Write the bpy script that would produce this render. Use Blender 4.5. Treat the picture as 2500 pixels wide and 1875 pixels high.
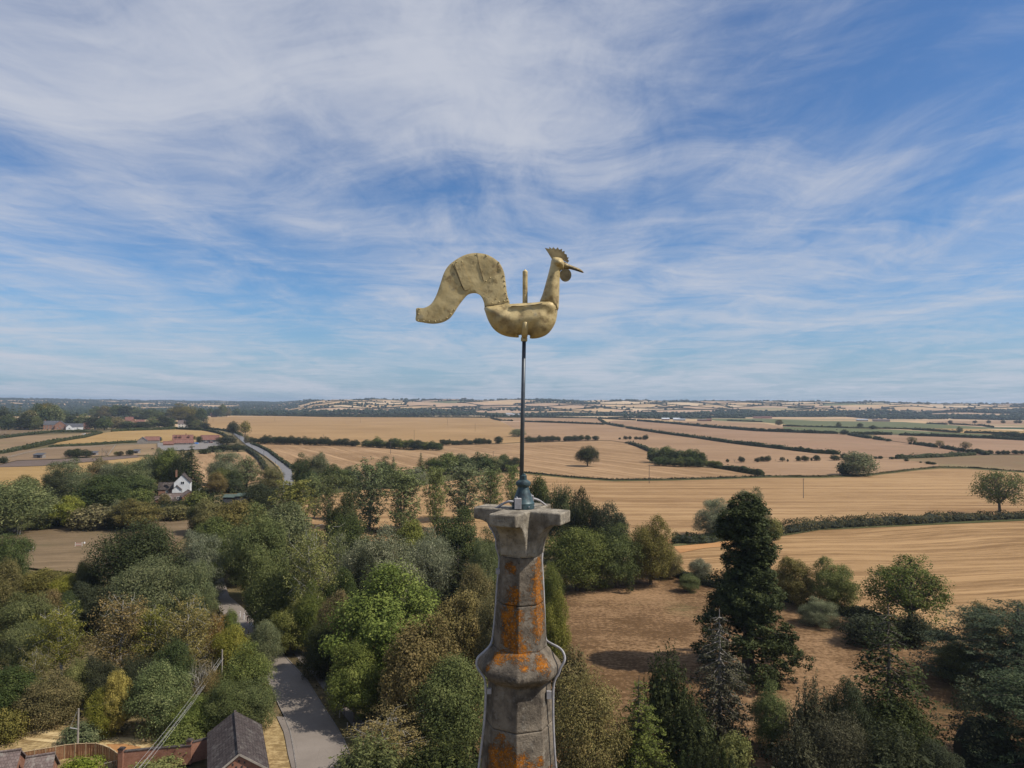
import bpy, bmesh, math, random
import numpy as np
from mathutils import Vector, Matrix, Quaternion
from mathutils import geometry as mgeo

# ------------------------------------------------------------------ clear
for o in list(bpy.data.objects):
    bpy.data.objects.remove(o)
scene = bpy.context.scene
COL = scene.collection
R = math.radians

# ------------------------------------------------------------------ camera
CAM_H = 42.0
FPX = 1753.0            # focal length in pixels of the 2500 px wide photograph
PITCH = math.atan((988.0 - 937.5) / FPX)
ROLL = R(0.35)
cam = bpy.data.cameras.new('camera')
cam.sensor_width = 36.0
cam.lens = 36.0 * FPX / 2500.0
cam.clip_start = 0.1
cam.clip_end = 60000.0
cam_ob = bpy.data.objects.new('camera', cam)
COL.objects.link(cam_ob)
CAM_M = Matrix.Rotation(math.pi / 2 + PITCH, 3, 'X') @ Matrix.Rotation(ROLL, 3, 'Z')
cam_ob.matrix_world = Matrix.Translation((0, 0, CAM_H)) @ CAM_M.to_4x4()
scene.camera = cam_ob

# ------------------------------------------------------------------ sun, exposure
SUN_EL, SUN_AZ = R(50), R(103)      # azimuth clockwise from +Y
SUN_DIR = Vector((math.sin(SUN_AZ) * math.cos(SUN_EL), math.cos(SUN_AZ) * math.cos(SUN_EL), math.sin(SUN_EL)))
sun = bpy.data.lights.new('sun', 'SUN')
sun.energy = 5.0
sun.angle = R(0.53)
sun.color = (1.0, 0.94, 0.85)
sun_ob = bpy.data.objects.new('sun', sun)
COL.objects.link(sun_ob)
sun_ob.location = (60, -20, 120)
sun_ob.rotation_euler = SUN_DIR.to_track_quat('Z', 'Y').to_euler()
scene.view_settings.view_transform = 'Standard'
scene.view_settings.look = 'None'
scene.view_settings.exposure = 0.0
scene.view_settings.gamma = 1.0
scene.view_settings.use_curve_mapping = False
scene.render.engine = 'CYCLES'
scene.cycles.max_bounces = 5
scene.cycles.diffuse_bounces = 1
scene.cycles.glossy_bounces = 2
scene.cycles.transmission_bounces = 3
scene.cycles.volume_bounces = 0
scene.cycles.use_denoising = True
scene.cycles.caustics_reflective = False
scene.cycles.caustics_refractive = False

# ------------------------------------------------------------------ node helpers
class NT:
    def __init__(self, nt):
        self.nt = nt
        nt.nodes.clear()
    def n(self, typ, ins=None, **props):
        nd = self.nt.nodes.new(typ)
        for k, v in props.items():
            setattr(nd, k, v)
        for k, v in (ins or {}).items():
            s = nd.inputs[k]
            if isinstance(v, bpy.types.NodeSocket):
                self.nt.links.new(v, s)
            else:
                s.default_value = v
        return nd
    def math(self, op, a, b=None, c=None, clamp=False):
        ins = {0: a}
        if b is not None: ins[1] = b
        if c is not None: ins[2] = c
        nd = self.n('ShaderNodeMath', ins, operation=op)
        nd.use_clamp = clamp
        return nd.outputs[0]
    def vmath(self, op, a, b=None):
        ins = {0: a}
        if b is not None: ins[1] = b
        nd = self.n('ShaderNodeVectorMath', ins, operation=op)
        return nd.outputs['Value'] if op in ('DISTANCE', 'LENGTH', 'DOT_PRODUCT') else nd.outputs[0]
    def noise(self, vec, scale, detail=3.0, rough=0.55, dist=0.0):
        return self.n('ShaderNodeTexNoise', {'Vector': vec, 'Scale': scale, 'Detail': detail, 'Roughness': rough, 'Distortion': dist}).outputs[0]
    def mapping(self, vec, loc=(0, 0, 0), rot=(0, 0, 0), scale=(1, 1, 1)):
        return self.n('ShaderNodeMapping', {'Vector': vec, 'Location': loc, 'Rotation': rot, 'Scale': scale}).outputs[0]
    def mix(self, f, a, b, blend='MIX'):
        nd = self.n('ShaderNodeMix', None, data_type='RGBA', blend_type=blend)
        for k, v in ((0, f), (6, a), (7, b)):
            if isinstance(v, bpy.types.NodeSocket): self.nt.links.new(v, nd.inputs[k])
            elif k == 0: nd.inputs[0].default_value = v
            else: nd.inputs[k].default_value = (*v[:3], 1.0)
        return nd.outputs[2]
    def smooth(self, v, lo, hi, a=0.0, b=1.0):
        return self.n('ShaderNodeMapRange', {0: v, 1: lo, 2: hi, 3: a, 4: b}, interpolation_type='SMOOTHSTEP').outputs[0]
    def lin(self, v, lo, hi, a=0.0, b=1.0):
        return self.n('ShaderNodeMapRange', {0: v, 1: lo, 2: hi, 3: a, 4: b}).outputs[0]
    def comb(self, x, y, z):
        return self.n('ShaderNodeCombineXYZ', {0: x, 1: y, 2: z}).outputs[0]

def new_mat(name):
    m = bpy.data.materials.new(name)
    m.use_nodes = True
    return m, NT(m.node_tree)

def finish(t, color, rough=0.8, metal=0.0, bump=None, bstr=0.3, bdist=0.02, spec=0.3):
    ins = {'Base Color': color if isinstance(color, bpy.types.NodeSocket) else (*color[:3], 1.0), 'Roughness': rough, 'Metallic': metal, 'Specular IOR Level': spec}
    if bump is not None:
        b = t.n('ShaderNodeBump', {'Height': bump, 'Strength': bstr, 'Distance': bdist})
        ins['Normal'] = b.outputs[0]
    p = t.n('ShaderNodeBsdfPrincipled', ins)
    t.n('ShaderNodeOutputMaterial', {'Surface': p.outputs[0]})

# ------------------------------------------------------------------ world: clear sky with high cirrus
world = bpy.data.worlds.new('World')
scene.world = world
world.use_nodes = True
W = NT(world.node_tree)
sky = W.n('ShaderNodeTexSky', None, sky_type='NISHITA')
sky.sun_disc = False
sky.sun_elevation = SUN_EL
sky.sun_rotation = SUN_AZ
sky.altitude = 100
sky.air_density = 1.0
sky.dust_density = 0.6
sky.ozone_density = 2.0
d = W.n('ShaderNodeTexCoord').outputs['Generated']
sep = W.n('ShaderNodeSeparateXYZ', {0: d})
dx, dy, dz = sep.outputs
zc = W.math('ADD', W.math('MAXIMUM', dz, 0.0), 0.055)
px = W.math('DIVIDE', dx, zc)
py = W.math('DIVIDE', dy, zc)
P = W.comb(px, py, 0.0)
warp = W.n('ShaderNodeTexNoise', {'Vector': W.mapping(P, scale=(0.55, 0.28, 1)), 'Scale': 1.0, 'Detail': 3.0}).outputs[1]
P2 = W.vmath('ADD', P, W.vmath('MULTIPLY', W.vmath('SUBTRACT', warp, (0.5, 0.5, 0.5)), (1.5, 1.7, 0)))
streak = W.noise(W.mapping(P2, rot=(0, 0, R(10)), scale=(1.5, 0.72, 1)), 1.0, 10.0, 0.60, 0.5)
cross = W.noise(W.mapping(P2, loc=(5, 1, 0), rot=(0, 0, R(-12)), scale=(0.9, 2.3, 1)), 1.0, 10.0, 0.62, 0.8)
fine = W.noise(W.mapping(P2, loc=(4, 2, 0), rot=(0, 0, R(14)), scale=(5.5, 4.0, 1)), 1.0, 10.0, 0.70, 0.6)
broad = W.noise(W.mapping(P, loc=(2.3, 5.1, 0), scale=(0.5, 0.22, 1)), 1.0, 3.0, 0.5, 0.0)
def blob(cx, cy, ang, sx, sy):
    q = W.mapping(W.vmath('SUBTRACT', P2, (cx, cy, 0)), rot=(0, 0, -ang))
    q = W.vmath('MULTIPLY', q, (1 / sx, 1 / sy, 0))
    l = W.vmath('LENGTH', q)
    return W.math('EXPONENT', W.math('MULTIPLY', W.math('MULTIPLY', l, l), -1.0))
SKY_BLOBS = [(-0.75, 1.95, R(20), 1.2, 0.40, 0.10), (-0.1, 2.25, R(24), 0.6, 0.26, 0.05), (0.85, 1.75, R(20), 0.6, 0.35, -0.10),
             (-0.35, 2.85, R(5), 0.6, 0.3, -0.13), (-0.9, 3.0, R(10), 0.3, 0.25, 0.14)]
cov = W.math('MULTIPLY_ADD', broad, 0.62, -0.265)
for (cx, cy, a, sx, sy, amp) in SKY_BLOBS:
    cov = W.math('MULTIPLY_ADD', blob(cx, cy, a, sx, sy), amp, cov)
dens = W.math('ADD', W.math('ADD', W.math('MULTIPLY', streak, 0.56), W.math('MULTIPLY', cross, 0.42)), W.math('MULTIPLY_ADD', fine, 0.25, W.math('SUBTRACT', cov, 0.085)))
cmask = W.smooth(dens, 0.36, 0.84, 0.0, 0.93)
bg_sky = W.mix(1.0, sky.outputs[0], (0.68, 0.98, 1.30), 'MULTIPLY')
hz = W.smooth(dz, 0.0, 0.16, 0.62, 0.0)
bg_sky = W.mix(hz, bg_sky, (3.5, 4.9, 6.8))
cloud_col = (6.6, 6.95, 7.9)
skymix = W.mix(cmask, bg_sky, cloud_col)
bg = W.n('ShaderNodeBackground', {'Color': skymix, 'Strength': 0.085})
W.n('ShaderNodeOutputWorld', {'Surface': bg.outputs[0]})

# ------------------------------------------------------------------ projecting photograph points onto the land
CX, CY = 1250.0, 937.5
def ray(sx, sy):
    return CAM_M @ Vector(((sx - CX) / FPX, -(sy - CY) / FPX, -1.0))
def G(sx, sy, z=0.0):
    """the point of the land (height z) that a photograph point shows"""
    v = ray(sx, sy)
    t = (z - CAM_H) / v.z
    return Vector((v.x * t, v.y * t, z))
def A(sx, sy, y=5.0):
    """the point at distance y in front of the camera"""
    v = ray(sx, sy)
    t = y / v.y
    return Vector((v.x * t, y, CAM_H + v.z * t))

# ------------------------------------------------------------------ object helpers
def tag(o, label=None, cat=None, group=None, kind=None):
    if label: o['label'] = label
    if cat: o['category'] = cat
    if group: o['group'] = group
    if kind: o['kind'] = kind
    return o
def empty(name, loc=(0, 0, 0), rz=0.0):
    o = bpy.data.objects.new(name, None)
    o.empty_display_size = 0.3
    o.location = loc
    o.rotation_euler = (0, 0, rz)
    COL.objects.link(o)
    return o
def link(name, me, parent=None, loc=None):
    o = bpy.data.objects.new(name, me)
    COL.objects.link(o)
    if parent is not None: o.parent = parent
    if loc is not None: o.location = loc
    return o

class MB:
    """collects faces and links them as one mesh object"""
    def __init__(self):
        self.v, self.f = [], []
    def poly(self, pts, faces=None):
        b = len(self.v)
        self.v += [tuple(p) for p in pts]
        self.f += [tuple(b + i for i in f) for f in (faces or [range(len(pts))])]
        return self
    def box(self, c, s, rz=0.0, m=None):
        hx, hy, hz_ = s[0] / 2, s[1] / 2, s[2] / 2
        M = m or Matrix.Rotation(rz, 3, 'Z')
        pts = [Vector(c) + M @ Vector((sx * hx, sy * hy, sz * hz_)) for sz in (-1, 1) for sy in (-1, 1) for sx in (-1, 1)]
        return self.poly(pts, [(0, 2, 3, 1), (4, 5, 7, 6), (0, 1, 5, 4), (2, 6, 7, 3), (0, 4, 6, 2), (1, 3, 7, 5)])
    def bar(self, a, b, w, h=None):
        a, b = Vector(a), Vector(b)
        d = b - a
        q = d.to_track_quat('X', 'Z').to_matrix()
        return self.box((a + b) / 2, (d.length, w, h or w), m=q)
    def tube(self, pts, rad, sides=8, cap=True):
        pts = [Vector(p) for p in pts]
        n = len(pts)
        rad = [rad] * n if not hasattr(rad, '__len__') else rad
        b = len(self.v)
        up = Vector((0, 0, 1))
        prev = None
        for i, p in enumerate(pts):
            d = (pts[min(i + 1, n - 1)] - pts[max(i - 1, 0)]).normalized()
            if prev is None:
                ref = up if abs(d.z) < 0.9 else Vector((1, 0, 0))
                u = d.cross(ref).normalized()
            else:
                u = (prev - d * prev.dot(d)).normalized()
            w = d.cross(u)
            prev = u
            for k in range(sides):
                a = 2 * math.pi * k / sides
                self.v.append(tuple(p + (u * math.cos(a) + w * math.sin(a)) * rad[i]))
        for i in range(n - 1):
            for k in range(sides):
                k2 = (k + 1) % sides
                self.f.append((b + i * sides + k, b + i * sides + k2, b + (i + 1) * sides + k2, b + (i + 1) * sides + k))
        if cap:
            self.f.append(tuple(b + k for k in range(sides))[::-1])
            self.f.append(tuple(b + (n - 1) * sides + k for k in range(sides)))
        return self
    def lathe(self, prof, sides=24, off=0.0, c=(0, 0, 0)):
        b = len(self.v)
        for (r, z) in prof:
            for k in range(sides):
                a = 2 * math.pi * k / sides + off
                self.v.append((c[0] + r * math.cos(a), c[1] + r * math.sin(a), c[2] + z))
        for i in range(len(prof) - 1):
            for k in range(sides):
                k2 = (k + 1) % sides
                self.f.append((b + i * sides + k, b + i * sides + k2, b + (i + 1) * sides + k2, b + (i + 1) * sides + k))
        self.f.append(tuple(b + k for k in range(sides))[::-1])
        self.f.append(tuple(b + (len(prof) - 1) * sides + k for k in range(sides)))
        return self
    def mesh(self, name, mat, smooth=False):
        me = bpy.data.meshes.new(name)
        me.from_pydata(self.v, [], self.f)
        if mat: me.materials.append(mat)
        if smooth:
            me.polygons.foreach_set('use_smooth', np.ones(len(me.polygons), dtype=bool))
        me.update()
        return me
    def build(self, name, mat, parent=None, loc=None, smooth=False):
        return link(name, self.mesh(name, mat, smooth), parent, loc)

def bevel(o, w, seg=2, angle=30):
    m = o.modifiers.new('bevel', 'BEVEL')
    m.width, m.segments, m.limit_method, m.angle_limit = w, seg, 'ANGLE', R(angle)
    return o
def fast_mesh(name, verts, nper, mats, attrs=None):
    """mesh of n loose polygons of nper corners each"""
    verts = np.ascontiguousarray(verts, dtype=np.float32)
    nv = len(verts); nf = nv // nper
    me = bpy.data.meshes.new(name)
    me.vertices.add(nv)
    me.vertices.foreach_set('co', verts.ravel())
    me.loops.add(nv)
    me.loops.foreach_set('vertex_index', np.arange(nv, dtype=np.int32))
    me.polygons.add(nf)
    me.polygons.foreach_set('loop_start', np.arange(0, nv, nper, dtype=np.int32))
    me.polygons.foreach_set('loop_total', np.full(nf, nper, dtype=np.int32))
    for k, a in (attrs or {}).items():
        at = me.attributes.new(k, 'FLOAT', 'FACE')
        at.data.foreach_set('value', np.ascontiguousarray(a, dtype=np.float32))
    for m in mats: me.materials.append(m)
    me.update(calc_edges=True)
    return me
# ------------------------------------------------------------------ materials
def pos(t): return t.n('ShaderNodeNewGeometry').outputs['Position']
def objc(t): return t.n('ShaderNodeTexCoord').outputs['Object']

def field_mat(name, c_lo, c_hi, ang=0.0, streak=0.5, tram=None, warp=0.0, grain=0.25, patch=None, pamt=0.0, scale=1.0):
    m, t = new_mat(name)
    p = pos(t)
    if warp:
        wn = t.n('ShaderNodeTexNoise', {'Vector': p, 'Scale': 0.012, 'Detail': 1.0}).outputs[1]
        p2 = t.vmath('ADD', p, t.vmath('MULTIPLY', t.vmath('SUBTRACT', wn, (0.5, 0.5, 0.5)), (warp, warp, 0)))
    else:
        p2 = p
    q = t.mapping(p2, rot=(0, 0, -ang))
    s1 = t.noise(t.mapping(q, scale=(0.006 * scale, 0.16 * scale, 0)), 1.0, 4.0, 0.65)
    s2 = t.noise(t.mapping(q, loc=(7, 3, 0), scale=(0.02 * scale, 0.7 * scale, 0)), 1.0, 3.0, 0.6)
    big = t.noise(p, 0.006 if scale == 1.0 else 0.035, 6.0, 0.62)
    g = t.noise(p, 1.4, 3.0, 0.75)
    f = t.math('ADD', t.math('MULTIPLY', t.lin(s1, 0.3, 0.7), streak), t.math('MULTIPLY', t.lin(s2, 0.3, 0.7), streak * 0.5))
    f = t.math('ADD', f, t.math('MULTIPLY', t.lin(big, 0.3, 0.7), 1.0 - streak))
    f = t.math('ADD', f, t.math('MULTIPLY', t.math('SUBTRACT', g, 0.5), grain * 2.0))
    md = t.noise(t.mapping(q, loc=(3, 8, 0), scale=(0.09 * scale, 0.75 * scale, 0)), 1.0, 5.0, 0.75)
    f = t.math('ADD', f, t.math('MULTIPLY_ADD', md, 1.3, -0.65))
    col = t.mix(t.smooth(f, 0.25, 1.05), c_lo, c_hi)
    pale_l = t.smooth(t.noise(t.mapping(q, loc=(13, 5, 0), scale=(0.012 * scale, 0.5 * scale, 0)), 1.0, 2.0, 0.5), 0.63, 0.72, 0.0, 0.45 * streak)
    col = t.mix(pale_l, col, tuple(min(1, c * 1.3) for c in c_hi))
    if tram:
        per, amt, wid = tram
        sx = t.n('ShaderNodeSeparateXYZ', {0: q}).outputs[1]
        fr = t.math('FRACT', t.math('DIVIDE', sx, per))
        dd = t.math('ABSOLUTE', t.math('SUBTRACT', fr, 0.5))
        line = t.smooth(dd, 0.0, wid, 1.0, 0.0)
        brk = t.noise(t.mapping(q, loc=(1, 9, 0), scale=(0.015, 0.05, 0)), 1.0, 2.0)
        line = t.math('MULTIPLY', line, t.smooth(brk, 0.35, 0.6))
        col = t.mix(t.math('MULTIPLY', line, amt), col, tuple(min(1, c * 1.35) for c in c_hi))
    if patch is not None:
        pm = t.smooth(t.noise(t.mapping(p, loc=(31, 17, 0), scale=(0.02, 0.03, 0)), 1.0, 5.0, 0.65), 0.52, 0.68)
        col = t.mix(t.math('MULTIPLY', pm, pamt), col, patch)
    finish(t, col, 0.95, bump=g, bstr=0.35, bdist=0.12, spec=0.05)
    return m

M = {}
M['stubble_a'] = field_mat('stubble_gold', (0.201, 0.115, 0.053), (0.372, 0.237, 0.116), R(3), 0.75, (17, 0.35, 0.05), 6.0)
M['stubble_b'] = field_mat('stubble_swirled', (0.187, 0.108, 0.048), (0.362, 0.225, 0.107), R(10), 0.8, (14, 0.4, 0.06), 26.0)
M['oakfield'] = field_mat('stubble_drilled', (0.208, 0.125, 0.061), (0.363, 0.234, 0.127), R(-62), 0.45, (26, 0.6, 0.09), 8.0)
M['bigfield'] = field_mat('standing_wheat', (0.235, 0.142, 0.061), (0.372, 0.237, 0.112), R(8), 0.55, None, 20.0, patch=(0.27, 0.17, 0.08), pamt=0.5)
M['tanfield'] = field_mat('pale_stubble', (0.216, 0.132, 0.074), (0.340, 0.221, 0.128), R(-20), 0.5, (40, 0.2, 0.04), 12.0)
M['tanfield2'] = field_mat('pink_stubble', (0.215, 0.131, 0.076), (0.322, 0.204, 0.127), R(-14), 0.55, None, 20.0, patch=(0.21, 0.16, 0.085), pamt=0.5)
M['olivefield'] = field_mat('parched_pasture', (0.183, 0.122, 0.067), (0.292, 0.205, 0.116), R(20), 0.2, None, 0.0, patch=(0.17, 0.15, 0.065), pamt=0.55)
M['goldfield'] = field_mat('ripe_barley', (0.256, 0.161, 0.062), (0.383, 0.251, 0.106), R(-8), 0.5, None, 10.0, patch=(0.30, 0.19, 0.08), pamt=0.35)
M['paddock'] = field_mat('grazed_paddock', (0.164, 0.112, 0.066), (0.257, 0.174, 0.102), R(5), 0.3, None, 0.0, patch=(0.17, 0.135, 0.075), pamt=0.6)
M['plough'] = field_mat('ploughed_soil', (0.10, 0.075, 0.06), (0.17, 0.125, 0.10), R(12), 0.6)
M['pasture'] = field_mat('brown_pasture', (0.125, 0.088, 0.050), (0.245, 0.172, 0.10), R(14), 0.3, None, 0.0, patch=(0.12, 0.095, 0.05), pamt=0.8)
M['lawn'] = field_mat('scorched_lawn', (0.098, 0.056, 0.026), (0.298, 0.182, 0.095), R(-12), 0.12, None, 4.0, 0.75, patch=(0.100, 0.088, 0.036), pamt=0.9, scale=3.0)
M['green'] = field_mat('green_crop', (0.085, 0.095, 0.042), (0.145, 0.148, 0.068), R(-4), 0.5)
M['greenhill'] = field_mat('dark_green_crop', (0.035, 0.06, 0.03), (0.06, 0.09, 0.042), R(0), 0.5)
M['ditch'] = field_mat('rough_grass', (0.07, 0.07, 0.028), (0.19, 0.16, 0.072), R(0), 0.1, None, 0.0, 0.6)
M['drygrass'] = field_mat('dry_long_grass', (0.20, 0.135, 0.06), (0.43, 0.315, 0.155), R(-6), 0.3, None, 0.0, 0.9, patch=(0.19, 0.15, 0.06), pamt=0.6, scale=4.0)
M['weedverge'] = field_mat('weedy_verge', (0.085, 0.066, 0.034), (0.23, 0.165, 0.085), R(30), 0.2, None, 0.0, 0.7, patch=(0.08, 0.08, 0.03), pamt=0.7, scale=6.0)
M['trackgrass'] = field_mat('bleached_track', (0.34, 0.24, 0.115), (0.54, 0.41, 0.215), R(-6), 0.5, None, 3.0, 0.7, patch=(0.22, 0.17, 0.07), pamt=0.5, scale=6.0)
M['ground'] = field_mat('ground_soil', (0.10, 0.08, 0.038), (0.23, 0.17, 0.085), R(20), 0.2, None, 0.0, 0.4, patch=(0.07, 0.075, 0.03), pamt=0.8)
M['orangesoil'] = field_mat('bare_orange_soil', (0.30, 0.15, 0.06), (0.44, 0.235, 0.10), R(3), 0.5)

def asphalt(name, c1, c2):
    m, t = new_mat(name)
    p = pos(t)
    a = t.noise(p, 0.18, 4.0, 0.6)
    b = t.noise(p, 9.0, 2.0, 0.7)
    cr = t.n('ShaderNodeTexVoronoi', {'Vector': t.mapping(p, scale=(0.25, 0.25, 0)), 'Scale': 1.0, 'Randomness': 1.0}, feature='DISTANCE_TO_EDGE').outputs[0]
    f = t.math('ADD', t.math('MULTIPLY', t.lin(a, 0.3, 0.7), 0.7), t.math('MULTIPLY', t.math('SUBTRACT', b, 0.5), 0.9))
    col = t.mix(f, c1, c2)
    col = t.mix(t.smooth(cr, 0.0, 0.010, 0.12, 0.0), col, (0.04, 0.037, 0.035))
    finish(t, col, 0.9, bump=b, bstr=0.3, bdist=0.01, spec=0.2)
    return m
M['road'] = asphalt('worn_asphalt', (0.185, 0.155, 0.128), (0.265, 0.226, 0.190))
M['path'] = asphalt('footpath_asphalt', (0.15, 0.125, 0.105), (0.24, 0.205, 0.175))
M['road_far'] = asphalt('grey_asphalt', (0.15, 0.145, 0.145), (0.20, 0.195, 0.195))

def noisy(name, c1, c2, scale=3.0, rough=0.85, bstr=0.3, bdist=0.02, metal=0.0, coord='obj', spec=0.25, detail=5.0):
    m, t = new_mat(name)
    p = objc(t) if coord == 'obj' else pos(t)
    a = t.noise(p, scale, detail, 0.65)
    col = t.mix(t.smooth(a, 0.3, 0.7), c1, c2)
    finish(t, col, rough, metal, bump=a, bstr=bstr, bdist=bdist, spec=spec)
    return m
M['kerb'] = noisy('kerb_stone', (0.14, 0.125, 0.11), (0.25, 0.225, 0.2), 4.0)
M['white_wall'] = noisy('white_render', (0.56, 0.56, 0.55), (0.68, 0.68, 0.67), 0.6)
M['cream_wall'] = noisy('cream_render', (0.55, 0.50, 0.44), (0.68, 0.63, 0.56), 0.6)
M['timber_wall'] = noisy('weathered_boards', (0.17, 0.15, 0.13), (0.28, 0.25, 0.22), 1.2)
M['white_paint'] = noisy('white_paint', (0.66, 0.66, 0.64), (0.8, 0.8, 0.78), 3.0, 0.5)
M['dark_wood'] = noisy('pole_timber', (0.085, 0.07, 0.058), (0.17, 0.145, 0.12), 2.5)
M['grey_wood'] = noisy('grey_timber', (0.22, 0.19, 0.16), (0.33, 0.29, 0.24), 2.0)
M['pane'] = noisy('window_glass', (0.02, 0.024, 0.03), (0.045, 0.05, 0.06), 0.8, 0.08, 0.0, spec=0.6)
M['green_tin'] = noisy('green_sheet', (0.05, 0.075, 0.06), (0.09, 0.115, 0.095), 1.0, 0.6)
M['grey_tin'] = noisy('grey_sheet', (0.25, 0.26, 0.27), (0.38, 0.39, 0.40), 0.4, 0.5)
M['pale_tin'] = noisy('pale_sheet', (0.40, 0.41, 0.42), (0.52, 0.53, 0.54), 0.3, 0.5)
M['solar'] = noisy('solar_glass', (0.012, 0.015, 0.03), (0.02, 0.024, 0.045), 0.5, 0.2, spec=0.5)
M['cable_grey'] = noisy('grey_cable_sheath', (0.28, 0.265, 0.265), (0.42, 0.40, 0.40), 20.0, 0.6, 0.1, 0.002)
M['wire'] = noisy('wire_aluminium', (0.42, 0.40, 0.38), (0.55, 0.53, 0.5), 5.0, 0.5)
M['black_iron'] = noisy('black_iron', (0.02, 0.02, 0.022), (0.05, 0.05, 0.052), 8.0, 0.5)
M['red_paint'] = noisy('red_paint', (0.42, 0.05, 0.045), (0.55, 0.08, 0.07), 5.0, 0.5)
M['pink_paint'] = noisy('pink_paint', (0.5, 0.24, 0.24), (0.6, 0.34, 0.34), 5.0, 0.5)
M['horse'] = noisy('dark_bay_coat', (0.035, 0.018, 0.012), (0.07, 0.035, 0.022), 3.0, 0.6)
M['sign_face'] = noisy('sign_white', (0.6, 0.6, 0.6), (0.75, 0.75, 0.75), 8.0, 0.4)
M['sack'] = noisy('white_sheet', (0.7, 0.7, 0.7), (0.82, 0.82, 0.82), 2.0)
M['blue_plastic'] = noisy('blue_plastic', (0.05, 0.16, 0.42), (0.08, 0.22, 0.52), 4.0, 0.4)
M['car_white'] = noisy('white_car_paint', (0.75, 0.75, 0.75), (0.8, 0.8, 0.8), 1.0, 0.25, 0.0, spec=0.5)
M['car_dark'] = noisy('dark_red_car_paint', (0.12, 0.02, 0.02), (0.15, 0.03, 0.03), 1.0, 0.25, 0.0, spec=0.5)
M['car_grey'] = noisy('grey_car_paint', (0.10, 0.11, 0.12), (0.14, 0.15, 0.16), 1.0, 0.25, 0.0, spec=0.5)
M['rubber'] = noisy('tyre_rubber', (0.012, 0.012, 0.012), (0.025, 0.025, 0.025), 6.0, 0.8)

def brick_mat(name, c1, c2, mortar, sx=4.4, w=0.5, h=0.17):
    m, t = new_mat(name)
    p = objc(t)
    n = t.n('ShaderNodeNewGeometry').outputs['Normal']
    s = t.n('ShaderNodeSeparateXYZ', {0: p}).outputs
    u = t.math('ADD', s[0], s[1])
    v = t.comb(u, s[2], 0.0)
    b = t.n('ShaderNodeTexBrick', {'Vector': v, 'Color1': (*c1, 1), 'Color2': (*c2, 1), 'Mortar': (*mortar, 1), 'Scale': sx, 'Mortar Size': 0.02, 'Brick Width': w, 'Row Height': h, 'Bias': 0.1})
    st = t.noise(p, 0.9, 5.0, 0.65)
    col = t.mix(t.smooth(st, 0.35, 0.75, 0.0, 0.55), b.outputs[0], tuple(c * 0.55 for c in c1))
    f = t.math('SUBTRACT', 1.0, b.outputs[1])
    finish(t, col, 0.9, bump=f, bstr=0.4, bdist=0.015, spec=0.1)
    return m
M['brick'] = brick_mat('red_brick', (0.26, 0.095, 0.052), (0.34, 0.15, 0.09), (0.27, 0.22, 0.18), 2.0, 0.45, 0.15)
M['brick_far'] = brick_mat('brown_brick', (0.25, 0.11, 0.065), (0.31, 0.155, 0.095), (0.25, 0.2, 0.16), 0.9, 0.45, 0.15)

def tile_mat(name, c1, c2, rows=3.2, lichen=0.25, lc=(0.36, 0.34, 0.29)):
    """plain tiles: rows follow the slope of the roof in the object's own space"""
    m, t = new_mat(name)
    p = objc(t)
    s = t.n('ShaderNodeSeparateXYZ', {0: p}).outputs
    v = t.comb(s[0], t.math('MULTIPLY', s[2], 1.5), 0.0)
    b = t.n('ShaderNodeTexBrick', {'Vector': v, 'Color1': (*c1, 1), 'Color2': (*c2, 1), 'Mortar': (*[c * 0.35 for c in c1], 1), 'Scale': rows, 'Mortar Size': 0.03, 'Brick Width': 0.75, 'Row Height': 0.75, 'Bias': 0.0})
    st = t.noise(p, 1.1, 6.0, 0.7)
    col = t.mix(t.smooth(st, 0.5, 0.72, 0.0, lichen), b.outputs[0], lc)
    sp = t.noise(p, 14.0, 2.0, 0.6)
    col = t.mix(t.smooth(sp, 0.62, 0.72, 0.0, 0.5), col, lc)
    f = t.math('SUBTRACT', 1.0, b.outputs[1])
    finish(t, col, 0.9, bump=f, bstr=0.5, bdist=0.02, spec=0.06)
    return m
M['tile_dark'] = tile_mat('dark_clay_tiles', (0.050, 0.040, 0.038), (0.082, 0.066, 0.062), 2.4)
M['tile_brown'] = tile_mat('brown_clay_tiles', (0.125, 0.092, 0.082), (0.18, 0.135, 0.12), 2.4, 0.5)
M['tile_red'] = tile_mat('red_clay_tiles', (0.17, 0.078, 0.060), (0.23, 0.115, 0.09), 1.0)
M['slate'] = tile_mat('grey_slate', (0.075, 0.078, 0.088), (0.11, 0.112, 0.125), 1.0, 0.15)

# fence boards
m, t = new_mat('orange_fence_boards')
p = objc(t)
n1 = t.noise(t.mapping(p, scale=(6, 6, 0.6)), 1.0, 4.0, 0.6)
finish(t, t.mix(t.smooth(n1, 0.3, 0.7), (0.17, 0.082, 0.042), (0.29, 0.15, 0.08)), 0.85, bump=n1, bstr=0.3, bdist=0.01, spec=0.1)
M['fence_wood'] = m
M['cap_wood'] = noisy('fence_capping', (0.36, 0.26, 0.15), (0.5, 0.38, 0.23), 3.0)

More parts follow.
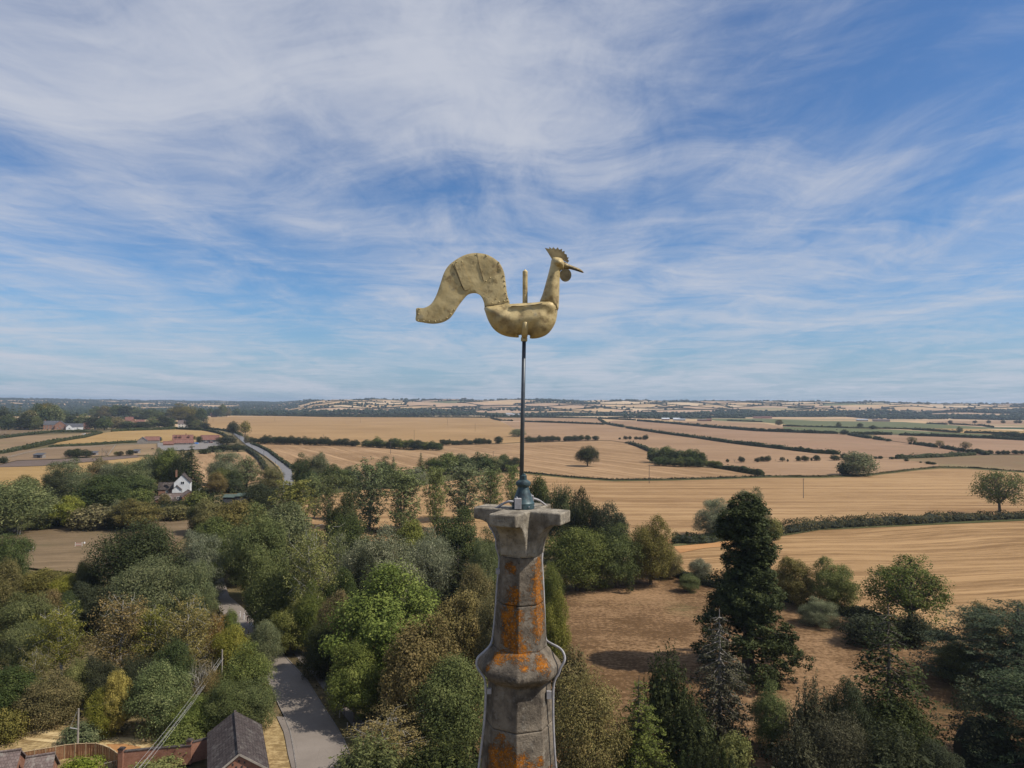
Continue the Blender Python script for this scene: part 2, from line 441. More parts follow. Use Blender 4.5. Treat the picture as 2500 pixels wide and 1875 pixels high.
# leaves
def leaf_mat(name, c_dark, c_mid, c_light, trans=0.28, rough=0.6):
    m, t = new_mat(name)
    r1 = t.n('ShaderNodeAttribute', None, attribute_name='rnd').outputs['Fac']
    r2 = t.n('ShaderNodeAttribute', None, attribute_name='clump').outputs['Fac']
    ro = t.n('ShaderNodeObjectInfo').outputs['Random']
    f = t.math('ADD', t.math('MULTIPLY', r1, 0.36), t.math('MULTIPLY', r2, 0.64))
    col = t.mix(t.smooth(f, 0.05, 0.55), c_dark, c_mid)
    col = t.mix(t.smooth(f, 0.5, 0.95), col, c_light)
    hsv = t.n('ShaderNodeHueSaturation', {'Hue': t.lin(ro, 0, 1, 0.488, 0.512), 'Saturation': t.lin(t.math('FRACT', t.math('MULTIPLY', ro, 7.3)), 0, 1, 0.85, 1.1), 'Value': t.lin(t.math('FRACT', t.math('MULTIPLY', ro, 13.7)), 0, 1, 0.86, 1.14), 'Color': col})
    df = t.n('ShaderNodeBsdfPrincipled', {'Base Color': hsv.outputs[0], 'Roughness': rough, 'Specular IOR Level': 0.07})
    tr = t.n('ShaderNodeBsdfTranslucent', {'Color': hsv.outputs[0]})
    mx = t.n('ShaderNodeMixShader', {0: trans, 1: df.outputs[0], 2: tr.outputs[0]})
    t.n('ShaderNodeOutputMaterial', {'Surface': mx.outputs[0]})
    return m
LEAF = {
    'dark':   leaf_mat('leaf_dark_green', (0.049, 0.067, 0.021), (0.076, 0.097, 0.033), (0.142, 0.163, 0.056)),
    'deep':   leaf_mat('leaf_deep_green', (0.036, 0.042, 0.019), (0.055, 0.063, 0.026), (0.099, 0.103, 0.047)),
    'mid':    leaf_mat('leaf_mid_green', (0.077, 0.094, 0.027), (0.130, 0.147, 0.043), (0.217, 0.224, 0.070)),
    'bright': leaf_mat('leaf_bright_green', (0.083, 0.106, 0.016), (0.161, 0.189, 0.026), (0.262, 0.280, 0.050)),
    'lime':   leaf_mat('leaf_yellow_green', (0.124, 0.131, 0.027), (0.212, 0.214, 0.046), (0.328, 0.297, 0.076)),
    'silver': leaf_mat('leaf_silver_green', (0.117, 0.130, 0.065), (0.202, 0.212, 0.110), (0.365, 0.354, 0.206)),
    'sage':   leaf_mat('leaf_sage_green', (0.087, 0.105, 0.043), (0.151, 0.170, 0.067), (0.264, 0.262, 0.113)),
    'olive':  leaf_mat('leaf_olive', (0.095, 0.085, 0.030), (0.175, 0.152, 0.051), (0.291, 0.228, 0.086)),
    'brown':  leaf_mat('leaf_browning', (0.106, 0.087, 0.035), (0.204, 0.161, 0.061), (0.337, 0.251, 0.108)),
    'gold':   leaf_mat('leaf_yellow', (0.18, 0.14, 0.020), (0.36, 0.26, 0.028), (0.50, 0.36, 0.05)),
    'orange': leaf_mat('leaf_orange', (0.16, 0.10, 0.025), (0.30, 0.17, 0.035), (0.40, 0.23, 0.05)),
    'poplar': leaf_mat('leaf_poplar', (0.096, 0.113, 0.041), (0.174, 0.196, 0.072), (0.265, 0.278, 0.118)),
    'conifer': leaf_mat('needle_dark_green', (0.026, 0.033, 0.012), (0.044, 0.054, 0.018), (0.085, 0.093, 0.029), 0.12),
    'cedar':  leaf_mat('needle_blue_green', (0.033, 0.047, 0.025), (0.057, 0.077, 0.038), (0.102, 0.119, 0.060), 0.12),
    'greyc':  leaf_mat('needle_grey_green', (0.042, 0.042, 0.022), (0.073, 0.070, 0.034), (0.132, 0.119, 0.064), 0.12),
    'hedge':  leaf_mat('leaf_hedge', (0.026, 0.033, 0.012), (0.047, 0.053, 0.019), (0.084, 0.085, 0.032)),
    'hedgeb': leaf_mat('leaf_hedge_brown', (0.039, 0.036, 0.015), (0.075, 0.065, 0.025), (0.133, 0.105, 0.045)),
    'farleaf': leaf_mat('leaf_distant', (0.027, 0.040, 0.020), (0.041, 0.056, 0.027), (0.068, 0.081, 0.041)),
}
BARK = {
    'brown': noisy('bark_brown', (0.075, 0.058, 0.042), (0.16, 0.13, 0.10), 2.5),
    'pale': noisy('bark_pale', (0.30, 0.27, 0.23), (0.52, 0.48, 0.42), 2.0),
    'grey': noisy('bark_grey', (0.17, 0.15, 0.13), (0.30, 0.27, 0.24), 2.0),
}
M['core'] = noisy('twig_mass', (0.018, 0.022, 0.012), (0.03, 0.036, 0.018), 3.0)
# ------------------------------------------------------------------ land
def interp(x, xs, ys): return float(np.interp(x, xs, ys))
RIDGE_PX = [-900, 0, 500, 690, 760, 830, 1250, 1500, 2000, 2400, 3300]
RIDGE_ANG = [7, 5.0, 2.0, 1.5, 5.0, 8.0, 10.5, 10.5, 9.0, 6.0, 6.0]       # ridge height above eye level, photo pixels
RIDGE_R = [9000, 9000, 9000, 8500, 5600, 5000, 5200, 5200, 5600, 6000, 6500]
START_R = [3600, 3600, 3600, 3500, 3000, 2700, 2700, 2700, 2700, 2700, 2700]
_rng = np.random.default_rng(5)
_w = [(_rng.uniform(0, 6.28), _rng.uniform(0, 6.28), l) for l in (900, 620, 430, 300)]
def land_z(x, y):
    r = math.hypot(x, y)
    if y < 1500 or r < 2600: return 0.0
    sx = CX + FPX * x / y
    ang = interp(sx, RIDGE_PX, RIDGE_ANG); rr = interp(sx, RIDGE_PX, RIDGE_R); st = interp(sx, RIDGE_PX, START_R)
    zr = CAM_H + ang / FPX * rr
    t = min(1.0, max(0.0, (r - st) / (rr - st)))
    s = t * t * (3 - 2 * t)
    und = sum(math.sin((x * math.cos(a) + y * math.sin(a)) / l * 2 * math.pi + p) for a, p, l in _w)
    return max(0.0, zr * s + und * 2.6 * min(1, t * 3))

# base sheet, out past the horizon
gm = bmesh.new()
rings = [0, 60, 150, 400, 1000, 2500, 6000, 12000]
prev = [gm.verts.new((0, 0, -0.4))]
for r in rings[1:]:
    cur = [gm.verts.new((r * math.cos(2 * math.pi * k / 96), r * math.sin(2 * math.pi * k / 96), -0.4)) for k in range(96)]
    for k in range(96):
        if len(prev) == 1: gm.faces.new((prev[0], cur[k], cur[(k + 1) % 96]))
        else: gm.faces.new((prev[k], cur[k], cur[(k + 1) % 96], prev[(k + 1) % 96]))
    prev = cur
me = bpy.data.meshes.new('ground'); gm.to_mesh(me); gm.free(); me.materials.append(M['ground'])
tag(link('ground', me), kind='structure')

# far farmland: a lattice of fields over the valley and the hills
rng = np.random.default_rng(11)
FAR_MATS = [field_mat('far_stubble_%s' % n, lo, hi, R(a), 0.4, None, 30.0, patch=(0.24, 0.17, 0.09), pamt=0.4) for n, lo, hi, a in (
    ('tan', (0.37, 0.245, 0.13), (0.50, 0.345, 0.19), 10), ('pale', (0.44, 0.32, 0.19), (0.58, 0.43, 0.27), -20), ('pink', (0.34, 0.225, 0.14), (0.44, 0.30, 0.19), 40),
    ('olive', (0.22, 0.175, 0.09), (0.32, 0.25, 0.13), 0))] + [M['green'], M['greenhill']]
ys = [1250]
while ys[-1] < 9800: ys.append(ys[-1] + max(170, 0.062 * ys[-1]) * rng.uniform(0.8, 1.25))
NV = len(ys)
XW = 360.0
us = np.arange(-8200, 8201, XW)
NU = len(us)
LP = np.zeros((NV, NU, 2))
for j in range(NV):
    dyy = (ys[min(j + 1, NV - 1)] - ys[max(j - 1, 0)]) / 2
    sh = rng.uniform(0, XW)
    for i in range(NU):
        LP[j, i] = (us[i] + (sh if j % 2 else 0) * 0.6 + rng.uniform(-0.3, 0.3) * XW, ys[j] + rng.uniform(-0.26, 0.26) * dyy + 0.0 * us[i])
vis = lambda x, y: abs(x) < 0.80 * y + 700
fm = MB(); fmat = []
cell = {}
SUB = 5
for j in range(NV - 1):
    for i in range(NU - 1):
        q = [LP[j, i], LP[j, i + 1], LP[j + 1, i + 1], LP[j + 1, i]]
        cxy = sum(q) / 4
        if not vis(*cxy): continue
        r = rng.random()
        k = int(np.searchsorted(np.cumsum([0.42, 0.22, 0.24, 0.07, 0.03, 0.02]), r)) if r < 0.999 else 0
        sxp = CX + FPX * cxy[0] / cxy[1]
        wood = rng.random() < (0.34 if (2150 < cxy[1] < 3200 and sxp > 760) else (0.5 if (sxp < 720 and cxy[1] > 2300) else (0.22 if (sxp > 1900 and cxy[1] > 4200) else 0.07)))
        cell[(j, i)] = (min(k, 5), wood, q)
        b = len(fm.v)
        for a in range(SUB + 1):
            for c in range(SUB + 1):
                s, t_ = c / SUB, a / SUB
                p_ = q[0] * (1 - s) * (1 - t_) + q[1] * s * (1 - t_) + q[2] * s * t_ + q[3] * (1 - s) * t_
                fm.v.append((p_[0], p_[1], land_z(p_[0], p_[1]) - 0.2))
        for a in range(SUB):
            for c in range(SUB):
                o_ = b + a * (SUB + 1) + c
                fm.f.append((o_, o_ + 1, o_ + SUB + 2, o_ + SUB + 1)); fmat.append(min(k, 5))
me = fm.mesh('farmland', None)
for m_ in FAR_MATS: me.materials.append(m_)
me.polygons.foreach_set('material_index', np.array(fmat, dtype=np.int32))
tag(link('farmland', me), kind='structure')

NFIELD = [0]
def sheet(name, pts, mat, z=None, raw=False):
    NFIELD[0] += 1
    z = 0.004 * NFIELD[0] if z is None else z
    P_ = [Vector((p[0], p[1], z)) for p in pts] if raw else [G(x, y, z) for x, y in pts]
    mb = MB().poly(P_)
    o = mb.build(name, M[mat] if isinstance(mat, str) else mat)
    if o.data.polygons[0].normal.z < 0: o.data.flip_normals()
    return tag(o, kind='structure')

OAK_TOP = [(622, 1084), (658, 1083), (877, 1090), (1000, 1100), (1079, 1094), (1077, 1088), (1230, 1083.5), (1280, 1081), (1459, 1076), (1490, 1076), (1525, 1081), (1588, 1102)]
A_TOP = [(730, 1215), (778, 1208), (918, 1191), (1029, 1184), (1086, 1175), (1172, 1160), (1217, 1156), (1280, 1156), (1395, 1167.5), (1500, 1174.5), (1660, 1172), (1839, 1166.5), (1884, 1165), (2000, 1166.5), (2117, 1162), (2226, 1149), (2294, 1143), (2361, 1143.5), (2500, 1154), (2950, 1170)]
sheet('stubble_field', A_TOP + [(2950, 1250), (2500, 1267), (2339, 1272), (2000, 1290), (1907, 1304), (1780, 1316), (1636, 1327), (1400, 1335), (1000, 1330), (760, 1310), (700, 1260)], 'stubble_a')
sheet('stubble_field', [(1560, 1338), (1643, 1331), (1759, 1319), (1907, 1306), (2000, 1293), (2258, 1281), (2500, 1270), (2950, 1255), (3400, 1700), (2600, 1610), (2304, 1548), (2161, 1508), (2047, 1492), (1900, 1452), (1690, 1420), (1600, 1392)], 'stubble_b')
sheet('oak_field', OAK_TOP + [(1584, 1130), (1748, 1143), (1861, 1160), (1839, 1164), (1660, 1168), (1500, 1170), (1395, 1163), (1280, 1151), (1217, 1148), (1100, 1140), (950, 1150), (760, 1170), (712, 1146), (658, 1106)], 'oakfield')
sheet('wheat_field', [(477, 1027), (509, 1019), (568, 1016.5), (1000, 1018.5), (1198, 1019.5), (1228, 1031), (1253, 1045), (1280, 1055), (1280, 1079), (1230, 1082), (1077, 1087), (1000, 1098), (880, 1090), (611, 1082), (603, 1068), (590, 1055), (545, 1048), (500, 1046)], 'bigfield')
sheet('stubble_strip', [(1203, 1019.5), (1457, 1021.5), (1475, 1033), (1400, 1032), (1280, 1028), (1228, 1027)], 'tanfield')
sheet('middle_field', [(1228, 1030), (1280, 1030), (1475, 1036), (1500, 1039), (1749, 1077), (2000, 1106), (2060, 1111), (2180, 1118), (2290, 1134), (2294, 1141), (2117, 1158), (1884, 1162), (1861, 1159), (1748, 1140), (1584, 1101), (1525, 1080), (1490, 1075), (1459, 1075), (1280, 1079), (1280, 1055), (1253, 1044)], 'tanfield')
sheet('long_field', [(1478, 1030), (1500, 1026.5), (1556, 1028), (1749, 1044), (1850, 1052), (2000, 1058), (2050, 1059), (2126, 1070), (2176, 1077), (2230, 1084), (2287, 1091), (2353, 1102), (2407, 1109), (2188, 1118), (2060, 1110), (2000, 1105), (1749, 1075), (1500, 1037)], 'tanfield2')
sheet('right_field', [(2130, 1062), (2181, 1062), (2418, 1069), (2500, 1075), (2950, 1090), (2950, 1118), (2500, 1110), (2430, 1108), (2353, 1101), (2287, 1090), (2230, 1083), (2176, 1076)], 'tanfield2')
sheet('dry_pasture', [(2188, 1119), (2380, 1111.5), (2500, 1111), (2950, 1120), (2950, 1168), (2500, 1152.5), (2361, 1142.5), (2294, 1141.5), (2290, 1134)], 'olivefield')
sheet('green_field', [(1911, 1042), (2000, 1043), (2181, 1048.5), (2339, 1057.5), (2475, 1063), (2700, 1072), (2418, 1067.5), (2181, 1058.5), (2000, 1055), (1916, 1050)], 'green')
sheet('green_field', [(1703, 1022.5), (1862, 1022), (2000, 1027.5), (2203, 1030), (2262, 1034), (2425, 1044), (2407, 1047), (2282, 1046), (2181, 1046), (2068, 1043.5), (1960, 1040), (1862, 1031), (1749, 1027)], 'green')
sheet('straw_strip', [(1640, 1029), (1749, 1028), (1862, 1033), (1911, 1042), (1914, 1049), (1850, 1050), (1749, 1041)], 'tanfield')
sheet('straw_strip', [(2262, 1028), (2500, 1027), (2800, 1028), (2800, 1041), (2500, 1036), (2316, 1034)], 'tanfield')
sheet('straw_strip', [(2192, 1047.5), (2282, 1046.5), (2407, 1048), (2500, 1052), (2800, 1060), (2800, 1075), (2500, 1064), (2339, 1057)], 'goldfield')
sheet('green_hillside', [(560, 999), (700, 998), (884, 1001), (886, 1009.5), (726, 1009), (560, 1006)], 'greenhill')
# left-hand side
sheet('left_meadow', [(-1300, 1078), (0, 1072), (68, 1063), (203, 1057.5), (240, 1056), (203, 1068), (136, 1079), (56, 1096), (0, 1101), (-1300, 1112)], 'olivefield')
sheet('barley_field', [(250, 1057), (283, 1053), (430, 1048.5), (500, 1052), (550, 1064), (545, 1074), (500, 1080), (334, 1079), (163, 1087), (122, 1090), (140, 1080)], 'goldfield')
sheet('top_meadow', [(-1300, 1044), (0, 1043), (95, 1043), (150, 1049), (130, 1055), (0, 1064), (-1300, 1072)], 'pasture')
sheet('paddock', [(-1300, 1124), (0, 1104), (60, 1099), (118, 1093), (163, 1090), (282, 1087), (282, 1092), (262, 1112), (145, 1120), (41, 1124), (0, 1134), (-1300, 1146)], 'paddock')
sheet('paddock', [(284, 1086.5), (400, 1082), (400, 1110), (334, 1111), (264, 1113)], 'olivefield')
sheet('ploughed_strip', [(-1300, 1147), (0, 1135), (41, 1125), (145, 1121.5), (334, 1111.5), (342, 1116), (199, 1129), (102, 1137), (0, 1140.5), (-1300, 1152)], 'plough')
sheet('golden_field', [(-1300, 1156), (0, 1141), (102, 1138), (199, 1130), (342, 1116.5), (400, 1112), (420, 1130), (400, 1190), (106, 1200), (0, 1190), (-1300, 1200)], 'goldfield')
sheet('roadside_field', [(470, 1106), (599, 1103), (627, 1122), (645, 1145), (650, 1172), (560, 1190), (470, 1190)], 'oakfield')
sheet('brown_pasture', [(-1300, 1315), (0, 1305), (71, 1291), (263, 1283), (452, 1262), (480, 1280), (400, 1360), (330, 1400), (198, 1400), (65, 1385), (0, 1400), (-1300, 1420)], 'pasture')
sheet('dry_patch', [(350, 1262), (420, 1250), (470, 1252), (470, 1262), (440, 1275)], 'pasture')
sheet('dry_lawn', [(1150, 1620), (1200, 1480), (1400, 1432), (1560, 1398), (1650, 1402), (1900, 1462), (2047, 1500), (2276, 1556), (2600, 1640), (3000, 1900), (2700, 2150), (1300, 2150), (1150, 1800)], 'lawn')
sheet('ditch_grass', [(1217, 1152)] + [(x, y - 3.2 - (2 if 2050 < x < 2300 else 0)) for x, y in A_TOP[7:-1]] + [(x, y + 0.6) for x, y in A_TOP[7:-1]][::-1], 'ditch')
sheet('ditch_grass', [(760, 1192), (918, 1172), (1029, 1165), (1130, 1150), (1217, 1148), (1217, 1157), (1172, 1161), (1086, 1176), (1029, 1185), (918, 1192), (778, 1209)], 'ditch')
sheet('field_margin', [(1643, 1328), (1759, 1316), (1907, 1302), (2000, 1288), (2258, 1277), (2500, 1266), (2950, 1251), (2950, 1256), (2500, 1271), (2258, 1282), (2000, 1294), (1907, 1309), (1759, 1321), (1643, 1334)], 'ditch')
sheet('bare_headland', [(1600, 1318), (1760, 1309), (1830, 1303), (1830, 1307), (1760, 1317), (1640, 1326)], 'orangesoil')
sheet('bare_headland', [(1643, 1334), (1780, 1322), (1860, 1316), (1850, 1327), (1720, 1338), (1660, 1350)], 'orangesoil')

# grass bank, track and verge at the lower left
sheet('grass_bank', [(-150, 1790), (48, 1760), (170, 1772), (390, 1770), (520, 1775), (520, 1830), (367, 1900), (200, 1990), (-150, 1990)], 'drygrass')
sheet('grass_track', [(-100, 1770), (48, 1774), (100, 1783), (170, 1793), (246, 1799), (390, 1802), (388, 1808), (246, 1808), (160, 1801), (90, 1791), (-100, 1786)], 'trackgrass')
sheet('grass_track', [(30, 1794), (100, 1803), (170, 1808), (240, 1812), (360, 1818), (350, 1826), (230, 1822), (150, 1815), (60, 1805)], 'trackgrass')
sheet('sand_patch', [(258, 1817), (300, 1815), (345, 1823), (330, 1840), (285, 1838)], 'orangesoil')
ROAD_L = [(520, 1385), (524, 1420), (524, 1455), (537, 1490), (585, 1540), (641, 1593), (648, 1640), (655, 1664), (669, 1695), (695, 1749), (710, 1788), (717, 1825), (725, 1875), (735, 1940), (750, 2040)]
ROAD_R = [(537, 1385), (548, 1420), (560, 1455), (600, 1490), (640, 1540), (684, 1590), (715, 1624), (749, 1661), (782, 1715), (822, 1777), (839, 1808), (856, 1850), (868, 1885), (890, 1950), (930, 2040)]
def ribbon(name, L_, R_, mat, z):
    mb = MB()
    for i in range(len(L_) - 1):
        mb.poly([G(*L_[i], z), G(*R_[i], z), G(*R_[i + 1], z), G(*L_[i + 1], z)])
    o = mb.build(name, M[mat])
    o.data.update()
    if o.data.polygons[0].normal.z < 0: o.data.flip_normals()
    return tag(o, kind='structure')
Zs = 0.30
ribbon('road_verge', [(684, 1590), (715, 1624), (749, 1661), (782, 1715), (822, 1777), (845, 1815), (862, 1860), (900, 1960)], [(686, 1565), (743, 1624), (770, 1655), (830, 1734), (860, 1772), (890, 1806), (960, 1860), (1000, 1960)], 'weedverge', Zs - 0.02)
sheet('left_verge', [(632, 1745), (660, 1735), (675, 1749), (684, 1768), (692, 1785), (697, 1806), (703, 1840), (712, 1875), (735, 1960), (600, 1990), (575, 1800)], 'drygrass', Zs - 0.05)
sheet('left_verge', [(641, 1600), (650, 1660), (672, 1700), (690, 1749), (675, 1752), (650, 1735), (640, 1660)], 'weedverge', Zs - 0.04)
ribbon('road', ROAD_L, ROAD_R, 'road', Zs)
ribbon('footpath', [(600, 1478), (648, 1535), (686, 1565), (715, 1593), (743, 1624), (763, 1647), (797, 1692), (830, 1734), (856, 1766), (870, 1786), (885, 1802)],
       [(612, 1474), (660, 1530), (695, 1554), (726, 1579), (771, 1619), (797, 1641), (816, 1675), (838, 1709), (862, 1740), (895, 1763), (925, 1785)], 'path', Zs + 0.02)
ribbon('pavement', [(675, 1749), (684, 1768), (692, 1785), (697, 1806), (703, 1840), (712, 1875)], [(694, 1749), (703, 1770), (709, 1788), (714, 1812), (719, 1840), (725, 1875)], 'path', Zs + 0.06)
kb = MB()
kp = [G(x, y, Zs) for x, y in ROAD_L[6:14]]
for a, b_ in zip(kp[:-1], kp[1:]): kb.bar(a + Vector((-0.06, 0, 0.05)), b_ + Vector((-0.06, 0, 0.05)), 0.13, 0.13)
tag(kb.build('kerb', M['kerb']), kind='structure')
kb = MB()
kp = [G(x, y, Zs) for x, y in ROAD_R[5:13]]
for a, b_ in zip(kp[:-1], kp[1:]): kb.bar(a + Vector((0.06, 0, 0.03)), b_ + Vector((0.06, 0, 0.03)), 0.12, 0.10)
tag(kb.build('kerb', M['kerb']), kind='structure')
# the same road farther off
ribbon('road', [(556, 1053), (572, 1060), (578, 1066), (599.5, 1085), (622, 1098), (645, 1112), (681, 1139), (692, 1169), (690, 1200)],
       [(566, 1052), (586, 1061), (593, 1066), (606, 1080), (632, 1091), (663, 1107), (710, 1143), (717, 1169), (722, 1200)], 'road_far', 0.32)
ribbon('road_verge', [(645, 1112), (668, 1130), (686, 1150), (690, 1172)], [(647, 1112), (682, 1139), (692, 1160), (694, 1172)], 'drygrass', 0.34)
sheet('farmyard', [(384, 1081), (470, 1080), (530, 1077), (545, 1084), (520, 1094), (470, 1098), (400, 1100), (384, 1090)], 'kerb', 0.3)

# ------------------------------------------------------------------ leaves: shared builders
def unit(v): return v / np.maximum(np.linalg.norm(v, axis=-1, keepdims=True), 1e-9)
def leaf_quads(rng, pos_, nrm, size, aspect=0.62, hang=0.0):
    """diamond leaves at pos_ facing nrm; size per leaf; hang pulls the long axis downwards"""
    n = len(pos_)
    size = np.broadcast_to(size, (n,)) * rng.uniform(0.45, 1.5, n)
    a = unit(np.cross(nrm, rng.normal(size=(n, 3))))
    if hang:
        a = unit(a * (1 - hang) + np.array([0, 0, -1.0]) * hang)
    b = unit(np.cross(nrm, a))
    l = a * (size * 0.5)[:, None]
    w = b * (size * 0.5 * aspect)[:, None]
    fold = nrm * (size * 0.10)[:, None]
    v = np.empty((n, 4, 3))
    v[:, 0] = pos_ - l; v[:, 1] = pos_ + w + fold; v[:, 2] = pos_ + l; v[:, 3] = pos_ - w + fold
    return v.reshape(-1, 3)

def clump_leaves(rng, C, rad, n_per, size, center, flat=1.0, aspect=0.62, hang=0.0, up=0.28, jitter=0.36):
    """leaves in clumps at C (N,3) with radii rad; returns verts, rnd, clump"""
    N = len(C)
    rad = np.broadcast_to(rad, (N,))
    cnt = np.maximum(1, (n_per * (rad / rad.mean()) ** 1.5).astype(int))
    idx = np.repeat(np.arange(N), cnt)
    n = len(idx)
    d_ = unit(rng.normal(size=(n, 3)))
    r = rng.random(n) ** 0.45
    off = d_ * (rad[idx] * r)[:, None] * np.array([1, 1, flat])
    p_ = C[idx] + off
    out = unit(p_ - center)
    nrm = unit(d_ * 0.55 + out * 0.45 + np.array([0, 0, up]) + rng.normal(size=(n, 3)) * jitter)
    v = leaf_quads(rng, p_, nrm, size, aspect, hang)
    cr = rng.random(N)
    return v, rng.random(n), cr[idx]

# hedges -----------------------------------------------------------
def resample(pts, step):
    out = [pts[0]]
    for a, b_ in zip(pts[:-1], pts[1:]):
        L_ = (b_ - a).length
        k = max(1, int(L_ / step))
        for i in range(1, k + 1): out.append(a.lerp(b_, i / k))
    return out
HEDGES = []
def hedge(pts, h, w, label, mat='hedge', name='hedge', cat='hedge', group=None, raw=False, rough=0.25, seed=None):
    P_ = [Vector((p[0], p[1], 0)) for p in pts] if raw else [G(x, y) for x, y in pts]
    rg = np.random.default_rng(seed or (len(HEDGES) + 77))
    HEDGES.append(1)
    depth = sum(p.y for p in P_) / len(P_)
    base = P_[0].copy()
    L_ = sum((b_ - a).length for a, b_ in zip(P_[:-1], P_[1:]))
    near = depth < 430
    if not near: h, w = h * 0.78, w * 0.78
    step = 1.2 if near else max(2.0, depth / 350)
    C_ = resample(P_, step)
    mb = MB()
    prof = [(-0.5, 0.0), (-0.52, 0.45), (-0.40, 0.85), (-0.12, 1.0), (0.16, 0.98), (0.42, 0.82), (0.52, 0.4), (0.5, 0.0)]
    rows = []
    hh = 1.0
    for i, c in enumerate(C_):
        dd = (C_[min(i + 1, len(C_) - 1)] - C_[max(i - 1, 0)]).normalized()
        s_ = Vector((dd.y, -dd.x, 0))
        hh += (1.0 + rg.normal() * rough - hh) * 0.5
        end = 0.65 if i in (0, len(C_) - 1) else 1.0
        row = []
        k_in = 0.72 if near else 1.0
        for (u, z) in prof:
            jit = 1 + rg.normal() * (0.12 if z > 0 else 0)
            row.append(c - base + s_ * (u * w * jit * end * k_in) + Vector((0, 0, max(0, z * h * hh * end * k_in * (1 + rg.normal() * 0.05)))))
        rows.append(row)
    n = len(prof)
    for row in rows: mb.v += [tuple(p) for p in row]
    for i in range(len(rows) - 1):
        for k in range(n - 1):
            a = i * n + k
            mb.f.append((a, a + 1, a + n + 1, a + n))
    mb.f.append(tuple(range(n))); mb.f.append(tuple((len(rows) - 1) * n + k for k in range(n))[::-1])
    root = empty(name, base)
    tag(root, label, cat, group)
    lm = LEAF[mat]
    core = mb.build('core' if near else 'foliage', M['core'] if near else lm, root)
    if not near:
        f_n = len(core.data.polygons)
        for nm in ('rnd', 'clump'):
            at = core.data.attributes.new(nm, 'FLOAT', 'FACE')
            at.data.foreach_set('value', rg.random(f_n).astype(np.float32))
        # loose sprigs break the outline
        ns = int(L_ / depth * 1400)
        size = depth * 0.0022
    else:
        size = max(0.32, depth * 0.0021)
        ns = int(L_ * (2 * h + w) / (size * size) * 2.2)
    ns = min(ns, 26000)
    ti = rg.random(ns) * (len(C_) - 1)
    i0 = ti.astype(int); fr = ti - i0
    cc = np.array([tuple(c - base) for c in C_])
    ctr = cc[i0] * (1 - fr)[:, None] + cc[np.minimum(i0 + 1, len(cc) - 1)] * fr[:, None]
    dirs = np.array([tuple(((C_[min(i + 1, len(C_) - 1)] - C_[i]) if i < len(C_) - 1 else (C_[i] - C_[i - 1])).normalized()) for i in range(len(C_))])[i0]
    side = np.stack([dirs[:, 1], -dirs[:, 0], np.zeros(ns)], 1)
    ang = rg.uniform(0, math.pi, ns)
    bump_ = 1 + 0.22 * np.sin(ti * step / (h * 0.9) * 2 + 3 * np.sin(ti * 0.31)) + rg.normal(size=ns) * 0.10
    rr = np.where(rg.random(ns) < 0.8, 1.0, rg.random(ns))
    u = np.cos(ang) * w * 0.5 * rr * bump_
    z = np.sin(ang) ** 0.6 * h * rr * bump_
    p_ = ctr + side * u[:, None] + np.array([0, 0, 1.0]) * z[:, None]
    nrm = unit(side * np.cos(ang)[:, None] + np.array([0, 0, 1.0]) * (np.sin(ang) + 0.15)[:, None] + rg.normal(size=(ns, 3)) * 0.55)
    v = leaf_quads(rg, p_, nrm, size)
    me_ = fast_mesh('hedge_leaves', v, 4, [lm], {'rnd': rg.random(ns), 'clump': (0.5 + 0.5 * np.sin(ti * step * 0.9 + np.sin(ti * 0.77) * 2))})
    link('leaves' if not near else 'foliage', me_, root)
    return root
# ------------------------------------------------------------------ tree prototypes
def tube_np(V, F, pts, rads, sides):
    pts = np.asarray(pts, float)
    n = len(pts)
    d_ = np.gradient(pts, axis=0); d_ = unit(d_)
    ref = np.array([0.3, 0.9, 0.25])
    u = unit(np.cross(d_, ref)); w_ = np.cross(d_, u)
    b = len(V)
    for i in range(n):
        for k in range(sides):
            a = 2 * math.pi * k / sides
            V.append(tuple(pts[i] + (u[i] * math.cos(a) + w_[i] * math.sin(a)) * rads[i]))
    for i in range(n - 1):
        for k in range(sides):
            k2 = (k + 1) % sides
            F.append((b + i * sides + k, b + i * sides + k2, b + (i + 1) * sides + k2, b + (i + 1) * sides + k))

def curve(rng, a, b, bend=0.12, n=5, sag=0.0):
    a, b = np.asarray(a, float), np.asarray(b, float)
    L_ = np.linalg.norm(b - a)
    t = np.linspace(0, 1, n)[:, None]
    off = rng.normal(size=3) * L_ * bend
    return a + (b - a) * t + off * (t * (1 - t) * 2) + np.array([0, 0, -sag * L_]) * (t * (1 - t) * 4)

LODS = {'hi': (1.0, 1.0), 'mid': (0.6, 1.3), 'low': (0.13, 2.6)}
def fib(n, rng, zmin=-0.6):
    k = np.arange(n) + 0.5
    z = 1 - (1 - zmin) * k / n
    ph = k * 2.399963 + rng.uniform(0, 6.28)
    r = np.sqrt(np.maximum(0, 1 - z * z))
    v = np.stack([r * np.cos(ph), r * np.sin(ph), z], 1)
    return unit(v + rng.normal(size=(n, 3)) * 0.18)

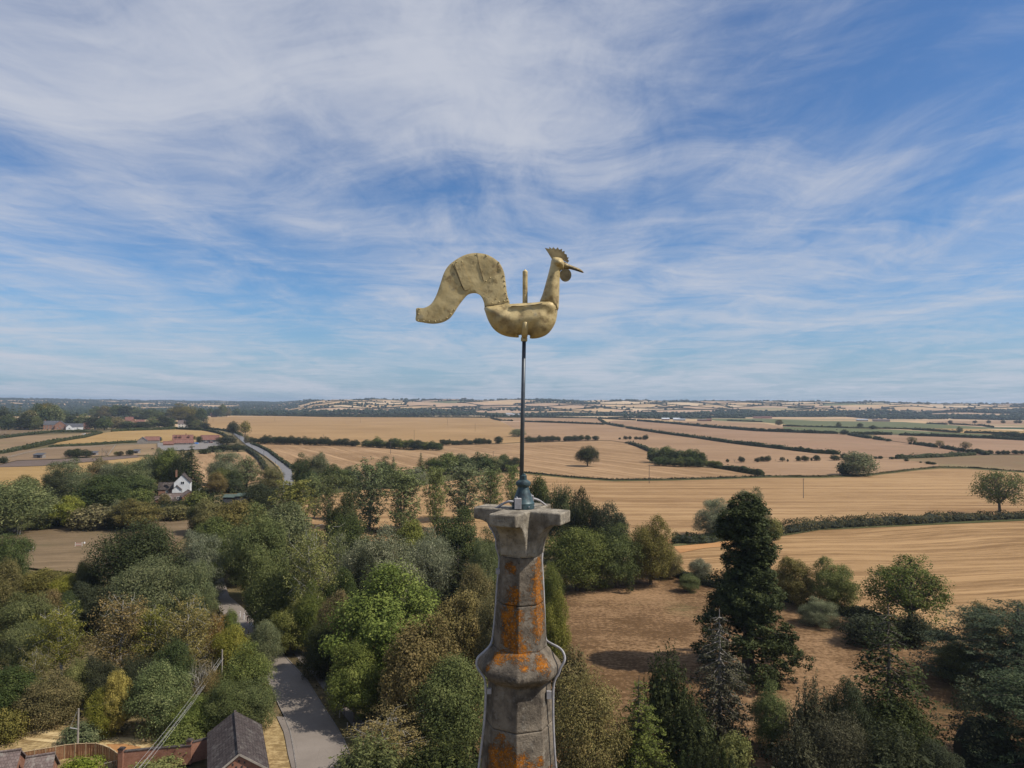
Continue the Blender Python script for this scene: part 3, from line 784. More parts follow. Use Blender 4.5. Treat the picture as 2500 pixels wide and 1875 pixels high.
def make_tree(shape, seed, lod):
    """returns (trunk verts, faces), (leaf verts, rnd, clump), nominal height, nominal width"""
    rng = np.random.default_rng(seed)
    q, ls = LODS[lod]
    sides = 7 if lod == 'hi' else 5 if lod == 'mid' else 4
    V, F = [], []
    parts = []
    def leaves(C, rad, n_per, size, center, **kw):
        parts.append(clump_leaves(rng, np.asarray(C, float), rad, max(2, n_per * q), size * ls, np.asarray(center, float), **kw))
    def limb(a, b, r0, r1, bend=0.12, n=5, sag=0.0):
        c = curve(rng, a, b, bend, n, sag)
        tube_np(V, F, c, np.linspace(r0, r1, n), sides if r0 > 0.08 else max(3, sides - 2))
        return c
    H, Wd = 14.0, 11.0
    if shape in ('broad', 'oak', 'bright', 'chestnut', 'sparse', 'ash', 'willow', 'bush'):
        cfg = {'broad': (14, 11, 0.015, 34, 0.24, 15, 66, 0.235, 0.85), 'oak': (14, 13.5, 0.06, 38, 0.20, 13, 66, 0.25, 0.9), 'bright': (14, 11.5, 0.03, 44, 0.19, 10, 66, 0.27, 0.9),
               'chestnut': (14, 12, 0.02, 38, 0.21, 12, 62, 0.28, 0.9), 'sparse': (14, 11, 0.025, 46, 0.18, 10, 40, 0.26, 0.95), 'ash': (14, 12, 0.08, 44, 0.17, 10, 34, 0.27, 0.95), 'willow': (13, 12, 0.015, 38, 0.21, 14, 76, 0.26, 0.85), 'bush': (5, 6, 0.0, 16, 0.30, 12, 34, 0.26, 0.85)}[shape]
        H, Wd, zb, nl, lr, nc, per, size, sh = cfg
        zc_ = H * (zb + 1) / 2 + (0 if zb > 0.02 else -H * 0.08)
        rad_e = np.array([Wd / 2, Wd / 2, H * (1 - zb) / 2 + (0 if zb > 0.02 else H * 0.08)])
        ctr = np.array([0, 0, zc_])
        asym = 1 + rng.normal(size=3) * 0.10
        lob = fib(nl, rng, -0.75 if zb < 0.1 or shape == 'sparse' else -0.55)
        lrad = lr * Wd * rng.uniform(0.6, 1.35, nl)
        scale_out = 1 - lrad / (Wd / 2) * 0.78
        top_taper = 1 - 0.16 * np.maximum(0, lob[:, 2])
        LC = ctr + lob * rad_e * scale_out[:, None] * asym * rng.uniform(0.70, 1.18, nl)[:, None]
        LC[:, :2] *= top_taper[:, None]
        if lob[:, 2].min() < 0: LC[:, 2] = np.maximum(LC[:, 2], lrad * 0.55)
        C, Rr = [], []
        for c, r in zip(LC, lrad):
            dd = unit(fib(nc, rng, -0.7) + (c - ctr) / rad_e * 0.5)
            C.append(c + dd * r * 0.72 * np.array([1, 1, sh])); Rr.append(np.full(nc, r * 0.42) * rng.uniform(0.75, 1.3, nc))
        C = np.concatenate(C); Rr = np.concatenate(Rr)
        C[:, 2] = np.maximum(C[:, 2], 0.25)
        if shape in ('sparse', 'ash'):
            keep = rng.random(len(C)) < 0.80
            C, Rr = C[keep], Rr[keep]
        kw = {}
        if shape == 'willow': kw = dict(aspect=0.36, hang=0.40, jitter=0.42)
        if shape == 'bright': kw = dict(jitter=0.32, up=0.3)
        if shape == 'chestnut': kw = dict(jitter=0.38, up=0.25)
        leaves(C, Rr, per, size, ctr, **kw)
        if shape not in ('sparse', 'ash'):      # inner leaves keep the crown from being hollow
            n_in = 60
            dd = unit(rng.normal(size=(n_in, 3))) * (rng.random(n_in) ** 0.5 * 0.62)[:, None]
            leaves(ctr + dd * rad_e, Wd * 0.09, per * 0.7, size * 1.5, ctr)
        tr = 0.028 * H if shape != 'bush' else 0.09
        if shape != 'bush':
            trunk = limb((0, 0, -0.3), ctr + (rng.normal() * 0.4, rng.normal() * 0.4, H * 0.12), tr, tr * 0.45, 0.04, 6)
            order = np.argsort(rng.random(nl))[:(nl if shape in ('sparse', 'ash', 'oak') else 14)]
            for k in order:
                s0 = trunk[rng.integers(2, 5)]
                e = LC[k] * 0.94 + ctr * 0.06
                c = limb(s0, e, tr * 0.42, tr * 0.10, 0.10, 5, -0.05)
                if lod != 'low' and shape in ('sparse', 'ash', 'oak'):
                    for _ in range(4):
                        limb(c[rng.integers(2, 5)], LC[k] + unit(rng.normal(size=3)) * lrad[k] * 0.95, tr * 0.12, tr * 0.04, 0.1, 3)
        else:
            for _ in range(6):
                limb((0, 0, -0.1), LC[rng.integers(0, nl)], 0.06, 0.02, 0.1, 4)
    elif shape == 'poplar':
        H, Wd = 16.0, 7.0
        C, Rr = [], []
        nb = 34 if lod != 'low' else 12
        trunk = limb((0, 0, -0.3), (rng.normal() * 0.3, rng.normal() * 0.3, H * 0.86), 0.26, 0.05, 0.02, 7)
        for k in range(nb):
            t = 0.04 + 0.84 * (k / nb) ** 1.05
            ph = k * 2.4 + rng.normal() * 0.3
            a = np.array([trunk[0][0] * 0, 0, H * t])
            reach = Wd / 2 * (0.28 + 0.80 * math.sin(math.pi * min(0.97, 0.15 + t * 0.92))) * rng.uniform(0.7, 1.1)
            top = min(H * 0.99, H * t + reach * rng.uniform(1.1, 1.8))
            b = np.array([math.cos(ph) * reach, math.sin(ph) * reach, top])
            c = limb(a, b, 0.085 * (1.1 - t), 0.018, 0.06, 6, 0.10)
            for s_ in np.linspace(0.22, 1.0, 7):
                i = s_ * 5
                p_ = c[int(min(4, i))] + (c[int(min(4, i)) + 1] - c[int(min(4, i))]) * (i - int(min(4, i)))
                for _ in range(4):
                    C.append(p_ + rng.normal(size=3) * np.array([0.50, 0.50, 0.6])); Rr.append(rng.uniform(0.28, 0.58))
        leaves(C, np.array(Rr), 17, 0.25, (0, 0, H * 0.5), jitter=0.6)
    elif shape == 'birch':
        H, Wd = 14.0, 8.5
        C, Rr = [], []
        for stem in range(2):
            lean = rng.normal(size=2) * 0.8
            trunk = limb((rng.normal() * 0.3 * stem, rng.normal() * 0.3 * stem, -0.3), (lean[0], lean[1], H * (0.95 - 0.1 * stem)), 0.17, 0.03, 0.03, 8)
            nb = 18 if lod != 'low' else 8
            for k in range(nb):
                t = 0.26 + 0.7 * k / nb
                ph = k * 2.4 + rng.normal() * 0.4
                i = t * 7
                a = trunk[int(min(6, i))] + (trunk[int(min(6, i)) + 1] - trunk[int(min(6, i))]) * (i - int(min(6, i)))
                reach = Wd / 2 * (1.05 - 0.62 * t) * rng.uniform(0.7, 1.15)
                b = a + np.array([math.cos(ph) * reach, math.sin(ph) * reach, reach * rng.uniform(0.5, 1.1)])
                b[2] = min(b[2], H)
                c = limb(a, b, 0.055 * (1.15 - t), 0.012, 0.08, 5)
                for s_ in (1, 2, 3, 4):
                    for _ in range(5):
                        o_ = rng.normal(size=3) * np.array([0.6, 0.6, 0.4]); o_[2] -= 0.35
                        C.append(c[s_] + o_); Rr.append(rng.uniform(0.4, 0.75))
                    if lod == 'hi': limb(c[s_], c[s_] + rng.normal(size=3) * 0.7, 0.016, 0.006, 0.1, 3)
        leaves(C, np.array(Rr), 15, 0.21, (0, 0, H * 0.5), hang=0.25, jitter=0.8)
    elif shape in ('spruce', 'larch'):
        H, Wd = 15.0, 7.5
        trunk = limb((0, 0, -0.3), (0, 0, H), 0.25, 0.03, 0.005, 8)
        C, Rr, N_ = [], [], []
        tiers = 20 if lod != 'low' else 10
        for j in range(tiers):
            t = 0.05 + 0.93 * j / tiers
            z = H * t
            reach = Wd / 2 * (1 - t) ** (0.85 if shape == 'spruce' else 0.62) * rng.uniform(0.80, 1.14) + 0.15
            nb = max(4, int(9 * (1 - t * 0.55)))
            for k in range(nb):
                if shape == 'larch' and rng.random() < 0.10: continue
                ph = 2 * math.pi * k / nb + j * 0.7 + rng.normal() * 0.15
                rr_ = reach * rng.uniform(0.75, 1.12)
                a = np.array([0, 0, z]); b = np.array([math.cos(ph) * rr_, math.sin(ph) * rr_, z - rr_ * 0.30])
                c = limb(a, b, 0.05, 0.012, 0.03, 5, 0.04)
                for s_ in np.linspace(0.25, 1.0, max(2, int(rr_ / 0.36))):
                    p_ = c[0] + (c[4] - c[0]) * s_
                    C.append(p_ + rng.normal(size=3) * 0.10 - (0, 0, 0.10)); Rr.append(0.34 + 0.30 * (1 - abs(s_ - 0.55)) * min(1, rr_ / 2))
        leaves(C, np.array(Rr), 19 if shape == 'spruce' else 17, 0.28, (0, 0, H * 0.35), flat=0.6, aspect=0.45, up=0.5, jitter=0.5)
    elif shape == 'column':
        H, Wd = 27.0, 14.0
        trunk = limb((0, 0, -0.5), (0.3, 0, H * 0.9), 0.75, 0.1, 0.01, 8)
        C, Rr = [], []
        def lobe(cx, cy, cz, r, n):
            dd = unit(rng.normal(size=(n, 3)))
            C.append(np.array([cx, cy, cz]) + dd * r * np.array([0.78, 0.78, 0.95])); Rr.append(np.full(n, r * 0.36) * rng.uniform(0.7, 1.4, n))
        for z in np.arange(9.0, H - 0.8, 1.05):
            t = z / H
            rad = 3.3 + 1.0 * math.sin(t * 9) * 0.3
            if t > 0.86: rad *= max(0.25, (1 - t) / 0.14) ** 0.6
            for k in range(7):
                ph = rng.uniform(0, 6.28)
                lobe(math.cos(ph) * rad * 0.62, math.sin(ph) * rad * 0.62, z + rng.normal() * 0.4, rng.uniform(1.0, 1.7) * min(1, rad / 2.4), 13)
        for k in range(48):       # the spreading skirt of low limbs
            ph = k * 2.4
            z = rng.uniform(1.2, 13.5)
            reach = (Wd / 2) * (1 - 0.52 * (z / 13.5) ** 1.6) * rng.uniform(0.55, 0.98)
            lobe(math.cos(ph) * reach, math.sin(ph) * reach, z, rng.uniform(1.2, 1.9), 15)
            if k % 2 == 0: limb((0, 0, z * 0.9), (math.cos(ph) * reach, math.sin(ph) * reach, z), 0.16, 0.04, 0.08, 5)
        C = np.concatenate(C); Rr = np.concatenate(Rr)
        C[:, 2] = np.maximum(C[:, 2], 0.4)
        leaves(C, Rr, 52, 0.30, (0, 0, H * 0.42), jitter=0.4, aspect=0.5)
        leaves(np.stack([rng.uniform(-2, 2, 150), rng.uniform(-2, 2, 150), rng.uniform(2, H * 0.85, 150)], 1), 1.1, 16, 0.6, (0, 0, H * 0.4))
    elif shape == 'cedar':
        H, Wd = 14.0, 22.0
        trunk = limb((0, 0, -0.3), (0.2, 0.1, H * 0.95), 0.7, 0.12, 0.02, 7)
        C, Rr = [], []
        for j in range(40):
            z = H * (0.08 + 0.90 * (j / 40)) + rng.normal() * 0.25
            t = z / H
            reach = Wd / 2 * (1.02 - 0.55 * t ** 2.2) * rng.uniform(0.62, 1.0)
            ph = j * 2.4 + rng.normal() * 0.2
            ddir = np.array([math.cos(ph), math.sin(ph), 0])
            c = limb((0, 0, max(0.8, z - 1.2)), ddir * reach + np.array([0, 0, z - 0.4]), 0.17 * (1.2 - t), 0.03, 0.04, 6, -0.06)
            for s_ in np.linspace(0.22, 1.0, 8):
                p_ = c[0] + (c[5] - c[0]) * s_ + np.array([0, 0, 0.06 * reach * math.sin(s_ * 3.1)])
                wdt = 1.9 * math.sin(min(1, s_ + 0.1) * 2.4) + 0.5
                for _ in range(4):
                    sd = np.array([-ddir[1], ddir[0], 0]) * rng.normal() * wdt
                    C.append(p_ + sd + rng.normal(size=3) * np.array([0.4, 0.4, 0.10]) - np.array([0, 0, 0.07 * np.linalg.norm(sd)])); Rr.append(rng.uniform(0.75, 1.25))
        leaves(C, np.array(Rr), 34, 0.34, (0, 0, H * 0.2), flat=0.26, aspect=0.36, up=1.2, jitter=0.42)
    elif shape == 'yew':
        H, Wd = 9.0, 8.0
        C, Rr = [], []
        limb((0, 0, -0.3), (0, 0, H * 0.6), 0.25, 0.08, 0.02, 5)
        for k in range(75):
            ph = k * 2.4 + rng.normal() * 0.2
            rr_ = Wd / 2 * math.sqrt((k + 0.5) / 75) * rng.uniform(0.85, 1.02)
            top = H * (1 - 0.62 * (rr_ / (Wd / 2)) ** 1.7) * rng.uniform(0.88, 1.04)
            x, y = math.cos(ph) * rr_, math.sin(ph) * rr_
            n = max(3, int(top / 0.55))
            for z in np.linspace(max(0.3, top - 4.2), top, n):
                s_ = (top - z) / 3.6
                C.append((x * (1 - 0.10 * s_) + rng.normal() * 0.1, y * (1 - 0.10 * s_) + rng.normal() * 0.1, z)); Rr.append(0.16 + min(0.62, s_ * 0.55))
        leaves(C, np.array(Rr), 20, 0.25, (0, 0, H * 0.3), aspect=0.4, hang=-0.25, jitter=0.55)
        leaves(np.stack([rng.normal(size=70) * Wd * 0.2, rng.normal(size=70) * Wd * 0.2, rng.uniform(0.5, H * 0.6, 70)], 1), 0.9, 14, 0.5, (0, 0, H * 0.3))
    elif shape == 'cypress':
        H, Wd = 8.0, 2.6
        C, Rr = [], []
        limb((0, 0, -0.2), (0, 0, H * 0.7), 0.14, 0.04, 0.01, 5)
        for k in range(150):
            t = rng.random() ** 0.9
            z = H * (0.10 + 0.89 * t)
            rad = Wd / 2 * (math.sin(math.pi * min(1, 0.22 + t * 0.80)) ** 0.7) * rng.uniform(0.5, 0.95)
            ph = rng.uniform(0, 6.28)
            C.append((math.cos(ph) * rad, math.sin(ph) * rad, z)); Rr.append(rng.uniform(0.22, 0.42))
        leaves(C, np.array(Rr), 22, 0.20, (0, 0, H * 0.3), aspect=0.45, hang=-0.35, jitter=0.4)
    elif shape == 'dead':
        H, Wd = 9.0, 7.0
        trunk = limb((0, 0, -0.3), (0.4, 0.2, H * 0.6), 0.16, 0.07, 0.05, 6)
        C, Rr = [], []
        for k in range(15):
            ph = k * 2.4
            a = trunk[rng.integers(1, 6)]
            b = np.array([math.cos(ph) * Wd / 2 * rng.uniform(0.5, 1), math.sin(ph) * Wd / 2 * rng.uniform(0.5, 1), H * rng.uniform(0.55, 1)])
            c = limb(a, b, 0.07, 0.02, 0.1, 6)
            for _ in range(5):
                cc = limb(c[rng.integers(2, 6)], b + rng.normal(size=3) * 1.2, 0.03, 0.008, 0.1, 4)
                C.append(cc[-1]); Rr.append(0.45)
        leaves(C, np.array(Rr), 10, 0.2, (0, 0, H * 0.5), jitter=0.8)
    v = np.concatenate([p_[0] for p_ in parts]); rnd = np.concatenate([p_[1] for p_ in parts]); cl = np.concatenate([p_[2] for p_ in parts])
    return (V, F), (v, rnd, cl), H, Wd

KIND_NAME = {'broad': 'broadleaf_tree', 'oak': 'oak_tree', 'bright': 'maple_tree', 'chestnut': 'chestnut_tree', 'sparse': 'ash_tree', 'ash': 'ash_tree', 'willow': 'willow_tree', 'poplar': 'poplar_tree', 'birch': 'birch_tree',
             'spruce': 'spruce_tree', 'larch': 'spruce_tree', 'column': 'redwood_tree', 'cedar': 'cedar_tree', 'yew': 'yew_tree', 'bush': 'bush', 'cypress': 'cypress_tree', 'dead': 'bare_tree'}
NVAR = {'hi': {'broad': 5, 'willow': 4, 'bush': 3, 'birch': 3, 'chestnut': 2, 'yew': 2, 'oak': 2}, 'mid': {'broad': 5, 'willow': 3, 'poplar': 3, 'bush': 2, 'sparse': 2}, 'low': {'broad': 4, 'bush': 3, 'sparse': 2}}
PROTO = {}
def proto(shape, lod, k):
    k = k % NVAR[lod].get(shape, 1)
    key = (shape, lod, k)
    if key not in PROTO:
        (V, F), (v, rnd, cl), H, Wd = make_tree(shape, sum(ord(c) for c in shape) * 31 + k * 7 + 3, lod)
        tm = bpy.data.meshes.new(KIND_NAME[shape] + '_trunk')
        tm.from_pydata(V, [], F)
        tm.polygons.foreach_set('use_smooth', np.ones(len(tm.polygons), dtype=bool))
        tm.materials.append(BARK['brown'])
        cm = fast_mesh(KIND_NAME[shape] + '_crown', v, 4, [LEAF['mid']], {'rnd': rnd, 'clump': cl})
        zz = v[:, 2]; rr = np.hypot(v[:, 0], v[:, 1])
        PROTO[key] = (tm, cm, float(np.percentile(zz, 99.7)), 2 * float(np.percentile(rr, 97)))
    return PROTO[key]
NT_ = [0]
def plant(loc, h, w, shape, pal, label, group=None, bark=None, cat=None, lod=None, var=None):
    NT_[0] += 1
    i = NT_[0]
    rg = random.Random(i * 17 + 5)
    d_ = loc.y
    lod = lod or ('hi' if d_ < 175 else 'mid' if d_ < 430 else 'low')
    tm, cm, H, Wd = proto(shape, lod, var if var is not None else rg.randrange(8))
    name = KIND_NAME[shape]
    root = empty(name, loc, rg.uniform(0, 6.28))
    root.scale = (w / Wd * rg.choice((1, -1)), w / Wd, h / H)
    tag(root, label, cat or ('bush' if shape == 'bush' else 'tree'), group)
    bk = bark or ('pale' if shape == 'birch' else 'grey' if shape in ('dead', 'willow') else 'brown')
    for nm, me_, mt in (('trunk' if shape != 'bush' else 'stem', tm, BARK[bk]), ('crown' if shape != 'bush' else 'foliage', cm, LEAF[pal])):
        o = link(nm, me_, root)
        o.material_slots[0].link = 'OBJECT'
        o.material_slots[0].material = mt
    return root
def tree(x, ytop, ybase, wpx, shape, pal, label, group=None, hmax=45, **kw):
    """a tree standing on the land where the photograph shows its foot, as tall and wide as the photograph shows it"""
    b = G(x, ybase)
    vt = ray(x, ytop)
    h = min(hmax, CAM_H + vt.z / vt.y * b.y)
    v0 = CAM_M.transposed() @ (b - Vector((0, 0, CAM_H)))
    w = wpx * 1.12 / FPX * (-v0.z)
    return plant(b, h, w, shape, pal, label, group, **kw)
# ------------------------------------------------------------------ hedges of the photograph
g_h = 'hedges between the fields'
hedge([(599, 1095), (612, 1104), (627, 1116), (640, 1132), (649, 1148)], 3.0, 4.0, 'dark clipped hedge along the left side of the far road', group=g_h)
hedge([(613, 1084), (635, 1092), (658, 1104), (681, 1122), (700, 1135), (714, 1146)], 2.6, 3.2, 'dark clipped hedge along the right side of the far road', group=g_h)
hedge([(500, 1046.5), (545, 1051), (575, 1058), (590, 1064)], 3.2, 4, 'hedge on the outer side of the far road bend, below the wheat field', group=g_h)
hedge([(495, 1051), (528, 1056), (546, 1063), (552, 1068)], 3.2, 4, 'hedge on the inner side of the far road bend, above the farmyard', group=g_h)
hedge([(57, 1097), (90, 1090), (136, 1080), (170, 1074), (203, 1069), (246, 1058)], 4.2, 6, 'broad dark hedge running up between the two left meadows', group=g_h)
hedge([(-60, 1074), (0, 1070), (40, 1066), (70, 1062), (120, 1056), (180, 1055.5), (240, 1055)], 4.0, 5, 'dark hedge along the top of the left meadow below the brick house', group=g_h)
hedge([(272, 1054), (330, 1051), (380, 1049.5), (430, 1048), (495, 1050)], 4.5, 5, 'long dark hedge along the top of the barley field', group=g_h)
hedge([(118, 1091), (163, 1089.5), (230, 1086), (282, 1082), (334, 1079)], 2.6, 3, 'low hedge between the barley field and the paddocks', group=g_h)
hedge([(-80, 1116), (0, 1108), (25, 1104), (49, 1098)], 3.4, 5, 'short thick hedge at the left edge beside the paddock', group=g_h)
hedge([(572, 1014.5), (640, 1015), (726, 1016.5), (800, 1018), (900, 1018.5), (1000, 1019), (1196, 1020)], 5.5, 7, 'long dark hedge along the far edge of the wheat field', group=g_h)
hedge([(1210, 1019.5), (1300, 1019.8), (1456, 1021.5), (1500, 1024), (1552, 1026.5)], 5.0, 6, 'dark hedge along the far edge of the small strip right of the pole', group=g_h)
hedge([(1198, 1021), (1208, 1024.5), (1224, 1027.5)], 4.5, 6, 'short diagonal hedge at the right corner of the wheat field', group=g_h)
hedge([(1227, 1027.5), (1238, 1027.3), (1252, 1028)], 3.8, 5, 'stub of hedge left of the vane pole below the far field', group=g_h)
hedge([(1280, 1030), (1340, 1032), (1380, 1033.2), (1440, 1035.5), (1474, 1037)], 4.6, 6, 'straight dark hedge right of the vane pole below the small strip', group=g_h)
hedge([(1462, 1024), (1470, 1029), (1478, 1035), (1500, 1039.5), (1524, 1043.5)], 5.0, 6, 'hedge stub descending to a gap in the long field', group=g_h)
hedge([(1529, 1045), (1560, 1050), (1600, 1056), (1650, 1063), (1700, 1069.5), (1749, 1077), (1800, 1084), (1850, 1090), (1930, 1099), (2000, 1107), (2050, 1110)], 4.4, 5.5, 'very long dark hedge slanting down across the middle fields', group=g_h)
hedge([(1556, 1028), (1650, 1035.5), (1749, 1045), (1850, 1053), (1930, 1056), (2000, 1058.5), (2046, 1059.5)], 6, 7, 'dark hedge below the green crop fields, left length', group=g_h)
hedge([(2078, 1060), (2120, 1060.8), (2178, 1062)], 5, 6, 'dark hedge below the green crop field, short middle length', group=g_h)
hedge([(2195, 1063), (2300, 1066.5), (2418, 1071), (2500, 1075.5), (2620, 1081)], 5, 6, 'dark hedge below the green crop field, right length', group=g_h)
hedge([(2072, 1062), (2100, 1067), (2126, 1071)], 5, 6, 'thick hedge piece slanting down from the round bush by the green field', group=g_h)
hedge([(2133, 1072), (2158, 1075.5)], 4.6, 6, 'small isolated hedge piece below the green field', group=g_h)
hedge([(2231, 1085), (2262, 1089), (2287, 1093)], 4.0, 5, 'hedge piece between the first and second thin field trees', group=g_h)
hedge([(2299, 1094), (2330, 1099), (2353, 1103)], 4.2, 5, 'hedge piece between the second and third thin field trees', group=g_h)
hedge([(2360, 1104), (2395, 1108), (2412, 1111)], 4.2, 5, 'hedge piece right of the third thin field tree', group=g_h)
hedge([(2188, 1120.5), (2240, 1118.5), (2300, 1116), (2350, 1113), (2380, 1111)], 4.0, 6, 'straight hedge above the parched pasture at right', group=g_h)
hedge([(1537, 1084), (1555, 1089), (1575, 1097), (1588, 1103)], 3.6, 5, 'dark hedge leading down to the copse right of the oak', group=g_h)
hedge([(1745, 1142), (1780, 1147), (1820, 1154), (1862, 1161)], 3.8, 5, 'dark hedge running down from the copse to the ditch', group=g_h)
hedge([(1640, 1323), (1680, 1325), (1720, 1324), (1758, 1316), (1820, 1310), (1880, 1307)], 2.4, 6, 'rough green hedge at the foot of the two willows', group=g_h)
hedge([(1890, 1304), (1950, 1296), (2000, 1290), (2080, 1285), (2160, 1281), (2258, 1277), (2300, 1273)], 3.2, 5.5, 'overgrown bramble hedge between the two stubble fields, left of the lone ash', 'hedgeb', group=g_h)
hedge([(2300, 1274), (2345, 1270), (2420, 1268), (2500, 1265), (2640, 1260), (2800, 1256)], 2.6, 5, 'overgrown hedge under the lone ash at the right edge', 'hedgeb', group=g_h)
hedge([(1600, 1398), (1640, 1402), (1690, 1420), (1760, 1438)], 2.2, 2.6, 'low hedge at the back of the scorched lawn, left of the redwood', group=g_h)
hedge([(1900, 1462), (1980, 1483), (2047, 1499), (2110, 1512), (2170, 1522)], 2.4, 3.0, 'clipped hedge between the scorched lawn and the stubble, behind the apple tree', group=g_h)
hedge([(2230, 1550), (2276, 1560), (2330, 1566)], 1.8, 2.2, 'low bright hedge between the leafy lawn tree and the cedar', group=g_h)
hedge([(366, 1255), (420, 1245), (470, 1243)], 3.0, 4, 'dark hedge in front of the brick cottage ranges', group=g_h)
hedge([(130, 1280), (200, 1283), (263, 1281)], 4, 6, 'thick hedge along the back of the brown pasture', group=g_h)
hedge([(1775, 1027), (1862, 1030.5)], 3.4, 5, 'thin hedge between the straw strip and the upper green field', group=g_h)
hedge([(1911, 1041), (1960, 1042), (2068, 1045), (2181, 1047.5), (2240, 1049)], 3.6, 5, 'thin hedge between the two green crop fields', group=g_h)
hedge([(2228, 1049.5), (2290, 1053), (2339, 1056.5)], 4.6, 6, 'hedge above the lower green field, at the straw strip', group=g_h)
hedge([(2355, 1057), (2430, 1059.5), (2480, 1062)], 5, 7, 'hedge at the right end of the lower green field', group=g_h)
hedge([(2262, 1034.5), (2313, 1036.5)], 4, 6, 'short hedge at the right end of the upper green field', group=g_h)
hedge([(2318, 1036), (2400, 1040), (2425, 1044)], 4, 6, 'hedge under the right straw strip with the row of round trees', group=g_h)

hedge([(x, y - 1.5) for x, y in A_TOP[7:13]], 0.9, 1.6, 'strip of rough green weeds in the ditch above the gold stubble, left half', 'hedgeb', 'weed_strip', 'weeds', rough=0.5)
hedge([(x, y - 1.5) for x, y in A_TOP[12:19]], 1.1, 2.2, 'strip of rough green weeds in the ditch above the gold stubble, right half', 'hedgeb', 'weed_strip', 'weeds', rough=0.5)
# ------------------------------------------------------------------ trees and bushes, right side
T = tree
T(1826, 1218, 1640, 225, 'column', 'conifer', 'giant dark redwood standing on the scorched lawn', bark='brown')
T(1757, 1510, 1800, 165, 'larch', 'greyc', 'grey green spruce with bare dead twigs in front of the redwood', bark='grey')
T(1627, 1582, 1830, 120, 'yew', 'conifer', 'dark pointed yew left of the grey spruce')
T(1425, 1652, 1930, 185, 'broad', 'olive', 'olive brown tree directly right of the stone spire at the bottom')
T(1560, 1668, 1900, 150, 'spruce', 'mid', 'fresh green conifer between the olive tree and the pointed yew')
T(1690, 1700, 1880, 120, 'yew', 'conifer', 'black green yew mass under the grey spruce')
for k, (x, yt) in enumerate(((1668, 1832), (1688, 1826), (1708, 1822), (1728, 1826), (1748, 1820), (1768, 1834), (1786, 1842))):
    T(x, yt, 1955 + k * 3, 30, 'cypress', 'conifer', '%s of the slim upright cypresses along the bottom edge, counted from the olive tree' % ('first', 'second', 'third', 'fourth', 'fifth', 'sixth', 'seventh')[k], 'slim cypresses at the bottom edge')
T(1793, 1786, 1885, 80, 'bush', 'lime', 'yellow green bush at the foot of the grey spruce')
T(1885, 1668, 1835, 88, 'broad', 'mid', 'small bright green tree at the edge of the lawn')
T(1985, 1660, 1890, 125, 'yew', 'greyc', 'ragged brownish green shrub with upright shoots on the lawn edge')
T(2075, 1655, 1890, 120, 'broad', 'deep', 'dark shrubby tree left of the tall dark conifer')
T(2172, 1505, 1865, 225, 'larch', 'conifer', 'tall dark open conifer in front of the hedge', bark='brown')
T(2195, 1705, 1900, 150, 'broad', 'conifer', 'dark mass of evergreen under the tall open conifer')
T(2052, 1752, 1950, 165, 'willow', 'greyc', 'grey weeping evergreen at the bottom edge')
T(1950, 1765, 1975, 125, 'yew', 'greyc', 'dark weeping shrub left of the grey weeping evergreen')
T(2180, 1768, 1975, 190, 'yew', 'deep', 'dark yew right of the grey weeping evergreen at the bottom edge')
T(2285, 1812, 1970, 110, 'broad', 'deep', 'low dark evergreen between the yew and the clipped block')
T(2490, 1480, 1690, 350, 'cedar', 'cedar', 'wide blue green cedar with layered branches at the right edge')
T(2550, 1640, 1900, 350, 'cedar', 'cedar', 'dark drooping cedar at the lower right corner')
hedge([(2338, 1868), (2400, 1874), (2470, 1880)], 7.6, 5.5, 'tall dark clipped yew block at the lower right, under the drooping cedar', 'deep', name='clipped_yew', cat='hedge', rough=0.04)
T(2335, 1568, 1665, 105, 'broad', 'mid', 'bushy green tree left of the wide cedar')
T(2405, 1473, 1600, 88, 'broad', 'olive', 'round olive crown rising behind the wide cedar')
T(2500, 1478, 1590, 60, 'broad', 'olive', 'small crown behind the cedar at the right edge of the picture')
T(2218, 1357, 1545, 178, 'sparse', 'mid', 'open leafy tree with visible branches between lawn and stubble')
T(2228, 1494, 1575, 95, 'bush', 'deep', 'dark bush at the foot of the open leafy tree')
T(2120, 1500, 1575, 110, 'bush', 'deep', 'dark low bush left of the open leafy tree')
T(1937, 1359, 1478, 105, 'chestnut', 'olive', 'olive green tree right behind the redwood')
T(2034, 1363, 1492, 108, 'broad', 'mid', 'rounded green tree at the stubble edge, left of the open leafy tree')
T(1998, 1462, 1527, 90, 'willow', 'silver', 'small grey apple tree with crooked trunk on the lawn')
T(1748, 1217, 1312, 96, 'willow', 'silver', 'silvery willow left behind the redwood top')
T(1832, 1192, 1312, 82, 'willow', 'sage', 'pale willow peeping out behind the redwood tip')
T(1888, 1266, 1318, 40, 'bush', 'lime', 'light green bush right of the redwood at the field hedge')
T(2441, 1150, 1261, 112, 'ash', 'mid', 'lone ash with visible branches in the stubble at right', bark='brown')
T(2094, 1103, 1161, 84, 'willow', 'sage', 'big round willow beside the ditch at right')
T(2062, 1130, 1161, 32, 'bush', 'deep', 'low dark bush on the left of the big round willow')
T(1434, 1088, 1138.5, 52, 'oak', 'deep', 'lone dark oak in the middle of the drilled stubble field', lod='mid', var=0)
T(1538, 1395, 1450, 22, 'cypress', 'conifer', 'little flame shaped cypress on the scorched lawn')
T(1684, 1401, 1446, 48, 'broad', 'mid', 'small round tree near the back edge of the scorched lawn')
T(1708, 1364, 1424, 50, 'broad', 'silver', 'thin grey green sapling behind the small round lawn tree')
T(1316, 1162, 1335, 72, 'broad', 'dark', 'dark green tree just right of the vane pole foot')
T(1373, 1187, 1350, 82, 'broad', 'dark', 'second dark green tree right of the vane pole foot')
T(1423, 1196, 1372, 76, 'broad', 'deep', 'tall dark round tree in the middle of the group right of the spire')
T(1487, 1227, 1385, 96, 'oak', 'deep', 'blackish tree with pale seed clusters, right part of the group')
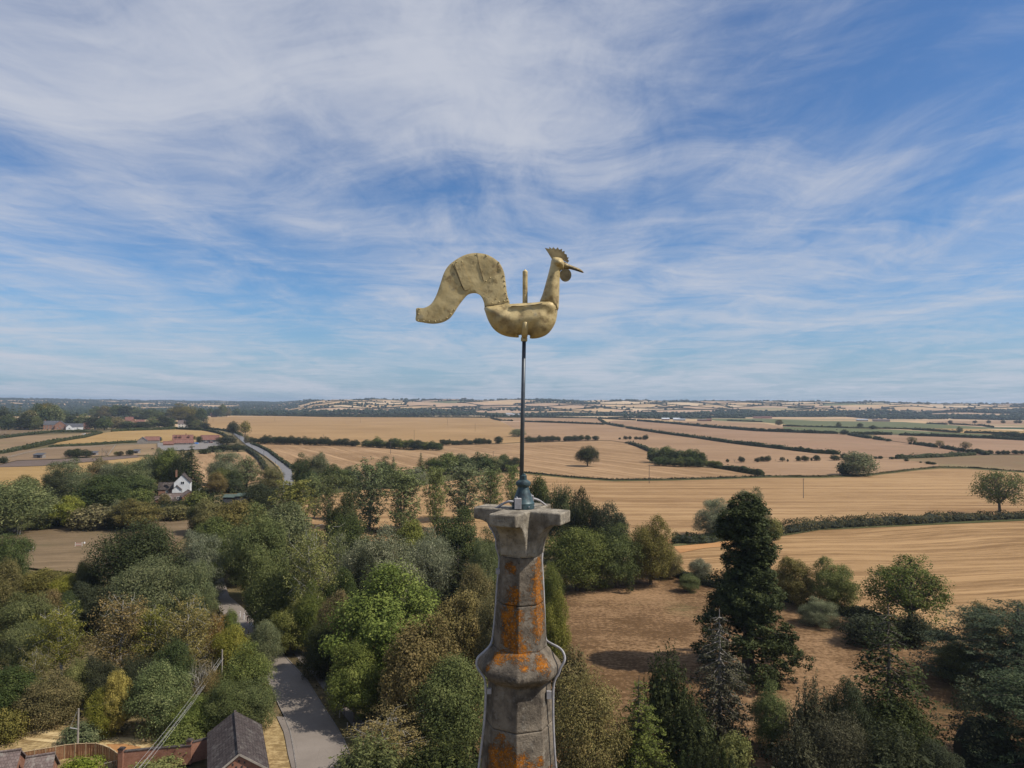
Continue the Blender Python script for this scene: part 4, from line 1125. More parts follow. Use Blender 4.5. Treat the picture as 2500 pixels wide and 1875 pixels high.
T(1410, 1289, 1442, 146, 'broad', 'mid', 'wide round green tree at the edge of the lawn right of the capital')
T(1507, 1281, 1436, 112, 'broad', 'mid', 'fresh green tree at the lawn edge beside the wide round one')
T(1588, 1262, 1428, 110, 'broad', 'olive', 'brownish olive tree at the right of the lawn edge group')
T(1632, 1332, 1412, 62, 'broad', 'brown', 'browning bushy tree at the right end of the lawn edge group')
T(1345, 1376, 1590, 60, 'broad', 'mid', 'slender green tree hugging the right side of the spire neck')
T(1352, 1446, 1660, 80, 'broad', 'lime', 'yellowish olive tree beside the spire above the stone ring')
T(1394, 1578, 1710, 92, 'bush', 'olive', 'grey olive bush right of the stone ring')
T(1482, 1372, 1424, 30, 'dead', 'silver', 'bare pale shrub at the lawn edge')
T(1475, 1420, 1432, 14, 'bush', 'lime', 'tiny green shrub on the lawn edge under the bare shrub')
# belt left of the spire
T(942, 1384, 1690, 250, 'bright', 'bright', 'big bright green maple left of the spire', var=0)
T(866, 1572, 1768, 140, 'bright', 'bright', 'smaller bright green tree beside the near road')
T(920, 1293, 1510, 186, 'willow', 'silver', 'silver leaved willow behind the bright maple')
T(1050, 1297, 1480, 126, 'willow', 'silver', 'pale feathery willow left of the capital')
T(1117, 1344, 1490, 86, 'spruce', 'conifer', 'dark spruce tip between the willow and the spire')
T(1180, 1318, 1490, 84, 'willow', 'sage', 'greyish willow behind the left flank of the spire neck')
T(765, 1290, 1560, 128, 'birch', 'lime', 'tall yellow green birch with white trunk right of the road', bark='pale', var=1)
T(834, 1386, 1560, 84, 'broad', 'dark', 'dark green tree between the birch and the bright maple')
T(650, 1361, 1545, 106, 'chestnut', 'mid', 'green chestnut leaning over the road bend')
T(630, 1232, 1465, 126, 'broad', 'sage', 'large grey green tree above the road bend')
T(702, 1226, 1405, 112, 'broad', 'sage', 'second grey green tree right of the large one')
T(837, 1215, 1360, 78, 'broad', 'deep', 'dark tree with reddish top among the poplars')
T(845, 1255, 1380, 86, 'broad', 'dark', 'low dark tree in front of the reddish topped one')
T(1007, 1271, 1395, 88, 'bright', 'lime', 'yellow green rounded tree under the poplars')
T(1112, 1242, 1405, 122, 'broad', 'dark', 'dark green tree left of the capital')
T(1130, 1445, 1650, 170, 'chestnut', 'brown', 'browning chestnut left of the spire, upper one')
T(1030, 1508, 1790, 210, 'chestnut', 'brown', 'large browning chestnut between the maple and the spire')
T(1105, 1605, 1850, 170, 'broad', 'mid', 'green brown tree left of the spire under the chestnuts')
T(955, 1752, 1905, 190, 'birch', 'brown', 'thin straw coloured tree with sparse leaves above the yew hedge')
T(905, 1798, 1965, 190, 'yew', 'mid', 'dark green yew at the bottom beside the road')
T(1075, 1800, 1985, 215, 'yew', 'conifer', 'dark yew at the bottom left of the spire')
T(826, 1303, 1436, 62, 'birch', 'sage', 'half bare grey tree left of the silver willow')
T(712, 1474, 1595, 104, 'broad', 'lime', 'yellow green tree leaning over the road hedge')
T(645, 1515, 1625, 76, 'willow', 'sage', 'pale green willow bush beside the road verge')
T(815, 1442, 1645, 74, 'chestnut', 'brown', 'brown tinged tree left of the bright maple')
T(780, 1520, 1660, 90, 'broad', 'deep', 'dark tree over the footpath')
T(700, 1400, 1540, 80, 'broad', 'mid', 'green tree behind the white birch trunk')
T(890, 1340, 1540, 70, 'broad', 'deep', 'dark tree in the gap left of the bright maple top')
T(1160, 1380, 1560, 80, 'broad', 'olive', 'olive tree right of the dark spruce tip')
T(1210, 1420, 1700, 90, 'broad', 'olive', 'olive tree hidden partly by the spire neck')
T(760, 1420, 1600, 70, 'broad', 'mid', 'bushy tree at the foot of the yellow birch')
T(1190, 1290, 1450, 80, 'broad', 'dark', 'dark tree behind the capital, left half')
T(1270, 1240, 1400, 100, 'broad', 'dark', 'dark tree hidden behind the capital')
# poplar row
g_p = 'row of thin poplars in front of the stubble'
for (x, yt, yb, w, s) in ((767, 1165, 1265, 46, 'leftmost poplar of the row, slim'), (801, 1162, 1285, 40, 'second poplar from the left in the row'), (902, 1130, 1292, 80, 'tall broad poplar left of centre in the row'),
                          (985, 1148, 1300, 82, 'broad leafy poplar in the middle of the row'), (1061, 1152, 1292, 50, 'slim poplar between two broad ones'), (1133, 1137, 1272, 88, 'tallest vase shaped poplar of the row'),
                          (1199, 1150, 1250, 58, 'yellowish poplar left of the vane pole'), (1250, 1143, 1240, 32, 'thinnest poplar beside the vane pole foot')):
    T(x, yt - 9, yb, w * 1.12, 'poplar', 'poplar', s, g_p, bark='grey')
T(1375, 1157, 1262, 60, 'dead', 'brown', 'half bare poplar right of the vane pole', bark='brown')
T(716, 1171, 1310, 90, 'poplar', 'lime', 'dense yellowish poplar at the left end behind the shed', bark='grey')
T(855, 1160, 1270, 50, 'poplar', 'poplar', 'slender poplar left of the tall broad one')
# copse behind the poplars
g_c = 'copse behind the poplars'
LOC = ['beside the far road', 'next to the first poplar', 'third in from the road', 'behind the second poplar', 'behind the tall broad poplar', 'left of the pale willow', 'with a pointed top', 'pale and silvery', 'behind the broad leafy poplar',
       'above the slim poplar', 'in the middle of the copse', 'right of the middle', 'with a lighter crown', 'near the far telegraph pole', 'left of the vase shaped poplar top', 'right of the vase shaped poplar top', 'second left of the vane pole', 'just left of the vane pole', 'with a round dark crown near the pole', 'last before the vane pole']
for k, (x, yt, yb, w, s, pal) in enumerate(((737, 1107, 1190, 46, 'broad', 'dark'), (776, 1105, 1188, 54, 'broad', 'sage'), (760, 1150, 1215, 50, 'broad', 'dark'), (816, 1133, 1192, 62, 'broad', 'dark'), (853, 1139, 1188, 54, 'broad', 'dark'), (938, 1115, 1192, 48, 'broad', 'dark'),
        (960, 1117, 1180, 34, 'spruce', 'sage'), (1016, 1142, 1184, 52, 'willow', 'silver'), (980, 1152, 1192, 50, 'broad', 'mid'), (1027, 1107, 1168, 30, 'spruce', 'mid'), (1062, 1117, 1162, 54, 'broad', 'dark'), (1095, 1105, 1158, 54, 'broad', 'mid'),
        (1124, 1107, 1156, 42, 'broad', 'sage'), (1140, 1120, 1158, 52, 'broad', 'dark'), (1167, 1104, 1152, 40, 'broad', 'dark'), (1186, 1107, 1151, 42, 'broad', 'dark'), (1210, 1115, 1150, 38, 'broad', 'mid'), (1229, 1109, 1146, 34, 'broad', 'dark'), (1238, 1124, 1150, 38, 'broad', 'deep'), (1256, 1116, 1149, 36, 'broad', 'deep'))):
    T(x, yt, yb, w, s, pal, 'tree of the copse behind the poplars, ' + LOC[k], g_c)
# middle left
for a in ((389, 1096, 1190, 56, 'broad', 'sage', 'pale leafy tree behind the white cottage, left'), (412, 1094, 1192, 56, 'broad', 'mid', 'green tree behind the white cottage chimney'), (466, 1091, 1203, 66, 'spruce', 'conifer', 'tall dark conifer right behind the white cottage'),
          (440, 1100, 1196, 44, 'broad', 'deep', 'dark tree between the green tree and the tall conifer'), (355, 1112, 1186, 60, 'broad', 'sage', 'grey green tree left of the pale leafy tree'), (165, 1121, 1215, 98, 'willow', 'sage', 'broad rounded willow in the left belt'),
          (130, 1150, 1222, 50, 'broad', 'deep', 'dark tree on the left of the broad rounded willow'), (240, 1116, 1190, 56, 'sparse', 'olive', 'open olive tree right of the broad rounded willow'), (272, 1130, 1200, 60, 'willow', 'silver', 'silvery tree right of the open olive one'),
          (315, 1127, 1215, 92, 'willow', 'sage', 'large grey green tree left of the white cottage'), (332, 1160, 1230, 84, 'broad', 'dark', 'dark tree below the large grey green one'), (250, 1160, 1255, 122, 'broad', 'dark', 'wide dark green tree in the middle of the left belt'),
          (200, 1196, 1255, 60, 'broad', 'mid', 'lower green tree left of the wide dark one'), (340, 1191, 1236, 50, 'bush', 'mid', 'rounded green bush left of the brick ranges'), (35, 1173, 1296, 165, 'willow', 'sage', 'huge rounded willow at the left edge'),
          (62, 1160, 1232, 56, 'broad', 'olive', 'olive tree top behind the huge left willow'), (166, 1211, 1288, 72, 'bright', 'lime', 'yellow green bushy tree above the brown pasture'), (226, 1233, 1292, 98, 'bush', 'olive', 'mixed brown green thicket on the pasture edge'),
          (328, 1217, 1293, 104, 'broad', 'olive', 'large olive thicket tree in front of the cottage'), (124, 1222, 1275, 50, 'broad', 'mid', 'green tree right of the huge left willow'), (289, 1219, 1280, 40, 'birch', 'silver', 'grey half bare tree in the thicket'),
          (48, 1246, 1306, 58, 'birch', 'sage', 'grey leafed tree with spreading twigs at the pasture corner'), (100, 1266, 1290, 62, 'bush', 'mid', 'low green bush on the pasture edge, right of the grey leafed tree'), (290, 1250, 1290, 70, 'bush', 'deep', 'dark bush at the back of the brown pasture'),
          (548, 1100, 1184, 80, 'willow', 'silver', 'silvery willow right of the tall dark conifer'), (602, 1112, 1196, 62, 'sparse', 'poplar', 'open yellowish tree beside the far road field'), (545, 1143, 1196, 66, 'broad', 'mid', 'green tree under the silvery willow'),
          (575, 1150, 1200, 50, 'willow', 'dark', 'drooping dark tree left of the open yellowish one'), (664, 1139, 1200, 52, 'broad', 'olive', 'bushy tree at the bottom of the roadside hedge'), (634, 1181, 1245, 74, 'broad', 'deep', 'dark bush right of the green shed'),
          (530, 1152, 1205, 44, 'broad', 'brown', 'small brownish tree left of the green shed'), (478, 1201, 1250, 62, 'bush', 'mid', 'green bushes right of the brick ranges'), (430, 1233, 1268, 80, 'bush', 'olive', 'olive bush in front of the brick ranges'),
          (513, 1218, 1305, 84, 'broad', 'olive', 'olive green tree below the green shed'), (578, 1222, 1345, 122, 'broad', 'olive', 'big olive tree right below the green shed'), (525, 1262, 1360, 86, 'broad', 'mid', 'green tree over the dry patch'),
          (484, 1232, 1300, 50, 'broad', 'deep', 'small dark tree between the dry patches'), (590, 1290, 1420, 110, 'broad', 'sage', 'grey green tree left of the large one at the road bend'), (520, 1310, 1430, 70, 'broad', 'mid', 'green tree behind the front willows'),
          (402, 1205, 1240, 30, 'bush', 'brown', 'small reddish bush at the brick range wall')):
    T(*a)
# near left wood
for a in ((336, 1270, 1490, 192, 'oak', 'deep', 'great dark oak at the near edge of the brown pasture'), (480, 1297, 1475, 124, 'willow', 'silver', 'silvery willow right of the great dark oak'), (362, 1369, 1535, 190, 'willow', 'sage', 'wide grey willow in front of the great dark oak'),
          (474, 1372, 1535, 92, 'willow', 'sage', 'grey willow overhanging the road'), (212, 1362, 1490, 62, 'oak', 'deep', 'small dark oak left of the great one'), (212, 1420, 1540, 110, 'broad', 'deep', 'dark leafy tree below the small dark oak'),
          (17, 1304, 1440, 96, 'broad', 'dark', 'dark green tree at the left edge beside the pasture'), (96, 1388, 1490, 150, 'broad', 'olive', 'olive gold thicket below the brown pasture'), (18, 1362, 1510, 76, 'broad', 'olive', 'olive tree at the left edge'),
          (168, 1404, 1490, 84, 'broad', 'lime', 'yellowish thicket left of the small dark oak'), (52, 1452, 1590, 128, 'broad', 'mid', 'green tree in the wood at the left edge'), (120, 1440, 1570, 70, 'broad', 'brown', 'brownish tree in the left wood'),
          (160, 1445, 1560, 64, 'broad', 'dark', 'dark tree above the weeping birch'), (150, 1470, 1660, 116, 'birch', 'lime', 'yellowish weeping birch in the left wood'), (292, 1455, 1680, 152, 'birch', 'brown', 'brown leaved birch with pale stems, largest in the left wood'),
          (450, 1463, 1680, 128, 'birch', 'brown', 'brown leaved birch left of the orange topped tree'), (372, 1482, 1670, 116, 'birch', 'lime', 'yellow green birch between the two brown ones'), (519, 1495, 1650, 58, 'birch', 'orange', 'small birch with orange top near the road'),
          (562, 1488, 1600, 46, 'broad', 'mid', 'green tree beside the road posts'), (565, 1528, 1665, 84, 'broad', 'lime', 'yellow green tree right of the telegraph pole'), (390, 1618, 1790, 136, 'broad', 'sage', 'wide grey green bush tree above the bleached track'),
          (283, 1636, 1795, 78, 'bright', 'gold', 'bright yellow leaved tree in the left wood'), (250, 1680, 1800, 76, 'broad', 'lime', 'yellowish green tree left of the bright yellow one'), (118, 1642, 1772, 120, 'broad', 'olive', 'olive tree above the left end of the track'),
          (30, 1632, 1762, 150, 'broad', 'dark', 'dark tree in the lower left wood'), (76, 1586, 1740, 82, 'birch', 'olive', 'olive birch at the left of the weeping birch foot'), (186, 1611, 1740, 66, 'broad', 'lime', 'light green spreading tree below the weeping birch'),
          (238, 1602, 1730, 96, 'broad', 'deep', 'dark tree behind the bright yellow one'), (330, 1600, 1740, 90, 'broad', 'deep', 'dark tree left of the wide grey green bush tree'), (600, 1570, 1745, 112, 'broad', 'mid', 'ivy green tree beside the near road, upper'),
          (620, 1660, 1790, 96, 'broad', 'mid', 'bushy green hedge tree behind the barn roof, right'), (556, 1660, 1800, 116, 'broad', 'mid', 'bushy green tree behind the barn roof, middle'), (482, 1700, 1806, 112, 'broad', 'mid', 'bushy green tree behind the barn roof, left'),
          (440, 1771, 1842, 98, 'bush', 'mid', 'green bush hanging over the brick wall'), (203, 1762, 1818, 92, 'bush', 'sage', 'dark rounded bush behind the wooden fence and pole'), (12, 1732, 1815, 84, 'bush', 'olive', 'olive bush at the left end of the track'),
          (195, 1853, 1925, 105, 'bush', 'bright', 'bright green garden bush at the bottom edge inside the fence'), (376, 1862, 1925, 135, 'bush', 'lime', 'yellow green garden bush at the bottom below the brick wall'),
          (512, 1600, 1690, 46, 'dead', 'brown', 'bare white birch beside the telegraph pole'), (480, 1590, 1720, 70, 'dead', 'brown', 'leafless birch left of the telegraph pole'), (60, 1520, 1650, 90, 'broad', 'mid', 'round green tree left of the weeping birch'),
          (420, 1560, 1720, 90, 'broad', 'dark', 'dark tree behind the wide grey green bush tree'), (520, 1640, 1760, 70, 'broad', 'brown', 'brown dry tree at the telegraph pole foot')):
    bk = {'bark': 'pale'} if a[4] == 'dead' and a[0] > 400 else {}
    T(*a, **bk)
# ------------------------------------------------------------------ rows and copses farther off
ORD = ['first', 'second', 'third', 'fourth', 'fifth', 'sixth', 'seventh', 'eighth', 'ninth', 'tenth', 'eleventh', 'twelfth', 'thirteenth', 'fourteenth', 'fifteenth', 'sixteenth', 'seventeenth', 'eighteenth', 'nineteenth', 'twentieth']
def rowtrees(x0, y0, x1, y1, n, hpx, wpx, shape, pal, phrase, group, seed, vary=0.25, pals=None):
    rg = random.Random(seed)
    for k in range(n):
        t = (k + 0.5) / n
        x = x0 + (x1 - x0) * t + rg.uniform(-0.2, 0.2) * (x1 - x0) / n
        y = y0 + (y1 - y0) * t
        h = hpx * rg.uniform(1 - vary, 1 + vary)
        T(x, y - h, y, wpx * rg.uniform(1.1, 1.55), shape, rg.choice(pals) if pals else pal, phrase % ORD[k], group)
rowtrees(611, 1081.5, 640, 1083, 3, 13, 13, 'broad', 'deep', '%s low tree from the road in the hedgerow under the wheat field', 'hedgerow under the wheat field, left', 1)
rowtrees(638, 1084, 800, 1088, 13, 20, 17, 'broad', 'deep', '%s tree of the tall dark hedgerow under the wheat field, counted from the road', 'hedgerow under the wheat field, left', 2, 0.15)
rowtrees(800, 1088, 876, 1090, 6, 15, 15, 'broad', 'deep', '%s of the lower trees at the right end of the left hedgerow', 'hedgerow under the wheat field, left', 3, 0.3)
rowtrees(890, 1091, 1075, 1100, 16, 24, 20, 'broad', 'dark', '%s tree from the left in the copse under the wheat field', 'copse under the wheat field', 4, 0.28, ['dark', 'dark', 'mid', 'deep'])
rowtrees(1076, 1087, 1200, 1084, 11, 13, 13, 'broad', 'deep', '%s bushy tree right of the copse under the wheat field', 'hedgerow right of the copse', 5, 0.2, ['deep', 'hedgeb'])
T(1217, 1065, 1083, 22, 'broad', 'deep', 'rounded tree ending the hedgerow left of the vane pole')
rowtrees(1282, 1081, 1356, 1077.5, 5, 15, 17, 'broad', 'deep', '%s dark tree right of the vane pole in the middle hedgerow', 'hedgerow right of the vane pole', 6, 0.15)
T(1363, 1065, 1077, 12, 'broad', 'deep', 'single small tree in the gap of the middle hedgerow')
T(1379, 1067, 1077, 9, 'broad', 'deep', 'smallest tree in the middle hedgerow right of the gap')
rowtrees(1383, 1077, 1428, 1075.5, 3, 14, 17, 'broad', 'deep', '%s tree of the right cluster in the middle hedgerow', 'hedgerow right of the vane pole', 7, 0.15)
rowtrees(1428, 1075.5, 1461, 1074.5, 2, 12, 15, 'broad', 'deep', '%s tree at the right end of the middle hedgerow', 'hedgerow right of the vane pole', 8, 0.1)
T(1265, 1047, 1066, 38, 'willow', 'silver', 'pale round willow behind the vane pole in the middle field')
rowtrees(1586, 1128, 1705, 1138, 9, 37, 25, 'broad', 'mid', '%s tree from the left in the copse right of the oak', 'copse right of the oak', 9, 0.18, ['dark', 'mid', 'sage', 'mid'])
rowtrees(1600, 1137, 1712, 1141, 6, 22, 22, 'broad', 'mid', '%s lower tree in front of the copse right of the oak', 'copse right of the oak', 10, 0.2, ['dark', 'mid'])
T(1714, 1104, 1138, 24, 'broad', 'dark', 'pointed tree at the right end of the copse right of the oak')
rowtrees(1722, 1140, 1760, 1143, 3, 17, 17, 'broad', 'mid', '%s bush tapering down right of the copse', 'copse right of the oak', 11, 0.2)
for k, (x, yt, yb, w, ph) in enumerate(((1513, 1068, 1073, 6, 'leftmost tiny shrub above the oak field'), (1527, 1064, 1073, 12, 'small dark tree right of the tiny shrub above the oak field'), (1538, 1064, 1073, 8, 'slim small tree third in the row above the oak field'), (1553, 1065, 1073, 10, 'fourth small tree in the row above the oak field'), (1563, 1066, 1073, 11, 'fifth small tree in the row above the oak field'), (1576, 1061, 1074, 15, 'largest small tree ending the row above the oak field'), (1530, 1078, 1083, 10, 'single shrub at the head of the hedge above the oak field'))):
    T(x, yt, yb, w, 'broad', 'deep', ph, 'small trees above the oak field')
for k, (x, yt, yb, w, s, ph) in enumerate(((1776, 1120, 1129, 8, 'broad', 'reddish shrub right of the copse'), (1793, 1118, 1130, 9, 'dead', 'thin bare tree right of the reddish shrub'), (1810, 1114, 1129, 17, 'broad', 'dark small tree right of the thin bare one'), (1849, 1117, 1128, 14, 'broad', 'first of the scattered thorns in the field'), (1860, 1114, 1127, 12, 'broad', 'second of the scattered thorns'), (1874, 1112, 1127, 18, 'broad', 'third and widest of the scattered thorns'), (1893, 1119, 1127, 7, 'dead', 'very small bare thorn'), (1910, 1115, 1127, 15, 'sparse', 'gnarled thorn with open crown'), (1923, 1120, 1127, 5, 'bush', 'tiny thorn right of the gnarled one'), (1949, 1113, 1126, 13, 'broad', 'thorn left of a wide dark one'), (1965, 1112, 1126, 19, 'broad', 'wide dark thorn in the middle of the row'), (1981, 1117, 1125, 5, 'bush', 'tiny thorn right of the wide dark one'), (1994, 1111, 1125, 18, 'broad', 'thorn with shadow before the two bigger bushes'), (2038, 1110, 1124, 23, 'broad', 'brown green bush left of the round willow'), (2061, 1105, 1122, 20, 'broad', 'dark bush just behind the round willow'), (2138, 1114, 1120, 9, 'bush', 'small round shrub right of the round willow'), (2149, 1113, 1120, 11, 'bush', 'second small round shrub right of the round willow'), (2177, 1115, 1121, 12, 'bush', 'shrub at the left end of the straight pasture hedge'), (2213, 1120, 1126, 11, 'bush', 'shrub below the straight pasture hedge'), (2248, 1126, 1130, 6, 'bush', 'tiny shrub on the pasture fence line'), (2267, 1126, 1133, 15, 'bush', 'left of two shrubs at the ditch corner'), (2278, 1128, 1134, 13, 'bush', 'right of two shrubs at the ditch corner'))):
    T(x, yt, yb, w, s, 'deep' if s != 'dead' else 'brown', ph, 'scattered thorns and shrubs in the right fields')
for a in ((2226, 1066, 1085, 22, 'ash', 'olive', 'first thin field tree along the broken hedge'), (2294, 1075, 1095, 20, 'ash', 'brown', 'second thin field tree along the broken hedge'), (2358, 1078, 1103, 24, 'ash', 'brown', 'third thin field tree along the broken hedge'),
          (2062, 1048, 1061, 22, 'broad', 'deep', 'round dark bush on the hedge below the green field'), (2168, 1071, 1077.5, 16, 'bush', 'deep', 'low bush ending the isolated hedge piece'), (2222, 1079, 1085, 8, 'bush', 'deep', 'little bush left of the first thin field tree'),
          (1902, 1024, 1038, 18, 'broad', 'olive', 'brownish tree at the corner of the green field'), (2100, 1033, 1045, 14, 'broad', 'deep', 'dark tree between the two green fields'), (2048, 1030, 1044, 13, 'broad', 'sage', 'pale tree between the two green fields'),
          (2131, 1038, 1048, 20, 'broad', 'deep', 'wide dark tree right of the two between the green fields'), (2343, 1041, 1057, 13, 'broad', 'sage', 'pale tree at the straw strip'), (2475, 1053, 1072, 40, 'broad', 'deep', 'thick dark tree group member at the right edge above the hedge'), (2440, 1058, 1071, 30, 'broad', 'deep', 'lower dark tree left of the thick one at the right edge'), (2510, 1055, 1074, 34, 'broad', 'deep', 'dark tree cut by the right picture edge')):
    T(*a)
for k, (x, w) in enumerate(((2402, 9), (2417, 14), (2437, 12), (2450, 13), (2460, 11), (2479, 16), (2496, 14))):
    T(x, 1099.5 - (k % 2), 1108.5, w, 'bush', 'deep', '%s round bush right of the third thin field tree' % ORD[k], 'round bushes along the right fence line')
for k, x in enumerate((2320, 2380, 2414, 2449, 2481, 2490)):
    T(x, 1026, 1033.5, 10, 'broad', 'hedgeb', '%s small round tree in the pale strip at the far right' % ORD[k], 'round trees in the far right strip')
# trees by the far road and round the farmyard
for a in ((568, 1028, 1064, 27, 'oak', 'deep', 'left of the twin trees where the far road comes over the rise'), (598, 1027, 1066, 31, 'sparse', 'olive', 'right of the twin trees where the far road comes over the rise'), (553, 1063, 1085, 46, 'broad', 'deep', 'dark tree between the red roofed barn and the road'),
          (545, 1085, 1103, 50, 'broad', 'deep', 'wide dark bush below the farmyard'), (580, 1083, 1102, 36, 'broad', 'deep', 'dark bush at the roadside end of the farmyard'), (603, 1060, 1082, 14, 'broad', 'olive', 'slim tree at the right side of the far road'),
          (487, 1065, 1081, 17, 'broad', 'deep', 'small dark tree between the two red roofed barns'), (170, 1097, 1116, 22, 'broad', 'deep', 'left of the dark trees in the paddock'), (188, 1095, 1117, 28, 'broad', 'deep', 'middle of the dark trees in the paddock'),
          (211, 1097, 1116, 24, 'broad', 'deep', 'right of the dark trees in the paddock'), (284, 1102, 1111, 11, 'broad', 'olive', 'smaller of two little trees in the right paddock, left'), (294, 1101, 1112, 15, 'broad', 'hedgeb', 'middle little tree in the right paddock'),
          (317, 1098, 1111, 17, 'broad', 'deep', 'little dark tree beside the paddock shed'), (258, 1092, 1114, 26, 'dead', 'brown', 'bare sapling in the paddock'), (8, 1114, 1131, 22, 'bush', 'deep', 'round bush at the left edge below the paddock'),
          (392, 1067, 1078, 8, 'broad', 'lime', 'small young tree left of the red roofed farmhouse'), (475, 1064, 1074, 5, 'broad', 'olive', 'tiny young tree right of the red roofed farmhouse'), (460, 1100, 1120, 20, 'broad', 'deep', 'bush below the farm wall'), (500, 1096, 1108, 30, 'bush', 'deep', 'dark bush at the farmyard corner'),
          (520, 1088, 1104, 26, 'bush', 'deep', 'rounded bush below the farm cars')):
    T(*a)
# village on the left skyline
vill = [(8, 992, 1046, 36), (30, 985, 1047, 24), (47, 990, 1049, 22), (70, 1000, 1049, 40), (90, 985, 1048, 44), (112, 977, 1046, 66), (132, 988, 1047, 40), (60, 1008, 1050, 34), (20, 1012, 1050, 46), (85, 1015, 1050, 30), (145, 1003, 1040, 26), (160, 1003, 1038, 22),
        (180, 1011, 1040, 38), (205, 1010, 1042, 36), (232, 1013, 1048, 44), (255, 1016, 1050, 36), (235, 992, 1022, 30), (258, 990, 1022, 36), (282, 988, 1022, 32), (305, 990, 1022, 36), (330, 992, 1022, 34), (348, 983, 1024, 22), (365, 996, 1026, 40), (390, 1000, 1030, 36),
        (285, 1018, 1048, 40), (310, 1028, 1048, 44), (345, 1029, 1048, 40), (375, 1018, 1046, 36), (400, 1015, 1046, 38), (415, 1020, 1046, 26), (440, 978, 1030, 56), (470, 992, 1032, 34), (492, 996, 1034, 30), (463, 1015, 1046, 24), (480, 1024, 1046, 34), (500, 1030, 1047, 24),
        (515, 997, 1016, 24), (542, 987, 1018, 22), (553, 996, 1017, 24), (578, 996, 1014, 18), (530, 998, 1018, 22)]
VP = ['deep', 'dark', 'mid', 'olive', 'dark', 'deep', 'sage']
WHERE = ['left edge of the skyline', 'spiky group at the left skyline', 'second of the spiky group', 'below the spiky group', 'left flank of the great poplar', 'great rounded poplar above the brick house', 'right flank of the great poplar', 'low beside the brick house, far left', 'left edge beside the village green', 'just left of the brick house', 'right behind the brick house', 'above the white gabled house',
         'behind the white gabled house', 'right of the white gabled house roof', 'right of the brown roof', 'at the end of the lane hedge', 'far wood, leftmost', 'far wood, second crown', 'far wood, third crown', 'far wood, fourth crown', 'far wood, fifth crown', 'pointed tree above the far wood', 'far wood, right shoulder', 'above the red village roofs, right',
         'in front of the red village roofs, left', 'large crown before the red village roofs', 'right crown before the red village roofs', 'between the red roofs', 'right of the red roofs', 'left of the cream house', 'great pale crown above the cream house', 'right of the great pale crown', 'at the corner of the wheat field', 'right behind the cream house', 'before the wheat field corner', 'last at the lane bend',
         'beside the small red roof', 'tall one right of the white van', 'right of the tall one by the van', 'outlying tree above the far hedge', 'behind the white van']
for k, (x, yt, yb, w) in enumerate(vill):
    big = k in (5, 30)
    T(x, yt, yb, w, 'broad' if k not in (1, 2, 21) else 'spruce', 'olive' if big else VP[k % 7], 'village tree, ' + WHERE[k], 'trees round the village', hmax=40, lod='mid' if big else None)

# ------------------------------------------------------------------ the distant woods and hedges (too many and too small to tell apart)
def ico():
    bm = bmesh.new(); bmesh.ops.create_icosphere(bm, subdivisions=1, radius=1.0)
    v = np.array([tuple(x.co) for x in bm.verts]); f = np.array([[x.index for x in p.verts] for p in bm.faces]); bm.free(); return v, f
ICO_V, ICO_F = ico()
rng = np.random.default_rng(23)
BV, BR, BC = [], [], []
hv = MB()
def blob_tree(x, y, h, w):
    z = land_z(x, y)
    if y < 1400: return
    n_ = 2 if y < 3600 else 1
    for k in range(n_):
        s_ = 1 if k == 0 else rng.uniform(0.55, 0.8)
        ox, oy = (0, 0) if k == 0 else (rng.uniform(-0.45, 0.45) * w, rng.uniform(-0.3, 0.3) * w)
        v = ICO_V * np.array([w / 2 * s_, w / 2 * s_, h / 2 * s_]) * rng.uniform(0.78, 1.2, (len(ICO_V), 1)) + np.array([x + ox, y + oy, z + h * s_ * 0.5 - 0.4])
        BV.append(v[ICO_F].reshape(-1, 3)); nf = len(ICO_F)
        c = rng.random()
        BR.append(rng.random(nf)); BC.append(np.full(nf, c))
EXCL = []   # explicit fields keep clear of the scattered trees
def clear_of_fields(x, y):
    # explicit fields and the village reach out to these photo lines
    sx = CX + FPX * x / y; sy = 988 + (sx - 1250) * 0.0061 + FPX * CAM_H / y
    if y > 3600: return True
    if 470 < sx < 1200: return sy < 1015.5
    if 1200 <= sx < 1640: return sy < 1019 + max(0, (sx - 1460) * 0.03)
    if 1640 <= sx < 1720: return sy < 1022
    if 1720 <= sx: return sy < 1021 + max(0, (sx - 2000) * 0.012)
    return sy < 1040
